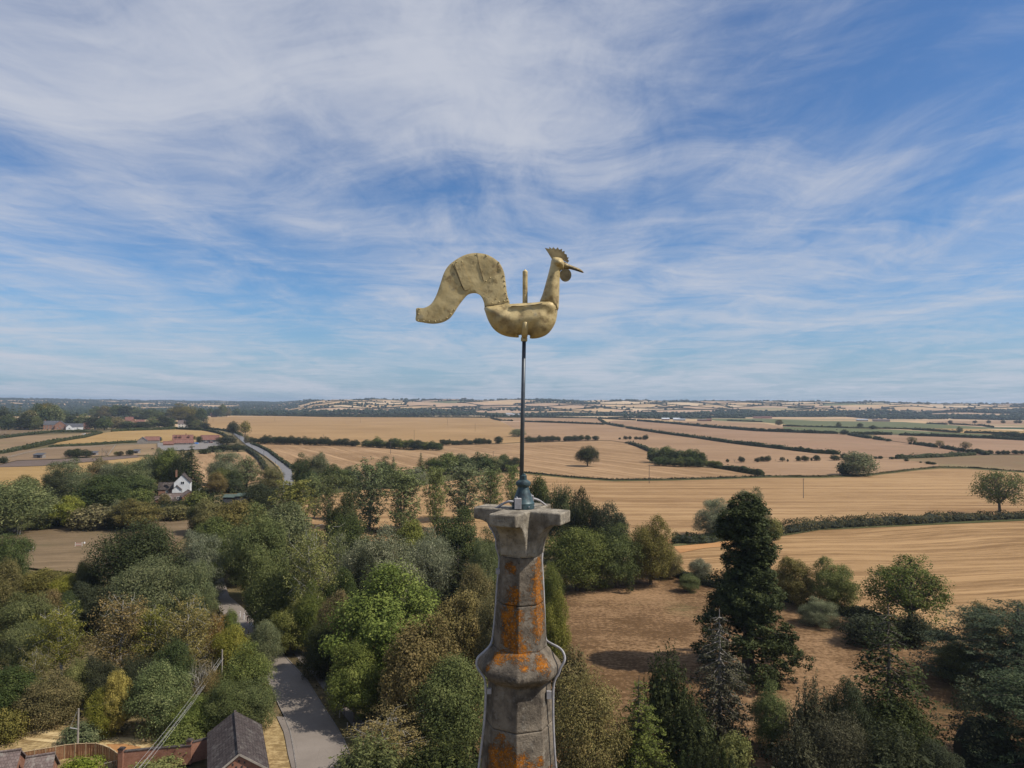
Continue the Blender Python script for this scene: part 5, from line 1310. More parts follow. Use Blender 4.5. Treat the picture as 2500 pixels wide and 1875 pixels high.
for (j, i), (k, wood, q) in cell.items():
    cxy = sum(q) / 4
    if cxy[1] > 9600: continue
    if wood:
        area = abs(np.cross(q[1] - q[0], q[3] - q[0]))
        sp = 15 if cxy[1] < 3400 else 22
        # only the rim and the canopy seen from here: scatter
        n = int(min(220, area / (sp * sp) * 0.42))
        for _ in range(n):
            s, t_ = rng.random(), rng.random()
            p_ = q[0] * (1 - s) * (1 - t_) + q[1] * s * (1 - t_) + q[2] * s * t_ + q[3] * (1 - s) * t_
            if clear_of_fields(*p_): blob_tree(p_[0], p_[1], rng.uniform(8, 15), rng.uniform(11, 20))
    for (a, b_) in ((q[0], q[1]), (q[0], q[3])):
        if rng.random() < 0.25: continue
        L_ = np.linalg.norm(b_ - a)
        dens = 38 if cxy[1] < 3300 else 46
        for _ in range(rng.poisson(L_ / dens)):
            s = rng.random(); p_ = a + (b_ - a) * s + rng.normal(size=2) * 3
            if clear_of_fields(*p_): blob_tree(p_[0], p_[1], rng.uniform(5, 14), rng.uniform(7, 17))
        # hedge ribbon
        m_ = max(2, int(L_ / 45))
        pr = None
        for s in np.linspace(0, 1, m_ + 1):
            p_ = a + (b_ - a) * s
            z = land_z(*p_); ok = clear_of_fields(*p_)
            h = rng.uniform(3.0, 5.5)
            dd = (b_ - a) / L_; nn = np.array([dd[1], -dd[0]]) * rng.uniform(1.6, 3.0)
            cur = [(p_[0] - nn[0], p_[1] - nn[1], z - 0.3), (p_[0] - nn[0] * 0.6, p_[1] - nn[1] * 0.6, z + h), (p_[0] + nn[0] * 0.6, p_[1] + nn[1] * 0.6, z + h), (p_[0] + nn[0], p_[1] + nn[1], z - 0.3)]
            if pr is not None and ok and rng.random() > 0.06:
                hv.poly(pr + cur, [(0, 4, 5, 1), (1, 5, 6, 2), (2, 6, 7, 3)])
            pr = cur
# woods along the skyline
for _ in range(1500):
    sx = rng.uniform(-500, 3000)
    rr = interp(sx, RIDGE_PX, RIDGE_R) * rng.uniform(0.97, 1.04)
    a = math.atan2(sx - CX, FPX)
    if 700 < sx < 830 and rng.random() < 0.93: continue
    dens = 0.5 + 0.5 * math.sin(sx * 0.021) + 0.4 * math.sin(sx * 0.057 + 1)
    if rng.random() > dens + (0.15 if sx > 1480 or sx < 700 else -0.12): continue
    blob_tree(rr * math.sin(a), rr * math.cos(a), rng.uniform(8, 16), rng.uniform(14, 34))
V_ = np.concatenate(BV)
me = fast_mesh('distant_woodland', V_, 3, [LEAF['farleaf']], {'rnd': np.concatenate(BR), 'clump': np.concatenate(BC)})
tag(link('distant_woodland', me), 'distant woods and hedgerow trees over the valley and hills', 'woodland', kind='stuff')
me = hv.mesh('distant_hedges', LEAF['hedge'])
for nm in ('rnd', 'clump'):
    at = me.attributes.new(nm, 'FLOAT', 'FACE'); at.data.foreach_set('value', rng.random(len(me.polygons)).astype(np.float32))
tag(link('distant_hedges', me), 'thin dark hedges between the distant fields', 'hedges', kind='stuff')
# trees one can tell apart on the skyline hill
for k, (x, yy, w) in enumerate(((756, 980, 8), (896, 974, 5), (908, 975, 5), (776, 977, 4), (1034, 973, 14), (1135, 972, 10), (1266, 972, 8), (1344, 972, 12))):
    v = ray(x, yy + 4); rr = interp(x, RIDGE_PX, RIDGE_R) * 0.99
    t_ = rr / math.hypot(v.x, v.y)
    plant(Vector((v.x * t_, v.y * t_, land_z(v.x * t_, v.y * t_) - 0.3)), rng.uniform(14, 19), w / FPX * rr, 'broad', 'farleaf', '%s single tree on the bare skyline hill, counted from its left end' % ORD[k], 'single trees on the skyline hill', lod='low')

# ------------------------------------------------------------------ undergrowth between the near trees
def inside(poly, x, y):
    c = False
    n = len(poly)
    for i in range(n):
        (x1, y1), (x2, y2) = poly[i], poly[(i + 1) % n]
        if (y1 > y) != (y2 > y) and x < (x2 - x1) * (y - y1) / (y2 - y1) + x1: c = not c
    return c
def undergrowth(pts, dens, hmax, pal, size, label, seed):
    rg = np.random.default_rng(seed)
    pl = [(G(x, y).x, G(x, y).y) for x, y in pts]
    xs = [p[0] for p in pl]; yl = [p[1] for p in pl]
    n = int((max(xs) - min(xs)) * (max(yl) - min(yl)) * dens)
    P_ = np.stack([rg.uniform(min(xs), max(xs), n), rg.uniform(min(yl), max(yl), n)], 1)
    P_ = np.array([p for p in P_ if inside(pl, *p)])
    n = len(P_)
    ph = np.sin(P_[:, 0] * 0.9 + np.sin(P_[:, 1] * 0.5) * 2) * np.cos(P_[:, 1] * 0.8 + 1.3) * 0.5 + 0.5
    K = 9
    C_ = np.stack([P_[:, 0], P_[:, 1], ph * hmax * rg.uniform(0.4, 1.0, n)], 1)
    idx = np.repeat(np.arange(n), K)
    off = rg.normal(size=(n * K, 3)) * np.array([0.45, 0.45, 0.3])
    p_ = C_[idx] + off; p_[:, 2] = np.abs(p_[:, 2])
    nrm = unit(unit(off) * 0.6 + np.array([0, 0, 0.6]) + rg.normal(size=p_.shape) * 0.5)
    me_ = fast_mesh('undergrowth', leaf_quads(rg, p_, nrm, size), 4, [LEAF[pal]], {'rnd': rg.random(n * K), 'clump': rg.random(n)[idx]})
    tag(link('undergrowth', me_), label, 'undergrowth', kind='stuff')
# the wood going on outside the picture, to both sides
BVq, BRq, BCq = [], [], []
rgo = np.random.default_rng(99)
for k in range(46):
    if k < 34: x_, y_ = rgo.uniform(-200, -96) - 0.0, rgo.uniform(70, 330)
    else: x_, y_ = rgo.uniform(118, 210), rgo.uniform(80, 150)
    if k < 34: x_ -= max(0, (y_ - 110) * 0.62)
    else: x_ += max(0, (y_ - 90) * 0.75)
    if (k < 34 and 1.0 > 0 and x_ / y_ > -0.80) or (k >= 34 and x_ / y_ < 0.98): continue
    tm_, cm_, H_, W_ = proto('broad', 'low', k)
    vv = np.empty(len(cm_.vertices) * 3, dtype=np.float32); cm_.vertices.foreach_get('co', vv); vv = vv.reshape(-1, 3)
    f_ = rgo.uniform(0.7, 1.25)
    BVq.append(vv * np.array([f_, f_, f_ * rgo.uniform(0.8, 1.1)]) + np.array([x_, y_, 0]))
    n_ = len(vv) // 4
    BRq.append(rgo.random(n_)); BCq.append(np.full(n_, rgo.random()))
if BVq:
    me = fast_mesh('outlying_woodland', np.concatenate(BVq), 4, [LEAF['mid']], {'rnd': np.concatenate(BRq), 'clump': np.concatenate(BCq)})
    tag(link('outlying_woodland', me), 'woodland going on beyond both sides of the picture', 'woodland', kind='stuff')
undergrowth([(-60, 1420), (120, 1400), (330, 1420), (480, 1440), (520, 1480), (600, 1560), (636, 1600), (645, 1680), (650, 1745), (520, 1790), (390, 1772), (170, 1772), (48, 1758), (-80, 1758)], 0.9, 2.2, 'hedgeb', 0.42, 'brambles and saplings under the trees of the left wood', 3)
undergrowth([(545, 1390), (620, 1360), (760, 1300), (1000, 1290), (1200, 1330), (1320, 1360), (1330, 1600), (1300, 1800), (1250, 1990), (930, 1990), (905, 1780), (835, 1700), (760, 1600), (690, 1545), (610, 1470)], 0.7, 1.8, 'hedge', 0.45, 'brambles and saplings under the trees between road and spire', 4)
undergrowth([(1340, 1700), (1420, 1800), (1560, 1830), (1700, 1820), (1850, 1850), (2000, 1820), (2200, 1840), (2330, 1900), (2330, 2050), (1340, 2050)], 0.9, 1.6, 'deep', 0.4, 'dark shrubs under the evergreens along the bottom', 5)
undergrowth([(0, 1215), (120, 1205), (360, 1190), (500, 1195), (700, 1190), (760, 1210), (700, 1280), (560, 1300), (480, 1262), (440, 1240), (263, 1276), (60, 1288), (0, 1296)], 0.12, 2.5, 'hedge', 0.9, 'scrub between the trees round the white cottage', 6)
undergrowth([(645, 1560), (660, 1556), (742, 1628), (795, 1695), (845, 1757), (830, 1772), (788, 1712), (752, 1656), (718, 1620)], 2.2, 0.35, 'hedgeb', 0.25, 'rough weeds on the verge between road and footpath', 8)
undergrowth([(-80, 1764), (170, 1776), (390, 1778), (400, 1800), (240, 1797), (48, 1773)], 2.5, 0.6, 'brown', 0.3, 'tall dry weeds along the upper side of the bleached track', 9)
# ------------------------------------------------------------------ buildings
def window(root, mat_f, mat_p, c, u, nrm, w, h, bars=1):
    """a framed window; c centre on the wall, u unit vector along the wall, nrm outwards"""
    u, nrm, c = Vector(u), Vector(nrm), Vector(c)
    rot = Matrix((u, nrm, Vector((0, 0, 1)))).transposed()
    f = MB()
    t = 0.09
    for s_ in (-1, 1):
        f.box(c + u * (s_ * (w / 2 - t / 2)) + nrm * 0.05, (t, 0.1, h), m=rot)
        f.box(c + Vector((0, 0, s_ * (h / 2 - t / 2))) + nrm * 0.048, (w - 2 * t, 0.1, t), m=rot)
    for k in range(bars):
        f.box(c + u * (w * ((k + 1) / (bars + 1) - 0.5)) + nrm * 0.045, (0.06, 0.1, h - 2 * t), m=rot)
    fo = f.build('window', mat_f, root)
    MB().box(c + nrm * 0.015, (w - 2 * t, 0.05, h - 2 * t), m=rot).build('pane', mat_p, fo)
    return fo
def gable_house(name, label, cat, loc, yaw, L_, Wd, eave, ridge, wall, roof, wins=(), chims=(), group=None, over=0.3, door=None, ridgecap=True, gable_mat=None):
    root = empty(name, loc, yaw)
    tag(root, label, cat, group)
    a, b = L_ / 2, Wd / 2
    wl = MB()
    wl.poly([(-a, -b, 0), (-a, b, 0), (-a, b, eave), (-a, 0, ridge), (-a, -b, eave), (a, -b, 0), (a, b, 0), (a, b, eave), (a, 0, ridge), (a, -b, eave)],
            [(0, 4, 3, 2, 1), (5, 6, 7, 8, 9), (0, 5, 9, 4), (1, 2, 7, 6)])
    wl.build('wall', M[wall], root)
    sl = (ridge - eave) / b
    th = 0.16
    rf = MB()
    for s_ in (-1, 1):
        y0, z0 = 0.0, ridge + 0.02
        y1, z1 = s_ * (b + over), eave - over * sl + 0.02
        pts = []
        for x in (-a - over, a + over):
            pts += [(x, y0, z0), (x, y1, z1), (x, y1, z1 + th), (x, y0, z0 + th)]
        fc = [(0, 1, 2, 3), (4, 7, 6, 5), (0, 4, 5, 1), (1, 5, 6, 2), (2, 6, 7, 3)]
        if s_ > 0: fc = [f_[::-1] for f_ in fc]
        rf.poly(pts, fc)
    ro = rf.build('roof', M[roof], root)
    if ridgecap:
        rc = MB()
        rc.bar((-a - over, 0, ridge + th + 0.06), (a + over, 0, ridge + th + 0.06), 0.26, 0.12)
        rc.build('ridge_tiles', M[roof], ro)
    for (x, y, w, h) in chims:
        MB().box((x, y, ridge + h / 2 - 0.6), (w, w * 0.8, h + 1.2)).box((x, y, ridge + h + 0.06), (w * 1.15, w * 0.95, 0.14)).lathe([(0.14, 0), (0.12, 0.4)], 8, 0, (x, y, ridge + h + 0.12)).build('chimney', M['brick_far'], root)
    for (face, u, z, w, h) in wins:
        if face == 'f': c, uu, nn = (u, -b, z), (1, 0, 0), (0, -1, 0)
        elif face == 'b': c, uu, nn = (u, b, z), (-1, 0, 0), (0, 1, 0)
        elif face == 'l': c, uu, nn = (-a, u, z), (0, -1, 0), (-1, 0, 0)
        else: c, uu, nn = (a, u, z), (0, 1, 0), (1, 0, 0)
        window(root, M['white_paint'], M['pane'], c, uu, nn, w, h, 1 if w > 0.9 else 0)
    if door:
        face, u = door
        c, sz = ((u, -b - 0.04, 1.05), (1.0, 0.12, 2.1)) if face == 'f' else ((a + 0.04, u, 1.05), (0.12, 1.0, 2.1))
        d_ = MB().box(c, sz).build('door', M['dark_wood'], root)
        MB().box((c[0] + 0.35, c[1] - 0.08, 1.05), (0.05, 0.06, 0.12)).build('handle', M['black_iron'], d_)
    return root
def pxhouse(xl, xr, yb, yeave, yridge, depth_ratio, yaw=0.0, gable=False):
    """place and size of a house from the photo points of its front"""
    b = G((xl + xr) / 2, yb)
    s = b.y / FPX
    w = (xr - xl) * s
    hz_ = lambda yy: CAM_H + ray((xl + xr) / 2, yy).z / ray((xl + xr) / 2, yy).y * b.y
    return b, w, hz_(yeave), hz_(yridge)

# --- the barn beside the near road
e_, r_ = 3.0, 5.2
bA, bB = G(638.5, 1767, e_), G(506, 1794, e_)
rb, rfnt = G(574, 1736, r_), G(584, 1840.5, r_)
axis = (rfnt - rb).normalized()
yaw = math.atan2(axis.y, axis.x)
Lb = (rfnt - rb).length
cb = (rb + rfnt) / 2
Wb = (bA - bB).length
barn = gable_house('brick_barn', 'brick barn with steep dark tiled roof beside the near road', 'barn', (cb.x, cb.y, 0), yaw, Lb - 0.5, Wb - 0.5, e_ + 0.1, r_ - 0.16, 'brick', 'tile_dark', over=0.25)
# bargeboards, vent holes in the gable towards the church
g_ = MB()
for s_ in (-1, 1):
    a0 = Vector((Lb / 2 + 0.03, 0, r_ - 0.06)); a1 = Vector((Lb / 2 + 0.03, s_ * (Wb / 2), e_ - 0.05))
    g_.bar(a0, a1, 0.05, 0.20)
g_.build('bargeboard', M['grey_wood'], barn)
vb = MB()
for (y, z) in ((-0.6, 4.1), (0.0, 4.35), (0.55, 4.1), (-0.25, 3.75), (0.3, 3.7), (-0.9, 3.5), (0.85, 3.45)):
    vb.box((Lb / 2 - 0.25 + 0.012, y, z), (0.06, 0.16, 0.2))
vb.build('vent_hole', M['black_iron'], barn)
tie = MB().bar((Lb / 2 - 0.2, -0.1, 3.3), (Lb / 2 - 0.2, 0.35, 3.85), 0.06).build('wall_tie', M['black_iron'], barn)

# --- garden wall running to the barn
def brick_wall(pts, h, label, name='garden_wall'):
    P_ = [G(x, y, 0) for x, y in pts]
    o = P_[0].copy()
    root = empty(name, o)
    tag(root, label, 'wall')
    w, c = MB(), MB()
    for k, (a, b_) in enumerate(zip(P_[:-1], P_[1:])):
        a, b_ = a - o, b_ - o
        w.bar(a + Vector((0, 0, h / 2)), b_ + Vector((0, 0, h / 2)), 0.30, h)
        c.bar(a + Vector((0, 0, h + 0.05 + 0.004 * k)), b_ + Vector((0, 0, h + 0.05 + 0.004 * k)), 0.42, 0.10)
    w.build('brickwork', M['brick'], root)
    c.build('coping', M['tile_dark'], root)
    p = MB().box((0, 0, h / 2 + 0.15), (0.55, 0.55, h + 0.3)).build('pillar', M['brick'], root)
    MB().box((0, 0, h + 0.35), (0.68, 0.68, 0.10)).box((0, 0, h + 0.44), (0.46, 0.46, 0.09)).build('pillar_cap', M['tile_dark'], p)
    return root
def base_of(sx, sy, z):
    """photo point of the land below a point of height z seen at sx, sy"""
    p = G(sx, sy, z)
    v = CAM_M.transposed() @ (Vector((p.x, p.y, -CAM_H)))
    return (CX + FPX * v.x / -v.z, CY - FPX * v.y / -v.z)
brick_wall([base_of(297, 1833, 2.2), base_of(367, 1826, 2.2), base_of(440, 1820, 2.2), base_of(468, 1818, 2.2)], 2.1, 'red brick garden wall with dark coping and corner pillar')
brick_wall([base_of(463, 1812, 2.4), base_of(508, 1800, 2.4)], 2.3, 'short brick wall joining the barn corner', 'barn_wall')

# --- wooden panel fence
fpts = [base_of(x, y, 1.8) for x, y in ((56, 1834), (85, 1829), (112, 1825), (136, 1821), (158, 1817), (184, 1814.5), (210, 1813), (234, 1813), (252, 1818), (268, 1824), (280, 1832), (291, 1841))]
FP = [G(x, y, 0) for x, y in fpts]
fo_ = FP[0].copy()
froot = empty('panel_fence', fo_)
tag(froot, 'orange brown wooden panel fence curving round the garden', 'fence')
for k, (a, b_) in enumerate(zip(FP[:-1], FP[1:])):
    a, b_ = a - fo_, b_ - fo_
    dd = (b_ - a).normalized(); L_ = (b_ - a).length; nn = Vector((-dd.y, dd.x, 0))
    pm = MB()
    nb = max(3, int(L_ / 0.14))
    for q_ in range(nb):
        t0, t1 = (q_ + 0.06) / nb, (q_ + 0.94) / nb
        off = nn * (0.012 if q_ % 2 else -0.012)
        pm.bar(a + dd * (L_ * t0) + off + Vector((0, 0, 0.86)), a + dd * (L_ * t1) + off + Vector((0, 0, 0.86)), 0.025, 1.66)
    pl_ = pm.build('fence_panel', M['fence_wood'], froot)
    MB().bar(a + Vector((0, 0, 1.72)), b_ + Vector((0, 0, 1.72)), 0.09, 0.05).build('capping_rail', M['cap_wood'], pl_)
    MB().bar(a + nn * 0.05 + Vector((0, 0, 1.25)), b_ + nn * 0.05 + Vector((0, 0, 1.25)), 0.06, 0.08).build('cross_rail', M['cap_wood'], pl_)
for k, a in enumerate(FP):
    MB().box(a - fo_ + Vector((0, 0, 0.9)), (0.10, 0.10, 1.82)).build('post', M['cap_wood'], froot)
# iron garden gate at the end of the wall
ga, gb_ = G(*base_of(245, 1866, 1.0)), G(*base_of(285, 1857, 1.0))
gr = empty('garden_gate', ga)
tag(gr, 'low black garden gate between the fence and the brick wall', 'gate')
gd = gb_ - ga
fr = MB().bar(Vector((0, 0, 1.0)), gd + Vector((0, 0, 1.0)), 0.05).bar(Vector((0, 0, 0.15)), gd + Vector((0, 0, 0.15)), 0.05).bar(Vector((0, 0, 0)), Vector((0, 0, 1.05)), 0.07).bar(gd, gd + Vector((0, 0, 1.05)), 0.07)
fr.build('gate_frame', M['grey_wood'], gr)
for k in range(1, 10):
    MB().bar(gd * (k / 10) + Vector((0, 0, 0.18)), gd * (k / 10) + Vector((0, 0, 0.97)), 0.03).build('bar', M['black_iron'], gr)

# --- two houses cut by the lower left corner
def corner_house(px_a, px_b, rz_, name, label, ridge, half, eave, roof):
    a, b_ = G(*px_a, ridge), G(*px_b, ridge)
    ax = (b_ - a).normalized(); L_ = (b_ - a).length
    c = (a + b_) / 2
    return gable_house(name, label, 'house', (c.x, c.y, 0), math.atan2(ax.y, ax.x), L_ - 0.5, half * 2 - 0.4, eave, ridge - 0.16, 'brick', roof, over=0.22,
                       wins=(('f', -1.2, 1.6, 1.0, 1.1), ('f', 1.2, 1.6, 1.0, 1.1)), door=('f', 0.0))
corner_house((-170, 1858), (53, 1830), 0, 'tiled_house', 'brown tiled house roof at the lower left corner of the picture', 6.2, 3.6, 3.4, 'tile_brown')
corner_house((62, 1850), (136, 1838.5), 0, 'tiled_annexe', 'lower brown tiled roof joined to the right of the corner house', 5.4, 3.0, 3.0, 'tile_brown')

# --- white cottage with brick ranges
b = G(433, 1212)
s_px = b.y / FPX
def cz(yy): return CAM_H + ray(433, yy).z / ray(433, yy).y * b.y
cot = gable_house('white_cottage', 'white rendered cottage gable with dark roof among the trees', 'house', (b.x + 0.4, b.y + 4.5, 0), R(109), 9.0, 36 * s_px, cz(1178), cz(1159), 'white_wall', 'tile_dark',
                  wins=(('l', -0.2, cz(1179), 1.5, 1.3), ('l', 0.3, cz(1200), 1.1, 1.1)), chims=((-2.2, 2.6, 0.9, 1.6),), over=0.25)
gable_house('slate_wing', 'low slate roofed wing on the left of the white cottage', 'house', (b.x - 6.6, b.y + 4.6, 0), R(20), 7.0, 5.5, cz(1194) - 0.3, cz(1181), 'brick_far', 'tile_dark', wins=(('f', 0, 1.9, 1.0, 1.0),))
gable_house('porch_wing', 'small dark porch gable before the white cottage wall', 'porch', (b.x + 0.2, b.y - 1.0, 0), R(108), 2.6, 3.6, cz(1194), cz(1185), 'white_wall', 'tile_dark')
b2 = G(415, 1226)
s2 = b2.y / FPX
gable_house('brick_range', 'long brick outbuilding with grey tiled roof before the white cottage', 'outbuilding', (b2.x + 0.3, b2.y + 2.6, 0), R(18), 50 * s2, 5.0, cz(1209) - 0.1, cz(1194), 'brick', 'tile_brown', wins=(('f', -1.0, 1.7, 0.9, 1.0), ('f', 2.2, 1.7, 1.3, 1.1)), door=('f', 0.8))
gable_house('brick_wing', 'brick gable wing at the right end of the long outbuilding', 'outbuilding', (b2.x + 6.4, b2.y + 3.6, 0), R(124), 6.4, 6.4, 2.4, 4.4, 'brick', 'tile_brown')
gable_house('lean_shed', 'small tiled brick lean-to at the left foot of the brick ranges', 'outbuilding', (b2.x - 3.6, b2.y - 1.6, 0), R(18), 3.4, 2.4, 1.6, 2.5, 'brick', 'tile_brown')
# white paling fence and the white sheet
a0, a1 = G(463, 1204), G(493, 1197)
wr = empty('white_fence', a0); tag(wr, 'white paling fence right of the white cottage', 'fence')
dv = a1 - a0
for k in range(9):
    MB().box(dv * (k / 8) + Vector((0, 0, 0.6)), (0.16, 0.16, 1.2)).build('post', M['white_paint'], wr)
for z in (0.45, 0.8, 1.1):
    MB().bar(Vector((0, 0, z)), dv + Vector((0, 0, z)), 0.07, 0.12).build('rail', M['white_paint'], wr)
sp = G(389, 1238)
sm = MB().poly([(-1.3, -0.6, 0.05), (1.2, -0.9, 0.05), (1.6, 0.9, 0.9), (0.9, 0.7, 1.7), (-1.1, 0.8, 0.5)], [(0, 1, 2, 3, 4)])
so = sm.build('ground_sheet', M['sack'], None, sp)
so.modifiers.new('solid', 'SOLIDIFY').thickness = 0.05
tag(so, 'small white sheet lying below the brick ranges', 'tarpaulin')
# green shed
b3 = G(578, 1232)
s3 = b3.y / FPX
for (x0, x1, yt, nm, lb) in ((543, 573, 1209, 'green_shed', 'dark green sheet roofed shed, left half'), (574, 614, 1206, 'open_shed', 'grey green open shed with sheet roof, right half')):
    c = G((x0 + x1) / 2, 1231)
    wv = (x1 - x0) * s3
    top = CAM_H + ray(578, yt).z / ray(578, yt).y * c.y
    r0 = empty(nm, (c.x, c.y + 1.2, 0), R(2)); tag(r0, lb + ' below the white cottage trees', 'shed')
    MB().box((0, 1.2, (top - 0.5) / 2), (wv - 0.3, 0.15, top - 0.5)).box((-wv / 2 + 0.2, 0, (top - 0.7) / 2), (0.15, 2.4, top - 0.7)).box((wv / 2 - 0.2, 0, (top - 0.7) / 2), (0.15, 2.4, top - 0.7)).box((-wv * 0.1, -1.2, (top - 1.6) / 2), (wv * 0.75, 0.15, top - 1.6)).build('wall', M['timber_wall'], r0)
    rm = MB()
    nrib = int(wv / 0.5)
    rm.poly([(-wv / 2, -1.7, top - 0.95), (wv / 2, -1.7, top - 0.95), (wv / 2, 1.6, top), (-wv / 2, 1.6, top), (-wv / 2, -1.7, top - 0.87), (wv / 2, -1.7, top - 0.87), (wv / 2, 1.6, top + 0.08), (-wv / 2, 1.6, top + 0.08)], [(3, 2, 1, 0), (4, 5, 6, 7), (0, 1, 5, 4), (1, 2, 6, 5), (2, 3, 7, 6), (3, 0, 4, 7)])
    for k in range(nrib):
        x = -wv / 2 + 0.25 + k * (wv - 0.5) / max(1, nrib - 1)
        rm.bar((x, -1.7, top - 0.85), (x, 1.6, top + 0.10), 0.12, 0.06)
    rm.build('roof', M['green_tin'], r0)

# --- farm beyond the paddocks
def front(xl, xr, yb, ye, yr, Wd, name, label, cat, wall, roof, yaw=0.0, **kw):
    b_, w, e, r = pxhouse(xl, xr, yb, ye, yr, 1)
    th_ = math.atan((CX - (xl + xr) / 2) / FPX)
    yaw = th_ * 0.85 if yaw == 0 else R(90) + th_ - R(6)
    return gable_house(name, label, cat, (b_.x, b_.y + Wd / 2, 0), yaw, w - 0.6, Wd, e, r - 0.15, M_key(wall), M_key(roof), **kw)
def M_key(k): return k
solar = front(350, 384, 1082, 1075, 1066, 8, 'solar_barn', 'timber barn with red roof and dark solar panels', 'barn', 'timber_wall', 'tile_red')
bb, ww, ee, rr_ = pxhouse(362, 381, 1082, 1075, 1067, 1)
sl_ = (rr_ - ee) / 4.0
for k in range(4):
    x = -0.5 + 2.0 * k + 0.8
    MB().poly([(x, -3.9, 0), (x + 1.9, -3.9, 0), (x + 1.9, -0.5, 0), (x, -0.5, 0)], [(0, 1, 2, 3)])
    pz = lambda y: rr_ - 0.15 + 0.22 + y * sl_ + 0.02
    MB().poly([(x, -3.8, pz(-3.8)), (x + 1.9, -3.8, pz(-3.8)), (x + 1.9, -0.6, pz(-0.6)), (x, -0.6, pz(-0.6)), (x, -3.8, pz(-3.8) + 0.06), (x + 1.9, -3.8, pz(-3.8) + 0.06), (x + 1.9, -0.6, pz(-0.6) + 0.06), (x, -0.6, pz(-0.6) + 0.06)],
              [(4, 5, 6, 7), (0, 1, 5, 4), (1, 2, 6, 5), (2, 3, 7, 6), (3, 0, 4, 7)]).build('solar_panel', M['solar'], solar)
front(332, 352, 1083, 1076, 1067.5, 9, 'timber_barn', 'grey boarded gable barn left of the solar panels', 'barn', 'timber_wall', 'slate', yaw=R(80))
fh = front(419, 466, 1076, 1072.5, 1062, 8, 'red_farmhouse', 'farmhouse with long red roof and dormers', 'house', 'brick_far', 'tile_red', chims=((3.0, 0, 1.0, 1.4),))
for x in (-6.5, -2.5, 6.0):
    dm = MB()
    dm.poly([(x - 1.2, -3.9, 3.9), (x + 1.2, -3.9, 3.9), (x + 1.2, -3.9, 5.2), (x, -3.9, 6.4), (x - 1.2, -3.9, 5.2), (x - 1.2, 0, 3.9), (x + 1.2, 0, 3.9), (x + 1.2, 0, 5.2), (x, 0, 6.4), (x - 1.2, 0, 5.2)], [(0, 1, 2, 3, 4), (0, 4, 9, 5), (1, 6, 7, 2), (2, 7, 8, 3), (3, 8, 9, 4)])
    dm.build('dormer', M['tile_red'], fh)
front(395.5, 420, 1088, 1084, 1077.5, 6, 'red_roof_stable', 'low stable with flat red roof, left of the pair', 'stable', 'brick_far', 'tile_red')
front(420, 467, 1087, 1081.5, 1073.5, 7, 'red_roof_stable', 'long stable with red roof below the farmhouse, right of the pair', 'stable', 'timber_wall', 'tile_red', wins=(('f', 2, 1.6, 2.0, 1.2), ('f', 6, 1.6, 2.0, 1.2), ('f', 10, 1.6, 2.0, 1.2)))
front(487, 530, 1081, 1073.5, 1062.5, 8, 'red_roof_barn', 'pale boarded barn with red roof nearest the far road', 'barn', 'timber_wall', 'tile_red', wins=(('f', -6, 1.8, 3.0, 2.2), ('f', -1, 1.8, 3.0, 2.2), ('f', 4, 1.8, 3.0, 2.2)))
# paddock sheds
for (xl, xr, yb, yt, lb) in ((81, 103, 1118.5, 1107, 'field shelter with dark roof at the left of the paddock'), (219, 234, 1111, 1102.5, 'field shelter right of the dark paddock trees'), (322, 337, 1107, 1098, 'field shelter in the right paddock with grey roof')):
    c, w, e, r = pxhouse(xl, xr, yb, yt + 4, yt, 1)
    r0 = empty('field_shelter', (c.x, c.y + 2, 0)); tag(r0, lb, 'shed')
    MB().box((0, 0, e / 2), (w, 4, e)).build('wall', M['timber_wall'], r0)
    MB().poly([(-w / 2 - .3, -2.4, e + 0.02), (w / 2 + .3, -2.4, e + 0.02), (w / 2 + .3, 2.4, r), (-w / 2 - .3, 2.4, r), (-w / 2 - .3, -2.4, e + .2), (w / 2 + .3, -2.4, e + .2), (w / 2 + .3, 2.4, r + .18), (-w / 2 - .3, 2.4, r + .18)], [(3, 2, 1, 0), (4, 5, 6, 7), (0, 1, 5, 4), (1, 2, 6, 5), (2, 3, 7, 6), (3, 0, 4, 7)]).build('roof', M['slate'], r0)
    MB().box((w * 0.1, -2.03, e * 0.42), (w * 0.35, 0.08, e * 0.84)).build('doorway', M['black_iron'], r0)
# post and rail fences round the paddocks
for (pts, lb) in (([(113, 1097), (200, 1093), (282, 1088)], 'post and rail fence along the back of the left paddock'), ([(264, 1113), (273, 1100), (282, 1087)], 'post and rail fence dividing the two paddocks'), ([(18, 1119), (60, 1108), (113, 1097)], 'post and rail fence on the left slope of the paddock'),
                  ([(284, 1088), (340, 1086), (384, 1084)], 'post and rail fence below the solar panel barn'), ([(384, 1084), (385, 1098), (388, 1111)], 'post and rail fence on the right side of the right paddock')):
    P_ = resample([G(x, y) for x, y in pts], 3.5)
    r0 = empty('paddock_fence', P_[0]); tag(r0, lb, 'fence')
    pm, rm = MB(), MB()
    for p in P_: pm.box(p - P_[0] + Vector((0, 0, 0.7)), (0.16, 0.16, 1.4))
    for a, b_ in zip(P_[:-1], P_[1:]):
        for z in (0.5, 0.9, 1.25): rm.bar(a - P_[0] + Vector((0, 0, z)), b_ - P_[0] + Vector((0, 0, z)), 0.06, 0.12)
    tag(pm.build('posts', M['grey_wood'], r0), kind='stuff'); tag(rm.build('rails', M['grey_wood'], r0), kind='stuff')
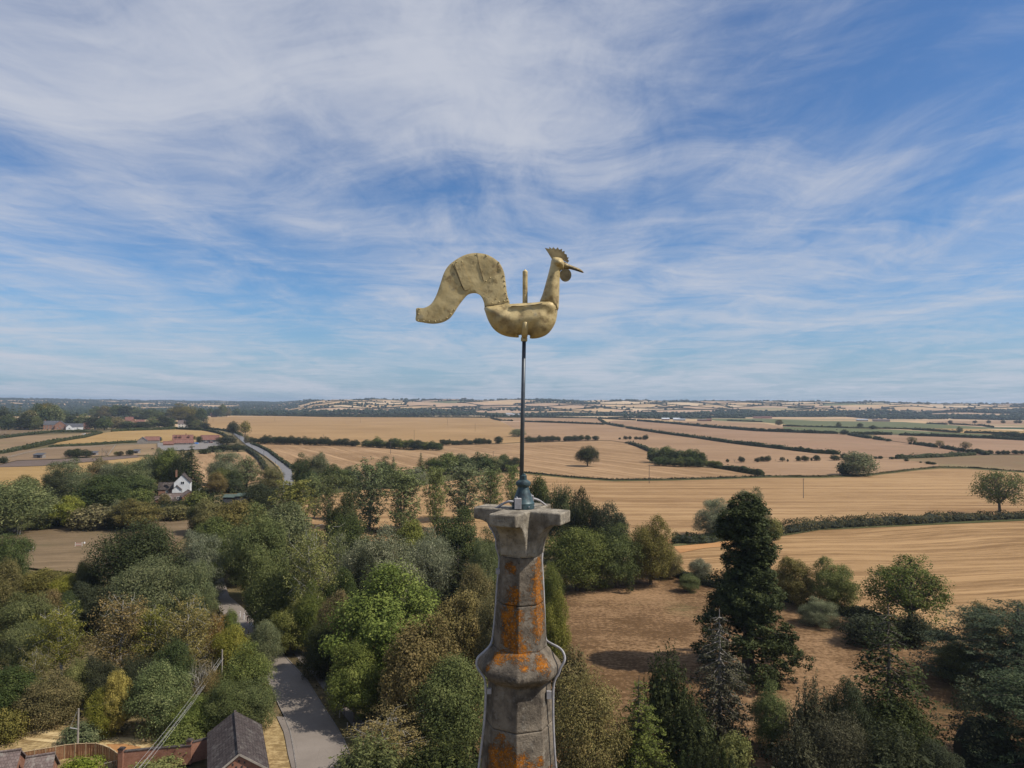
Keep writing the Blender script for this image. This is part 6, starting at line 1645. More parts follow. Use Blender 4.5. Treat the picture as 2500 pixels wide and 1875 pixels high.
# village houses
bh = front(103, 136, 1048.5, 1037, 1027.5, 11, 'brick_house', 'large brick house with grey slate roof at the left', 'house', 'brick_far', 'slate', wins=tuple(('f', x, z, 1.6, 1.7) for x in (-7, -3, 2, 6) for z in (2.0, 5.2)), chims=((-8, 0, 1.2, 1.6),))
wg = front(129, 152, 1049, 1036.5, 1027.5, 14, 'brick_gable_wing', 'gabled right wing of the large brick house', 'house', 'brick_far', 'slate', yaw=R(78), wins=(('l', -3, 2.0, 1.6, 1.7), ('l', 3, 2.0, 1.6, 1.7), ('l', 0, 5.6, 1.6, 1.7)))
front(160, 196, 1049, 1042, 1034, 9, 'white_bungalow', 'white walled bungalow with grey roof right of the brick house', 'house', 'white_wall', 'slate', wins=(('f', -6, 2.2, 1.8, 1.4), ('f', 4, 2.2, 1.8, 1.4)))
front(156, 176, 1050, 1043.5, 1036, 9, 'white_gable_house', 'white gable with grey roof in front of the bungalow', 'house', 'white_wall', 'slate', yaw=R(84), wins=(('l', 0, 2.4, 2.0, 1.4),))
front(194, 204, 1047, 1041, 1034, 8, 'white_gable_annexe', 'narrow white gable at the right end of the bungalow', 'house', 'white_wall', 'slate', yaw=R(88), wins=(('l', 0, 3.0, 1.2, 1.4),))
front(201, 216, 1047, 1041, 1031.5, 9, 'brown_roof_house', 'house with brown tiled roof right of the white bungalow', 'house', 'brick_far', 'tile_red')
front(303, 322, 1034, 1027, 1018, 9, 'red_roof_house', 'orange red roofed house in the village, left', 'house', 'brick_far', 'tile_red', chims=((2, 0, 1.2, 1.5),))
front(314, 331, 1035, 1029, 1023, 10, 'red_gable_house', 'orange red gable in front of the left village roof', 'house', 'brick_far', 'tile_red', yaw=R(82), wins=(('l', 0, 3, 1.6, 1.5),))
front(331, 349, 1034, 1030.5, 1025, 8, 'low_red_house', 'low red roof in the village, middle', 'house', 'brick_far', 'tile_red')
front(364, 387, 1034, 1029, 1023, 8, 'long_red_house', 'long red roof in the village, right', 'house', 'brick_far', 'tile_red')
front(432, 455, 1044, 1034.5, 1026, 9, 'cream_house', 'cream house with red brown roof at the lane', 'house', 'cream_wall', 'tile_brown', wins=tuple(('f', x, z, 1.8, 1.6) for x in (-5, 0, 5) for z in (2, 5.4)))
front(513, 528, 1018, 1013, 1008, 10, 'roadside_house', 'small red roofed house left of the white van', 'house', 'brick_far', 'tile_red')
# far farms
front(1235, 1252, 1017.5, 1011, 1008.5, 20, 'farm_barn', 'tan ended farm barn left of the vane pole on the far plain', 'barn', 'cream_wall', 'grey_tin')
front(1252, 1268, 1017, 1013, 1010, 20, 'farm_shed', 'grey farm shed left of the vane pole, beside the tan barn', 'barn', 'timber_wall', 'grey_tin')
front(1617, 1636, 1026, 1023, 1020, 18, 'white_roof_shed', 'white roofed farm shed right of centre on the far plain', 'barn', 'brick_far', 'pale_tin')
front(1645, 1662, 1026.5, 1023.5, 1020, 18, 'pale_farm_shed', 'pale grey farm shed beside the white roofed one', 'barn', 'grey_tin', 'pale_tin')
front(1658, 1675, 1027, 1024, 1022, 16, 'blue_grey_shed', 'blue grey farm shed on the right of the pale one', 'barn', 'grey_tin', 'grey_tin')
front(1704, 1727, 1028, 1025.5, 1023.5, 14, 'brick_farm_range', 'long brown brick farm range in the far green field', 'barn', 'brick_far', 'tile_brown')
front(1727, 1739, 1028, 1024.5, 1022.5, 14, 'brick_farm_block', 'square red brick farm block at the end of the range', 'barn', 'brick_far', 'tile_red')
front(1840, 1862, 1021.5, 1019.5, 1017, 14, 'red_village_roof', 'first long red roof in the far village', 'house', 'brick_far', 'tile_red')
front(1862, 1886, 1021.5, 1019.5, 1016.5, 14, 'red_village_roof', 'second long red roof in the far village, further right', 'house', 'brick_far', 'tile_red')
front(2095, 2121, 1028, 1025.5, 1022.5, 16, 'grey_farm_shed', 'grey green farm shed before the far right wood', 'barn', 'timber_wall', 'grey_tin')
front(2136, 2174, 1029, 1026, 1023, 18, 'brown_farm_shed', 'long brown farm shed before the far right wood', 'barn', 'timber_wall', 'tile_brown')

# ------------------------------------------------------------------ vehicles by the farm and on the lane
def car(loc, yaw, mat, label, L_=4.4, Wd=1.8, H_=1.5, van=False, name='parked_car', cat='car'):
    root = empty(name, loc, yaw); tag(root, label, cat)
    a, b_ = L_ / 2, Wd / 2
    prof = [(-a, 0.35), (-a, 0.85), (-a * 0.92, 0.95), (-a * 0.45, 1.0), (-a * 0.25, H_), (a * 0.55, H_), (a * 0.9, 0.98), (a, 0.9), (a, 0.35)] if not van else [(-a, 0.35), (-a, 1.0), (-a * 0.72, 1.2), (-a * 0.5, H_), (a, H_), (a, 0.35)]
    n = len(prof)
    body = MB().poly([(x, -b_, z) for x, z in prof] + [(x, b_, z) for x, z in prof], [tuple(range(n))[::-1], tuple(range(n, 2 * n))] + [(k, (k + 1) % n, n + (k + 1) % n, n + k) for k in range(n)])
    bo = body.build('body', mat, root); bevel(bo, 0.06, 2)
    for s_ in (-1, 1):
        if van: MB().box((-a * 0.5, s_ * (b_ + 0.01), H_ * 0.74), (L_ * 0.14, 0.03, 0.45)).build('side_window', M['pane'], root)
        else: MB().poly([(-a * 0.38, s_ * (b_ + .012), 1.03), (a * 0.74, s_ * (b_ + .012), 1.03), (a * 0.52, s_ * (b_ + .012), H_ - .1), (-a * 0.2, s_ * (b_ + .012), H_ - .1)], [(0, 1, 2, 3)]).build('side_window', M['pane'], root)
        for x in (-a * 0.62, a * 0.62):
            wv = MB().lathe([(0.0, -0.1), (0.3, -0.1), (0.33, -0.06), (0.33, 0.06), (0.3, 0.1), (0.0, 0.1)], 14)
            wo = wv.build('wheel', M['rubber'], root, (x, s_ * (b_ - 0.08), 0.33)); wo.rotation_euler = (R(90), 0, 0)
    return root
car(G(536, 1017, 0.3), R(10), M['car_white'], 'white van parked at the lane above the wheat field', 6.0, 2.2, 2.6, True, 'parked_van', 'van')
car(G(503, 1082, 0.31), R(5), M['car_grey'], 'grey car in the farmyard, left of the two cars')
car(G(514, 1081.5, 0.31), R(5), M['car_dark'], 'dark red car in the farmyard, right of the two cars')
car(G(205, 1061, 0.0), R(8), M['car_white'], 'white car at the end of the lane hedge on the left', name='parked_car')
for (x, y, lb) in ((478, 1083.5, 'blue tarpaulin covered stack in the farmyard'),):
    p = G(x, y, 0.31)
    o = MB().poly([(-2.6, -1, 0), (2.6, -1, 0), (2.6, 1, 0), (-2.6, 1, 0), (-2.3, -.7, 1.1), (2.2, -.7, 1.2), (2.2, .7, 1.3), (-2.3, .7, 1.2)], [(0, 1, 5, 4), (1, 2, 6, 5), (2, 3, 7, 6), (3, 0, 4, 7), (4, 5, 6, 7)]).build('tarpaulin_stack', M['blue_plastic'], None, p)
    tag(bevel(o, 0.15, 2), lb, 'stack')

# ------------------------------------------------------------------ horse and show jump
hp = G(373, 1098)
hb = bpy.data.meshes.new('horse')
V_ = [(0, 0, 1.15), (0.75, 0, 1.2), (-0.75, 0, 1.2), (1.05, 0, 1.0), (1.35, 0, 0.65), (1.5, 0, 0.35), (1.78, 0, 0.12), (-1.0, 0, 1.05), (-1.1, 0, 0.55),
      (0.7, 0.2, 0.85), (0.72, 0.2, 0.45), (0.7, 0.2, 0.03), (0.7, -0.2, 0.85), (0.66, -0.2, 0.45), (0.66, -0.2, 0.03), (-0.72, 0.2, 0.95), (-0.85, 0.2, 0.5), (-0.78, 0.2, 0.03), (-0.72, -0.2, 0.95), (-0.82, -0.2, 0.5), (-0.76, -0.2, 0.03)]
E_ = [(0, 1), (0, 2), (1, 3), (3, 4), (4, 5), (5, 6), (2, 7), (7, 8), (1, 9), (9, 10), (10, 11), (1, 12), (12, 13), (13, 14), (2, 15), (15, 16), (16, 17), (2, 18), (18, 19), (19, 20)]
RD = [.33, .30, .32, .24, .17, .13, .09, .08, .05, .13, .07, .06, .13, .07, .06, .16, .08, .06, .16, .08, .06]
hb.from_pydata(V_, E_, [])
ho = link('horse', hb, None, hp)
ho.rotation_euler = (0, 0, R(180))
md = ho.modifiers.new('skin', 'SKIN')
for k, sv in enumerate(hb.skin_vertices[0].data): sv.radius = (RD[k], RD[k]); sv.use_root = (k == 0)
ho.modifiers.new('sub', 'SUBSURF').render_levels = 1
hb.materials.append(M['horse'])
tag(ho, 'dark horse grazing in the right paddock', 'horse')
jp = G(192, 1334)
jr = empty('show_jump', jp, R(12)); tag(jr, 'pink and white show jump with poles on the brown pasture', 'show jump')
for s_ in (-1, 1):
    MB().box((s_ * 0.9, 0, 0.6), (0.12, 0.12, 1.2)).box((s_ * 0.9, 0, 0.06), (0.1, 0.8, 0.12)).build('upright', M['cream_wall'], jr)
for k, z in enumerate((0.3, 0.6, 0.9)):
    MB().tube([(-0.85, 0.02, z), (0.85, 0.02, z)], 0.06, 8).build('pole', M['pink_paint'] if k != 1 else M['cream_wall'], jr)
jp = G(69, 1346)
jr = empty('show_jump', jp, R(-10)); tag(jr, 'low jump with two tall thin wings at the pasture edge', 'show jump')
for s_ in (-1, 1):
    MB().box((1.0 + s_ * 0.35, 0.2 * s_, 0.8), (0.09, 0.09, 1.6)).build('upright', M['cream_wall'], jr)
MB().box((-0.5, 0, 0.22), (2.2, 0.6, 0.44)).build('trough', M['black_iron'], jr)
wp = G(206, 1327.5)
bc = MB().lathe([(0.22, 0), (0.2, 0.5), (0.0, 0.55)], 10).build('feed_bucket', M['white_paint'], None, wp); tag(bc, 'white bucket right of the pink show jump', 'bucket')

# ------------------------------------------------------------------ poles, wires, posts, sign
def pole(sx, yb, yt, label, group=None, arm=0.9, double=False, mat='dark_wood', lean=0.0, thick=None):
    b = G(sx, yb)
    h = CAM_H + ray(sx, yt).z / ray(sx, yt).y * b.y
    root = empty('telegraph_pole', b); tag(root, label, 'utility pole', group)
    root.rotation_euler = (0, lean, 0)
    r = thick or 0.14
    MB().tube([(0, 0, -0.2), (0, 0, h)], [r, r * 0.75], 10).build('post', M[mat], root)
    if arm:
        ca = MB().box((0, -r - 0.03, h - 0.3), (arm * 2, 0.1, 0.12)).build('crossarm', M[mat], root)
        for x in (-arm * 0.85, 0, arm * 0.85):
            MB().lathe([(0.03, 0), (0.06, 0.06), (0.06, 0.16), (0.03, 0.2)], 8, 0, (x, -r - 0.03, h - 0.235)).build('insulator', M['pale_tin'], ca)
    return b, h
g_p = 'telegraph poles across the fields'
for (x, yb, yt, lb, arm) in ((520, 1029, 1018, 'leftmost pole on the skyline of the wheat field', .8), (671, 1030, 1016, 'pole at the top of the wheat field left of the centre', .8), (880, 1032, 1017, 'pole at the top of the wheat field, above the pole hedgerow gap', .8), (1092.5, 1039, 1018, 'tall pole at the far side of the wheat field', .8),
                         (1160, 1054, 1034, 'pole in the right half of the wheat field', .9), (1011, 1076, 1050, 'pole rising from the copse under the wheat field', .9), (789.5, 1087, 1061, 'pole with crossarm at the dark hedgerow', 1.3), (953.5, 1108, 1079, 'pole in front of the copse under the wheat field', 1.2),
                         (1204, 1121, 1102, 'pole behind the poplar copse', 1.3), (1383, 1032, 1021, 'small pole in the far strip right of the vane', .8)):
    pole(x, yb, yt, lb, g_p, arm, thick=0.18)
pole(1585, 1180, 1134, 'pole standing at the ditch below the copse, with bare soil at its foot', g_p, 0.0, thick=0.16)
pole(1961.5, 1216, 1168, 'lone pole in the gold stubble above the redwood', g_p, 0.35, thick=0.15)
for (x, yb, yt, lb) in ((598.5, 1099, 1058, 'tall pole at the left hedge of the far road'), (615, 1095, 1077, 'pole between the far road and its right hedge'), (644, 1121, 1101, 'pole at the left verge of the far road'), (672.5, 1138, 1126, 'lowest pole beside the far road'), (585, 1079, 1060, 'pole at the road bend by the farmyard'), (249, 1114, 1094, 'thin pole in the middle of the paddocks')):
    pole(x, yb, yt, lb, 'poles along the far road', 0.5, thick=0.13)
pA, hA = pole(189, 1850, 1730, 'tall pole behind the wooden fence at the lower left', None, 0.0, mat='grey_wood', thick=0.13)
MB()
armo = MB().bar((pA.x - 0.9, pA.y - 0.1, hA - 2.2), (pA.x + 0.05, pA.y - 0.1, hA - 2.35), 0.07).bar((pA.x - 0.9, pA.y - 0.1, hA - 2.2), (pA.x - 0.1, pA.y - 0.12, hA - 0.3), 0.025)
ao = bpy.data.objects['telegraph_pole.%03d' % (len([o for o in bpy.data.objects if o.name.startswith('telegraph_pole')]) - 1)]
ab = armo.build('bracket', M['wire'], ao); ab.location = -Vector(ao.location)
pB, hB = pole(540.5, 1706, 1586, 'tall pole carrying four wires beside the bare birch', None, 0.0, mat='grey_wood', thick=0.13)
end = G(275, 1945, 6.0)
g_w = 'overhead wires at the lower left'
for k in range(4):
    a = Vector((pB.x - 0.27 + 0.18 * k, pB.y - 0.2, hB - 1.1 - (0.25 if k in (1, 2) else 0)))
    e = end + Vector((-0.35 + 0.26 * k, 0.1 * k, -0.25 * (k % 2)))
    pts = [a.lerp(e, t / 12) - Vector((0, 0, 0.55 * 4 * (t / 12) * (1 - t / 12))) for t in range(13)]
    tag(MB().tube(pts, 0.0115, 6).build('overhead_wire', M['wire']), ('leftmost', 'second from the left', 'third from the left', 'rightmost')[k] + ' of the four pale wires running down from the birch pole', 'wire', g_w)
a = Vector((pA.x, pA.y, hA - 0.2)); e = Vector((pB.x, pB.y, hB - 1.0))
tag(MB().tube([a.lerp(e, t / 10) - Vector((0, 0, 2.4 * (t / 10) * (1 - t / 10))) for t in range(11)], 0.008, 5).build('overhead_wire', M['black_iron']), 'thin dark wire between the two lower left poles', 'wire')
a = Vector((pA.x - 0.05, pA.y, hA - 0.2)); e = G(60, 1868, 5.2)
tag(MB().tube([a.lerp(e, t / 8) - Vector((0, 0, 0.8 * (t / 8) * (1 - t / 8))) for t in range(9)], 0.008, 5).build('overhead_wire', M['black_iron']), 'thin wire from the fence pole down to the corner house', 'wire')
# road sign
sb = G(840, 1755, 0.3)
hs = CAM_H + ray(840, 1713).z / ray(840, 1713).y * sb.y - 0.3
rs = empty('road_sign', sb, R(8)); tag(rs, 'triangular warning sign on a thin post beside the near road', 'road sign')
MB().tube([(0, 0, -0.1), (0, 0, hs)], 0.04, 8).build('post', M['black_iron'], rs)
tp = MB().poly([(-0.46, 0, hs - 0.75), (0.46, 0, hs - 0.75), (0, 0, hs + 0.08), (-0.46, 0.03, hs - 0.75), (0.46, 0.03, hs - 0.75), (0, 0.03, hs + 0.08)], [(0, 1, 2), (5, 4, 3), (0, 3, 4, 1), (1, 4, 5, 2), (2, 5, 3, 0)])
pl_ = tp.build('sign_plate', M['red_paint'], rs, (0, -0.06, 0))
MB().poly([(-0.31, -0.006, hs - 0.67), (0.31, -0.006, hs - 0.67), (0, -0.006, hs - 0.10)]).build('sign_face', M['sign_face'], pl_)
sym = MB()
sym.poly([(-0.10, -0.010, hs - 0.62), (0.02, -0.010, hs - 0.62), (0.02, -0.010, hs - 0.42), (-0.05, -0.010, hs - 0.42)])
sym.poly([(0.04, -0.010, hs - 0.62), (0.11, -0.010, hs - 0.62), (0.08, -0.010, hs - 0.47), (0.04, -0.010, hs - 0.47)])
sym.build('sign_symbol', M['black_iron'], pl_)
# marker posts at the bend, wooden posts on the verge
g_m = 'marker posts at the road bend'
for k, (x, y, h, m_) in enumerate(((586, 1506, 1.0, 'white_paint'), (595.5, 1513, 1.25, 'white_paint'), (604, 1521, 1.25, 'pink_paint'), (613, 1528, 1.1, 'white_paint'), (621, 1533, 1.0, 'grey_wood'))):
    p = G(x, y, 0.3)
    r0 = empty('marker_post', p); tag(r0, '%s marker post at the road bend, counted from the left' % ORD[k], 'marker post', g_m)
    MB().box((0, 0, h / 2), (0.13, 0.13, h)).build('post', M[m_], r0)
    MB().box((0, -0.07, h - 0.18), (0.10, 0.015, 0.16)).build('reflector', M['red_paint'], r0)
g_v = 'short wooden posts on the road verge'
for k, (x, y, lb) in enumerate(((732, 1620, 'short wooden post where verge and footpath narrow'), (829, 1752, 'short wooden post left of the warning sign'), (848, 1784, 'short wooden post at the path corner, upper'), (857, 1799, 'short wooden post at the path corner, lower'))):
    p = G(x, y, 0.28)
    o = MB().box((0, 0, 0.5), (0.13, 0.13, 1.0)).poly([(-0.065, -0.065, 1.001), (0.065, -0.065, 1.001), (0.065, 0.065, 1.001), (-0.065, 0.065, 1.001), (0, 0, 1.06)], [(0, 1, 4), (1, 2, 4), (2, 3, 4), (3, 0, 4)]).build('verge_post', M['grey_wood'], None, p)
    tag(o, lb, 'post', g_v)
# ------------------------------------------------------------------ the church spire
def nrm_mix(t, p, scale, lo, hi): return t.smooth(t.noise(p, scale, 6.0, 0.7), lo, hi)
def stone_mat(name, blobs=(), c1=(0.070, 0.058, 0.047), c2=(0.222, 0.182, 0.136), pale=0.35, lich=(0.33, 0.095, 0.007)):
    m, t = new_mat(name)
    p = t.n('ShaderNodeTexCoord').outputs['Object']
    a = t.noise(p, 6.0, 8.0, 0.68)
    b = t.noise(p, 38.0, 6.0, 0.7)
    c = t.noise(t.mapping(p, loc=(3, 1, 7)), 15.0, 5.0, 0.7)
    col = t.mix(t.smooth(a, 0.32, 0.66), c1, c2)
    col = t.mix(t.math('MULTIPLY', t.smooth(c, 0.52, 0.66), pale), col, (0.32, 0.29, 0.24))
    col = t.mix(t.math('MULTIPLY', t.smooth(b, 0.56, 0.70), 0.75), col, (0.055, 0.048, 0.04))
    st = t.noise(t.mapping(p, scale=(14, 14, 1.3)), 1.0, 4.0, 0.6)
    col = t.mix(t.math('MULTIPLY', t.smooth(st, 0.52, 0.70), 0.45), col, (0.075, 0.066, 0.056))
    h = t.math('ADD', t.math('MULTIPLY', a, 0.5), b)
    if blobs:
        w1 = t.noise(p, 34.0, 9.0, 0.78, 0.6)
        w2 = t.noise(t.mapping(p, loc=(9, 4, 2)), 110.0, 6.0, 0.75)
        mx = None
        for (x, y, z, r) in blobs:
            d_ = t.vmath('DISTANCE', p, (x, y, z))
            v = t.math('SUBTRACT', 1.0, t.math('DIVIDE', d_, r))
            mx = v if mx is None else t.math('MAXIMUM', mx, v)
        lm = t.math('ADD', t.math('ADD', t.math('MAXIMUM', mx, -0.6), t.math('MULTIPLY_ADD', w1, 3.6, -1.8)), t.math('MULTIPLY_ADD', w2, 1.6, -0.8))
        mask = t.math('MULTIPLY', t.smooth(lm, 0.10, 0.42), t.smooth(t.noise(t.mapping(p, loc=(1, 2, 9)), 75.0, 5.0, 0.7), 0.36, 0.50, 0.25, 1.0))
        lc = t.mix(t.smooth(w2, 0.35, 0.65), lich, (0.40, 0.155, 0.018))
        lc = t.mix(t.smooth(t.noise(t.mapping(p, loc=(5, 5, 2)), 18.0, 6.0, 0.75), 0.42, 0.60, 0.0, 0.8), lc, (0.150, 0.070, 0.026))
        lc = t.mix(t.smooth(t.noise(p, 90.0, 3.0, 0.6), 0.56, 0.66, 0.0, 0.6), lc, (0.36, 0.31, 0.22))
        col = t.mix(mask, col, lc)
        h = t.math('ADD', h, t.math('MULTIPLY', mask, 0.35))
    finish(t, col, 0.95, bump=h, bstr=0.9, bdist=0.014, spec=0.05)
    return m
S5 = 5.0 / FPX                     # metres per photo pixel at the spire
axT, axB = A(1273.5, 1243), A(1265.5, 1875)
lean = math.atan2(axT.x - axB.x, axT.z - axB.z)
TOP_Z = -0.718
top = Vector((axT.x + (TOP_Z + 42 - axT.z) * math.tan(lean), 5.0, CAM_H + TOP_Z))
spire = empty('church_spire', top)
spire.rotation_euler = (0, lean, 0)
tag(spire, 'weathered octagonal stone church spire with orange lichen and a four armed capital', 'church spire')
def zz(sy): return -(sy - 988) / 350.6 - TOP_Z       # height below the capital's top for an axis photo row
def rr(hw): return hw * S5
O8 = -math.pi / 2 - R(4)
FA, FR, FL = O8, O8 + R(22.5), O8 - R(22.5)          # front edge, front right face, front left face
def on(ang, r, row, rad):
    """a spot on the stone at bearing ang, radius r, where the photograph row shows it"""
    return (math.cos(ang) * r, math.sin(ang) * r, -(row - 988) / FPX * (5.0 + math.sin(ang) * r) - TOP_Z, rad)
def zj(row, hw): return -(row - 988) / FPX * (5.0 - hw * S5) - TOP_Z      # a joint seen on the front edge
RF = O8 + R(67.5)                                    # right hand face
lich = [on(RF - R(4), .155, 1372, .06), on(RF - R(8), .165, 1417, .085), on(RF - R(8), .17, 1465, .095), on(RF - R(10), .178, 1512, .085), on(FL + R(2), .17, 1528, .08), on(FL, .16, 1475, .05), on(RF - R(6), .16, 1395, .075), on(RF - R(8), .17, 1440, .09), on(RF - R(8), .175, 1490, .10), on(RF - R(12), .18, 1530, .08),
        on(FL - R(4), .15, 1385, .05), on(FL + R(8), .165, 1450, .065), on(FL - R(4), .165, 1500, .085), on(FA, .17, 1500, .05), on(FL + R(6), .175, 1555, .10), on(FA + R(4), .18, 1590, .085), on(FL - R(14), .20, 1600, .07),
        on(RF - R(25), .25, 1612, .085), on(FA + R(10), .25, 1622, .035), on(FL - R(25), .27, 1625, .03),
        on(FL - R(6), .24, 1795, .05), on(FL + R(4), .25, 1840, .11), on(FL - R(20), .25, 1830, .08), on(FL - R(10), .25, 1868, .12), on(FL + R(14), .25, 1862, .10), on(FR - R(12), .25, 1845, .055), on(FR + R(2), .255, 1868, .06), on(FR + R(16), .25, 1848, .04), on(RF, .26, 1868, .05)]
M['stone'] = stone_mat('limestone_with_lichen', lich)
M['stone_cap'] = stone_mat('limestone_capital', ((0.0, -0.30, -0.3, 0.05),), (0.125, 0.106, 0.082), (0.36, 0.315, 0.245), 0.5)
def drum(zt, zb, rt, rb, nm='stone_course'):
    """one octagonal course with weathered joints"""
    n = 6
    pr = [(rb - 0.004, zb + 0.0015), (rb, zb + 0.010)]
    for k in range(1, n): pr.append((rb + (rt - rb) * k / n, zb + (zt - zb) * k / n))
    pr += [(rt, zt - 0.010), (rt - 0.004, zt - 0.0015)]
    o = MB().lathe(pr, 8, O8).build(nm, M['stone'], spire)
    bevel(o, 0.006, 2, 25)
    return o
Z1, Z2, Z3 = zj(1361, 50), zj(1478, 59), zj(1592, 66)
drum(Z1, Z2, rr(50.5), rr(58))
drum(Z2, Z3 - 0.004, rr(58), rr(65.5))
# moulded ring
pr = [(rr(60), Z3 - 0.02), (rr(61), Z3 + 0.004), (rr(66), Z3 + 0.002), (rr(72), Z3 - 0.006), (rr(84), zz(1587)), (rr(95), zz(1599)), (rr(101), zz(1608)), (rr(103), zz(1617)), (rr(101), zz(1625)), (rr(94), zz(1633)), (rr(84), zz(1639)), (rr(77), zz(1643)), (rr(74.5), zz(1650))]
o = MB().lathe(pr[::-1], 8, O8).build('moulded_ring', M['stone'], spire)
bevel(o, 0.022, 3, 20)
Z4 = zj(1783, 83)
drum(zz(1646), Z4, rr(75), rr(82.5))
drum(Z4, zz(1905), rr(82.5), rr(94))
y0, r0 = 1905, 94
for k in range(4):
    drum(zz(y0), zz(y0 + 140), rr(r0), rr(r0 + 10.6)); y0 += 140; r0 += 10.6
zl, rl = zz(y0), rr(r0)
MB().lathe([(2.3, -26.0), (rl, zl)], 8, O8).build('lower_spire', M['stone'], spire)
# capital with four bracket arms, turned a little against the view
TH = R(23.8)
cap = bmesh.new()
wv = 0.195; hwid = wv / 2; Larm = 0.325; tz = 0.082; zneck = zz(1361) - 0.0
prof = [(hwid, 0.0), (Larm, 0.0), (Larm, -tz), (Larm - 0.045, -tz - 0.004)]
zb_ = zj(1360, 50) + 0.004
for k in range(1, 9):
    a = k / 8 * math.pi / 2
    prof.append((0.136 + (Larm - 0.045 - 0.136) * (1 - math.sin(a)), (-tz - 0.004) + (zb_ + tz + 0.004) * (1 - math.cos(a))))
prof.append((hwid, zb_))
for q_ in range(4):
    th = -math.pi / 2 - TH + q_ * math.pi / 2
    dv, nv = Vector((math.cos(th), math.sin(th), 0)), Vector((-math.sin(th), math.cos(th), 0))
    A_ = [cap.verts.new(dv * r + nv * hwid + Vector((0, 0, z))) for r, z in prof]
    B_ = [cap.verts.new(dv * r - nv * hwid + Vector((0, 0, z))) for r, z in prof]
    cap.faces.new(A_); cap.faces.new(B_[::-1])
    for k in range(len(prof) - 1): cap.faces.new((A_[k], B_[k], B_[k + 1], A_[k + 1]))
cs = [Vector((math.cos(-math.pi / 2 - TH + R(45) + k * math.pi / 2), math.sin(-math.pi / 2 - TH + R(45) + k * math.pi / 2), 0)) * (hwid * math.sqrt(2)) for k in range(4)]
cap.faces.new([cap.verts.new(c) for c in cs]); cap.faces.new([cap.verts.new(c + Vector((0, 0, zb_))) for c in cs][::-1])
bmesh.ops.remove_doubles(cap, verts=cap.verts, dist=1e-4)
bmesh.ops.recalc_face_normals(cap, faces=cap.faces)
me = bpy.data.meshes.new('capital'); cap.to_mesh(me); cap.free(); me.materials.append(M['stone_cap'])
co = link('capital', me, spire); bevel(co, 0.011, 3, 30)
o = MB().lathe([(rr(50), Z1 + 0.001), (rr(50.5), Z1 + 0.02), (rr(49), Z1 + 0.05)], 8, O8).build('neck_course', M['stone_cap'], spire)
# tower under the spire, out of the picture
tw = empty('church_tower', (top.x + 26 * math.sin(-lean), 5.0, 0)); tag(tw, 'square stone church tower below the spire, out of the picture', 'church tower')
MB().box((0, 0, 7.6), (5.6, 5.6, 15.2)).box((0, 0, 15.36), (6.0, 6.0, 0.3)).build('wall', M['stone_cap'], tw)
for s_ in (-1, 1):
    for k in range(4):
        MB().box((-2.5 + 1.66 * k, s_ * 2.8, 15.9), (0.8, 0.35, 0.75)).build('merlon', M['stone_cap'], tw)

# lightning conductor cables with clips
def C5(pts, yo): return [A(x, y, 5.0 + o_) for (x, y), o_ in zip(pts, yo)]
crop = lambda px_, py_: (1080 + px_ * 0.43716, 1150 + py_ * 0.43716)
L_pts = [crop(398, 172), crop(372, 170), crop(335, 185), crop(300, 208)]
lc_ = C5(L_pts, (-0.03, -0.03, 0.0, 0.03))
L2 = [crop(299, 380), crop(303, 430), crop(318, 480), crop(316, 540), crop(306, 640), crop(298, 760), crop(288, 870), crop(279, 940), crop(266, 975), crop(235, 1008), crop(207, 1040), crop(197, 1075), crop(206, 1105), crop(228, 1135), crop(245, 1168), crop(249, 1240), crop(246, 1330), crop(236, 1450), crop(222, 1560), crop(209, 1665), crop(192, 1800)]
lo = [0.02] * 8 + [-0.03, -0.07, -0.09, -0.09, -0.09, -0.09] + [-0.10] * (len(L2) - 14)
L2 = L2[:10] + [(x - 3.0, y) for x, y in L2[10:]]
pts_l = C5(L2, lo)
def smooth_pts(P_, n=4):
    out = []
    for i in range(len(P_) - 1):
        p0, p1, p2, p3 = P_[max(i - 1, 0)], P_[i], P_[i + 1], P_[min(i + 2, len(P_) - 1)]
        for k in range(n):
            t = k / n
            out.append(0.5 * ((2 * p1) + (p2 - p0) * t + (2 * p0 - 5 * p1 + 4 * p2 - p3) * t * t + (3 * p1 - p0 - 3 * p2 + p3) * t ** 3))
    return out + [P_[-1]]
root = empty('lightning_conductor', pts_l[0]); tag(root, 'grey lightning conductor cable down the left side of the spire', 'cable')
off = -Vector(pts_l[0])
bridge = [lc_[3], A(*crop(270, 228), 5.10), A(*crop(258, 290), 5.14), A(*crop(284, 340), 5.06)]
MB().tube([p + off for p in smooth_pts(lc_ + bridge[1:] + pts_l)], 0.0082, 8).build('cable', M['cable_grey'], root, smooth=True)
clip = [crop(252, 1228), crop(300, 560)]
for c in clip:
    p = A(c[0], c[1], 4.90 if c[1] > 1500 else 5.0)
    MB().box(p + off + Vector((0.012, 0, 0)), (0.028, 0.02, 0.035)).build('clip', M['cable_grey'], root)
R_pts = [crop(500, 152), crop(530, 160), crop(560, 178), crop(584, 204)]
r1 = C5(R_pts, (0.05, 0.08, 0.14, 0.22))
R2 = [crop(596, 260), crop(572, 360), crop(556, 480), crop(562, 620), crop(568, 760), crop(572, 880), crop(578, 940), crop(604, 962), crop(640, 980), crop(668, 1002), crop(683, 1035), crop(680, 1065), crop(660, 1100), crop(637, 1133), crop(618, 1165), crop(609, 1210), crop(607, 1300), crop(608, 1400), crop(612, 1500), crop(618, 1600), crop(626, 1680), crop(637, 1800)]
R2 = R2[:13] + [(x + 5.0, y) for x, y in R2[13:]]
r2 = C5(R2, [0.24, 0.16, 0.12, 0.11, 0.10, 0.10, 0.08, 0.02, -0.03, -0.07, -0.09] + [-0.10] * (len(R2) - 11))
root = empty('lightning_conductor', r1[0]); tag(root, 'grey lightning conductor cable down the right side of the spire', 'cable')
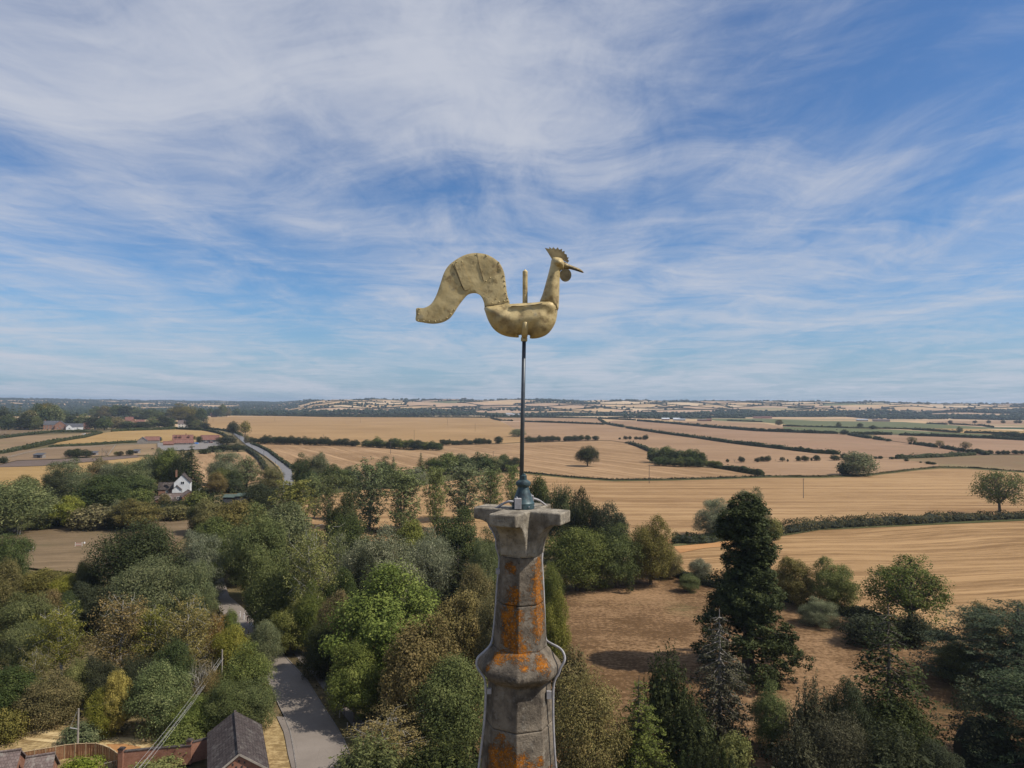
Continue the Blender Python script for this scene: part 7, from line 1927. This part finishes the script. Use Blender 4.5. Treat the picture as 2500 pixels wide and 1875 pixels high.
off = -Vector(r1[0])
MB().tube([p + off for p in smooth_pts(r1 + r2)], 0.0082, 8).build('cable', M['cable_grey'], root, smooth=True)
p = A(*crop(596, 1249), 4.89)
MB().box(p + off, (0.032, 0.02, 0.05)).build('clip', M['cable_grey'], root)

# ------------------------------------------------------------------ the weathervane
def vane_gold(stains):
    m, t = new_mat('worn_gilding')
    p = t.n('ShaderNodeTexCoord').outputs['Object']
    a = t.noise(p, 5.0, 6.0, 0.6)
    b = t.noise(t.mapping(p, loc=(2, 5, 1)), 11.0, 6.0, 0.7)
    c = t.noise(p, 60.0, 4.0, 0.7)
    col = t.mix(t.smooth(a, 0.34, 0.66), (0.43, 0.325, 0.150), (0.61, 0.475, 0.235))
    col = t.mix(t.math('MULTIPLY', t.smooth(b, 0.52, 0.68), 0.75), col, (0.15, 0.098, 0.045))
    mx = None
    flat = t.vmath('MULTIPLY', p, (1, 0, 1))
    for (x, z, r) in stains:
        v = t.math('SUBTRACT', 1.0, t.math('DIVIDE', t.vmath('DISTANCE', flat, (x, 0, z)), r))
        mx = v if mx is None else t.math('MAXIMUM', mx, v)
    sm_ = t.math('ADD', t.math('MAXIMUM', mx, -0.5), t.math('MULTIPLY_ADD', t.noise(t.mapping(p, loc=(6, 6, 1)), 16.0, 6.0, 0.72), 2.4, -1.2))
    col = t.mix(t.smooth(sm_, 0.0, 0.85, 0.0, 0.55), col, (0.135, 0.082, 0.036))
    g1 = t.noise(t.mapping(p, loc=(8, 1, 3)), 9.0, 4.0, 0.6)
    col = t.mix(t.math('MULTIPLY', t.smooth(g1, 0.60, 0.72), 0.35), col, (0.22, 0.22, 0.19))
    col = t.mix(t.math('MULTIPLY', t.smooth(c, 0.60, 0.72), 0.3), col, (0.15, 0.10, 0.05))
    finish(t, col, t.lin(b, 0.3, 0.7, 0.40, 0.62), 0.18, bump=t.math('ADD', t.math('MULTIPLY', a, 1.2), t.math('MULTIPLY', c, 0.12)), bstr=0.30, bdist=0.03, spec=0.4)
    return m
M['rivet'] = noisy('rivet_gilding', (0.33, 0.26, 0.13), (0.5, 0.41, 0.22), 30.0, 0.4, 0.2, 0.002, 0.4)
m, t = new_mat('verdigris_iron')
p_ = objc(t)
a_ = t.noise(p_, 14.0, 5.0, 0.7)
col = t.mix(t.smooth(a_, 0.35, 0.65), (0.020, 0.030, 0.036), (0.045, 0.085, 0.092))
col = t.mix(t.smooth(t.noise(p_, 40.0, 4.0, 0.7), 0.55, 0.7, 0.0, 0.6), col, (0.10, 0.155, 0.155))
finish(t, col, 0.5, 0.2, bump=a_, bstr=0.3, bdist=0.004, spec=0.5)
M['verdigris'] = m
M['rod'] = noisy('dark_rod_paint', (0.045, 0.055, 0.065), (0.095, 0.105, 0.115), 9.0, 0.45, 0.2, 0.002, 0.3, spec=0.5)

cr = lambda px_, py_: (980 + px_ * 0.21700, 580 + py_ * 0.21700)
vorg = A(1277, 1240, 5.0)
vane = empty('weathervane', vorg)
tag(vane, 'gilded weathercock with hollow body and curling riveted tail on a tall rod', 'weathervane')
Rv = lambda p: Vector(p) - vorg
STAINS = []
for (x_, y_, r_) in ((1150, 940, 120), (1230, 1030, 110), (1592, 1040, 50), (1640, 880, 34), (1090, 880, 90), (1490, 1050, 100), (1060, 400, 60), (1680, 700, 40), (1340, 900, 60), (1085, 330, 40)):
    q_ = Rv(A(*cr(x_, y_), 5.0))
    STAINS.append((q_.x, q_.z, r_ * 0.217 * S5))
M['gold'] = vane_gold(STAINS)
def outline_pts(pts, closed=True, n=4):
    """smooth a traced outline a little"""
    P_ = [Vector((x, y)) for x, y in pts]
    out = []
    N = len(P_)
    for i in range(N):
        p0, p1, p2, p3 = P_[i - 1], P_[i], P_[(i + 1) % N], P_[(i + 2) % N]
        for k in range(n):
            t_ = k / n
            out.append(0.5 * ((2 * p1) + (p2 - p0) * t_ + (2 * p0 - 5 * p1 + 4 * p2 - p3) * t_ * t_ + (3 * p1 - p0 - 3 * p2 + p3) * t_ ** 3))
    return out
def plate(pts, name, mat, prof, spacing, dent=0.0, yo=0.0, parent=None, smooth_n=4, seed=1, dents=()):
    """a hollow sheet body: outline traced in the vane's own plane, thickness prof(d) at distance d (photo units) from the rim"""
    op = outline_pts(pts, n=smooth_n) if smooth_n > 1 else [Vector(p) for p in pts]
    n = len(op)
    poly = [(p.x, p.y) for p in op]
    xs = [p[0] for p in poly]; ys_ = [p[1] for p in poly]
    P_ = np.array(poly); Q_ = np.roll(P_, -1, axis=0)
    def dist(x, y):
        d_ = Q_ - P_; t_ = np.clip(((np.array([x, y]) - P_) * d_).sum(1) / np.maximum((d_ * d_).sum(1), 1e-9), 0, 1)
        return np.min(np.linalg.norm(P_ + d_ * t_[:, None] - np.array([x, y]), axis=1))
    pts2 = [Vector(p) for p in poly]
    inner = []
    for k, yv in enumerate(np.arange(min(ys_), max(ys_), spacing * 0.866)):
        for xv in np.arange(min(xs) + (spacing / 2 if k % 2 else 0), max(xs), spacing):
            if inside(poly, xv, yv) and dist(xv, yv) > spacing * 0.45: inner.append(Vector((xv, yv)))
    vs, es, fs, *_ = mgeo.delaunay_2d_cdt(pts2 + inner, [], [list(range(n))], 1, 1e-4)
    rg = random.Random(seed)
    bm = bmesh.new()
    F_, B_ = [], []
    for i, v in enumerate(vs):
        d_ = dist(v.x, v.y)
        rim = d_ < 0.6
        h = prof(0 if rim else d_, v)
        dn = 0.0
        if not rim:
            dn = dent * (math.sin(v.x * 0.021 + 1.3 * math.sin(v.y * 0.013)) * math.sin(v.y * 0.018 + 0.7) + 0.5 * math.sin(v.x * 0.05 + v.y * 0.037)) * min(1, d_ / 40)
            for (cx, cy, r_, a_) in dents:
                q_ = math.hypot(v.x - cx, v.y - cy) / r_
                if q_ < 1.6: dn += a_ * math.exp(-q_ * q_ * 2.5)
        sx, sy = cr(v.x, v.y)
        p = Rv(A(sx, sy, 5.0))
        f = bm.verts.new((p.x, yo - h - dn, p.z))
        F_.append(f)
        B_.append(f if rim and prof(0, v) == 0 else bm.verts.new((p.x, yo + h - dn * 0.6, p.z)))
    for f in fs:
        try: bm.faces.new([F_[i] for i in f])
        except ValueError: pass
        try: bm.faces.new([B_[i] for i in reversed(f)])
        except ValueError: pass
    # close the rim
    ed = [e for e in bm.edges if e.is_boundary]
    if ed:
        for i in range(len(vs)):
            pass
        rimv = [i for i in range(len(vs)) if dist(vs[i].x, vs[i].y) < 0.6]
        rs_ = set(rimv)
        fe = {}
        for f in fs:
            for a, b in zip(f, list(f[1:]) + [f[0]]):
                fe[(a, b)] = fe.get((a, b), 0) + 1
        for (a, b) in list(fe):
            if (b, a) not in fe and F_[a] != B_[a]:
                try: bm.faces.new((F_[b], F_[a], B_[a], B_[b]))
                except ValueError: pass
    bmesh.ops.recalc_face_normals(bm, faces=bm.faces)
    me_ = bpy.data.meshes.new(name); bm.to_mesh(me_); bm.free()
    me_.materials.append(mat)
    me_.polygons.foreach_set('use_smooth', np.ones(len(me_.polygons), dtype=bool))
    o_ = link(name, me_, parent or vane)
    return o_
def flat_rim(h): return lambda d_, v: h
def pillow(h0, h1, D): return lambda d_, v: h0 + (h1 - h0) * math.sqrt(max(0, 1 - (1 - min(1, d_ / D)) ** 2))
def hard_edge(o_, ang=40):
    m_ = o_.modifiers.new('edge', 'EDGE_SPLIT'); m_.split_angle = R(ang); return o_
TAIL = [(165, 935), (167, 865), (172, 797), (250, 793), (315, 765), (360, 715), (400, 635), (440, 520), (480, 400), (530, 320), (600, 260), (690, 208), (770, 183), (850, 176), (950, 190), (1040, 235), (1105, 290), (1145, 365), (1165, 440), (1180, 560), (1195, 660), (1216, 742), (1150, 758), (1050, 775), (945, 785), (930, 735), (900, 665), (860, 632), (810, 624), (750, 641), (700, 690), (640, 770), (590, 850), (540, 910), (470, 950), (400, 966), (330, 968), (240, 955)]
tail = hard_edge(plate(TAIL, 'tail', M['gold'], pillow(0.008, 0.013, 34), 24, 0.0020, dents=((1085, 390, 40, -0.009), (1050, 470, 36, 0.005), (840, 475, 22, -0.005), (480, 815, 20, -0.006), (640, 550, 60, 0.003), (760, 380, 60, -0.003), (980, 390, 40, 0.003))))
BODY = [(935, 782), (947, 850), (980, 940), (1030, 1020), (1100, 1078), (1180, 1110), (1250, 1121), (1318, 1124), (1321, 1101), (1345, 1095), (1415, 1095), (1445, 1102), (1449, 1134), (1520, 1134), (1590, 1115), (1650, 1080), (1700, 1020), (1735, 950), (1750, 885), (1757, 820), (1762, 760), (1690, 735), (1600, 728), (1520, 742), (1420, 748), (1300, 754), (1218, 757), (1200, 742), (1120, 752), (1030, 766)]
def hull(d_, v):
    """belly rounded at the rim, but broad under the flat deck"""
    a = 0.004 + 0.101 * math.sqrt(max(0, 1 - (1 - min(1, d_ / 230)) ** 2))
    w_ = min(1, max(0, (870 - v.y) / 90)) * min(1, max(0, (v.x - 1140) / 90)) * min(1, max(0, (1752 - v.x) / 90))
    w_ = w_ * w_ * (3 - 2 * w_)
    top = 0.089 - 0.036 * min(1, max(0, (796 - 0.09 * (v.x - 1230) - v.y) / 36))
    return max(a, 0) * (1 - w_) + max(top, 0.004) * w_ if v.y < 800 else max(a, a * (1 - w_) + 0.089 * w_)
body = plate(BODY, 'body', M['gold'], hull, 26, 0.0035, dents=((1340, 880, 40, -0.008), (1610, 945, 24, -0.007), (1660, 870, 60, -0.012), (1560, 900, 50, 0.006), (1060, 830, 40, 0.006), (980, 850, 40, 0.006)), smooth_n=3)
hard_edge(body, 48)
NECK = [(1552, 738), (1590, 630), (1638, 460), (1672, 330), (1690, 248), (1730, 225), (1800, 240), (1830, 290), (1826, 350), (1788, 380), (1780, 470), (1776, 600), (1771, 740), (1757, 822), (1680, 790), (1590, 752)]
neck = plate(NECK, 'neck', M['gold'], pillow(0.003, 0.062, 95), 20, 0.002, smooth_n=3, yo=-0.012, dents=((1680, 540, 25, 0.006), (1660, 700, 30, -0.006)))
m, t = new_mat('dull_bronze')
p_ = objc(t)
a_ = t.noise(p_, 12.0, 5.0, 0.65)
finish(t, t.mix(t.smooth(a_, 0.35, 0.65), (0.17, 0.125, 0.058), (0.30, 0.23, 0.115)), 0.5, 0.25, bump=a_, bstr=0.2, bdist=0.01, spec=0.4)
M['bronze'] = m
# eye boss
ev = MB()
ec = Rv(A(*cr(1762, 302), 5.0))
for sgn in (-1, 1):
    rows = []
for i in range(9):
    pass
bm = bmesh.new(); bmesh.ops.create_uvsphere(bm, u_segments=24, v_segments=16, radius=1.0)
me = bpy.data.meshes.new('eye_boss'); bm.to_mesh(me); bm.free(); me.materials.append(M['gold']); me.polygons.foreach_set('use_smooth', np.ones(len(me.polygons), dtype=bool))
eye = link('eye_boss', me, vane, ec); u = 0.217 * S5
eye.scale = (70 * u, 0.096, 60 * u); eye.rotation_euler = (0, R(12), 0)
COMB = [(1692, 242), (1655, 180), (1614, 119), (1662, 130), (1664, 108), (1690, 131), (1708, 111), (1736, 136), (1756, 113), (1776, 141), (1806, 130), (1806, 160), (1836, 153), (1834, 184), (1860, 195), (1863, 226), (1884, 228), (1868, 250), (1886, 264), (1872, 285), (1830, 262), (1780, 235), (1730, 232)]
hard_edge(plate(COMB, 'comb', M['bronze'], flat_rim(0.005), 18, 0.0012, smooth_n=1, yo=-0.006))
BEAK = [(1822, 268), (1880, 302), (1950, 330), (2010, 355), (2046, 386), (2043, 400), (1990, 384), (1900, 358), (1826, 352), (1800, 310)]
hard_edge(plate(BEAK, 'beak', M['bronze'], pillow(0.003, 0.020, 40), 14, 0.0, smooth_n=2, yo=-0.006), 50)
sl = MB().bar(Rv(A(*cr(1885, 335), 4.972)), Rv(A(*cr(2042, 394), 4.994)), 0.006, 0.004).build('beak_slit', M['black_iron'], vane)
hard_edge(plate([(1846 + 66 * math.cos(a), 423 + 74 * math.sin(a)) for a in np.linspace(0, 2 * math.pi, 28, endpoint=False)], 'wattle', M['bronze'], flat_rim(0.0045), 18, 0.001, smooth_n=1, yo=-0.004))
# seams, patch, straps
def on_plate(px_, py_, yo): 
    p = Rv(A(*cr(px_, py_), 5.0)); p.y += yo
    return p
sm = MB()
def seam(pts, yo, r=0.0028, mb=None):
    (mb or sm).tube([on_plate(x, y, yo) for x, y in pts], r, 6)
patch = plate([(600, 303), (640, 292), (690, 286), (740, 420), (796, 552), (760, 585), (716, 600), (680, 530), (640, 420)], 'patch_plate', M['gold'], flat_rim(0.0035), 22, 0.001, smooth_n=1, yo=-0.0145)
bevel(hard_edge(patch), 0.002, 2)
hard_edge(plate([(820, 585), (880, 575), (960, 640), (925, 685), (890, 650), (850, 628)], 'patch_plate', M['gold'], flat_rim(0.003), 20, 0.0008, smooth_n=1, yo=-0.0125))
M['seam'] = noisy('seam_grime', (0.10, 0.07, 0.035), (0.17, 0.125, 0.06), 20.0, 0.6)
seam([(850, 182), (870, 290), (900, 400), (925, 495)], -0.0138, 0.0022)
seam([(600, 303), (640, 420), (680, 530), (716, 600), (760, 586)], -0.0178, 0.0017)
seam([(575, 300), (620, 400), (665, 510), (700, 596)], -0.0138, 0.0016)
seam([(942, 778), (1020, 768), (1120, 755), (1216, 740)], -0.0145, 0.003)
seam([(1235, 793), (1330, 792), (1440, 784), (1520, 772), (1580, 760)], -0.0895, 0.0024)
seam([(1585, 757), (1640, 785), (1700, 810), (1754, 822)], -0.052, 0.003)
seam([(1692, 243), (1750, 226), (1810, 244), (1870, 285)], -0.014, 0.0026)
tag(sm.build('seams', M['seam'], vane, smooth=True), kind='stuff')
# deck strap and the belly bracket
sk = MB()
sk.tube([on_plate(1392, 958, -0.072), on_plate(1391, 972, -0.083), on_plate(1388, 1030, -0.072), on_plate(1386, 1075, -0.048), on_plate(1384, 1112, -0.016)], [0.012, 0.020, 0.0235, 0.024, 0.021], 16)
sk.build('socket', M['gold'], vane, smooth=True)
rv = MB()
RIV = [(195, 865), (190, 935), (252, 942), (312, 945), (382, 945), (442, 935), (512, 905), (555, 862), (596, 812), (205, 806), (620, 278), (684, 274), (835, 198), (955, 206), (1000, 455), (950, 492), (668, 548), (1062, 690), (1022, 742), (1098, 728), (1158, 718), (1195, 715), (1190, 680), (1172, 625), (1163, 545), (1157, 490), (1150, 432), (1095, 285)]
for (x, y) in RIV:
    c = on_plate(x, y, -0.0105)
    b0 = len(rv.v)
    for i in range(4):
        a = i / 3 * math.pi / 2
        for k in range(10):
            ph = 2 * math.pi * k / 10
            rv.v.append((c.x + math.cos(ph) * 0.0064 * math.cos(a) + 0.0001 * i, c.y - 0.0062 * math.sin(a), c.z + math.sin(ph) * 0.0064 * math.cos(a)))
    for i in range(3):
        for k in range(10):
            rv.f.append((b0 + i * 10 + k, b0 + i * 10 + (k + 1) % 10, b0 + (i + 1) * 10 + (k + 1) % 10, b0 + (i + 1) * 10 + k))
tag(rv.build('rivets', M['rivet'], vane, smooth=True), kind='stuff')
# spike through the body, rod, collar
sp0, sp1 = Rv(A(*cr(1391, 760), 5.0)), Rv(A(*cr(1392, 372), 5.0))
ax = (sp1 - sp0)
MB().tube([sp0, sp0 + ax * 0.97, sp0 + ax * 0.985, sp1, sp1 + ax * 0.02, sp1 + ax * 0.035], [29 * u, 29 * u, 28 * u, 20 * u, 10 * u, 9 * u], 20).build('spike', M['gold'], vane, smooth=False)
bevel(bpy.data.objects['spike'], 0.002, 2)
c0, c1 = Rv(A(*cr(1380, 1168), 5.0)), Rv(A(*cr(1384, 1060), 5.0))
cx_ = c1 - c0
MB().tube([c0, c0 + cx_ * 0.08, c0 + cx_ * 0.36, c0 + cx_ * 0.44, c1], [34 * u, 37 * u, 37 * u, 29 * u, 29 * u], 18).build('collar', M['gold'], vane)
nt_ = MB()
rod0 = Rv(A(*crop(441, 95), 5.0))
MB().tube([rod0, rod0.lerp(c0, 0.5), c0 + cx_ * 0.1], [5.2 * S5, 5.0 * S5, 4.7 * S5], 16).build('rod', M['rod'], vane, smooth=True)
# base casting, standing on the capital
zb0 = 0.0
def zc5(sy, d_=5.0): return CAM_H - (sy - 988) / 350.6 - vorg.z
base = [(27.5, 1243), (27.5, 1229), (26, 1227), (24.5, 1224), (22, 1218), (19, 1209), (16, 1200), (14, 1196), (13.4, 1191), (15.5, 1189), (18, 1186), (18.4, 1182), (17, 1178), (12.5, 1175), (9.5, 1173)]
zfoot = TOP_Z + CAM_H - vorg.z
zl_ = [(r * S5, (zfoot + (1243 - sy) * S5 * 1.0)) for r, sy in base]
bx = top.x - vorg.x + 0.010
bo = MB().lathe(zl_, 28, 0.2, (bx, 0, 0)).build('base_casting', M['verdigris'], vane, smooth=True); hard_edge(bo, 35)
nz = zl_[-1][1]
MB().lathe([(9.2 * S5, nz - 0.004), (9.2 * S5, nz + 9.5 * S5), (6.4 * S5, nz + 11 * S5), (6.0 * S5, nz + 14 * S5)], 8, 0.3, (bx, 0, 0)).build('nut', M['verdigris'], vane)
for k, ang in enumerate((R(-62), R(-108), R(-20), R(-150))):
    hx = MB().lathe([(0.0045, 0), (0.0045, 0.006), (0.003, 0.008)], 6).build('bolt', M['grey_tin'], vane, (bx + math.cos(ang) * 27.6 * S5, math.sin(ang) * 27.6 * S5, zfoot + 0.02))
    hx.rotation_euler = (R(90), 0, ang + R(90))
# cable clamps on the casting
for (px0, px1, py0, py1, yo, lb) in ((403, 441, 152, 212, -0.075, 'left'), (494, 510, 136, 168, 0.055, 'right')):
    a = Rv(A(*crop(px0, py0), 5.0 + yo)); b = Rv(A(*crop(px1, py1), 5.0 + yo))
    c = (a + b) / 2
    ck = MB().box(c, (abs(b.x - a.x), 0.035, abs(a.z - b.z))).build('cable_clamp', M['cable_grey'], vane); bevel(ck, 0.003, 2)
    MB().lathe([(0.006, 0), (0.006, 0.010)], 6, 0, (c.x - 0.008, c.y, max(a.z, b.z))).build('screw', M['grey_tin'], ck)

# ------------------------------------------------------------------ the air: pale haze over the whole land
hb_ = MB().box((0, 0, 52), (25200, 25200, 107)).build('haze', None)
m, t = new_mat('haze_air')
pv = t.n('ShaderNodeVolumePrincipled', {'Color': (0.66, 0.79, 0.97, 1.0), 'Density': 0.000075, 'Anisotropy': 0.2})
t.n('ShaderNodeOutputMaterial', {'Volume': pv.outputs[0]})
hb_.data.materials.append(m)
tag(hb_, kind='stuff')
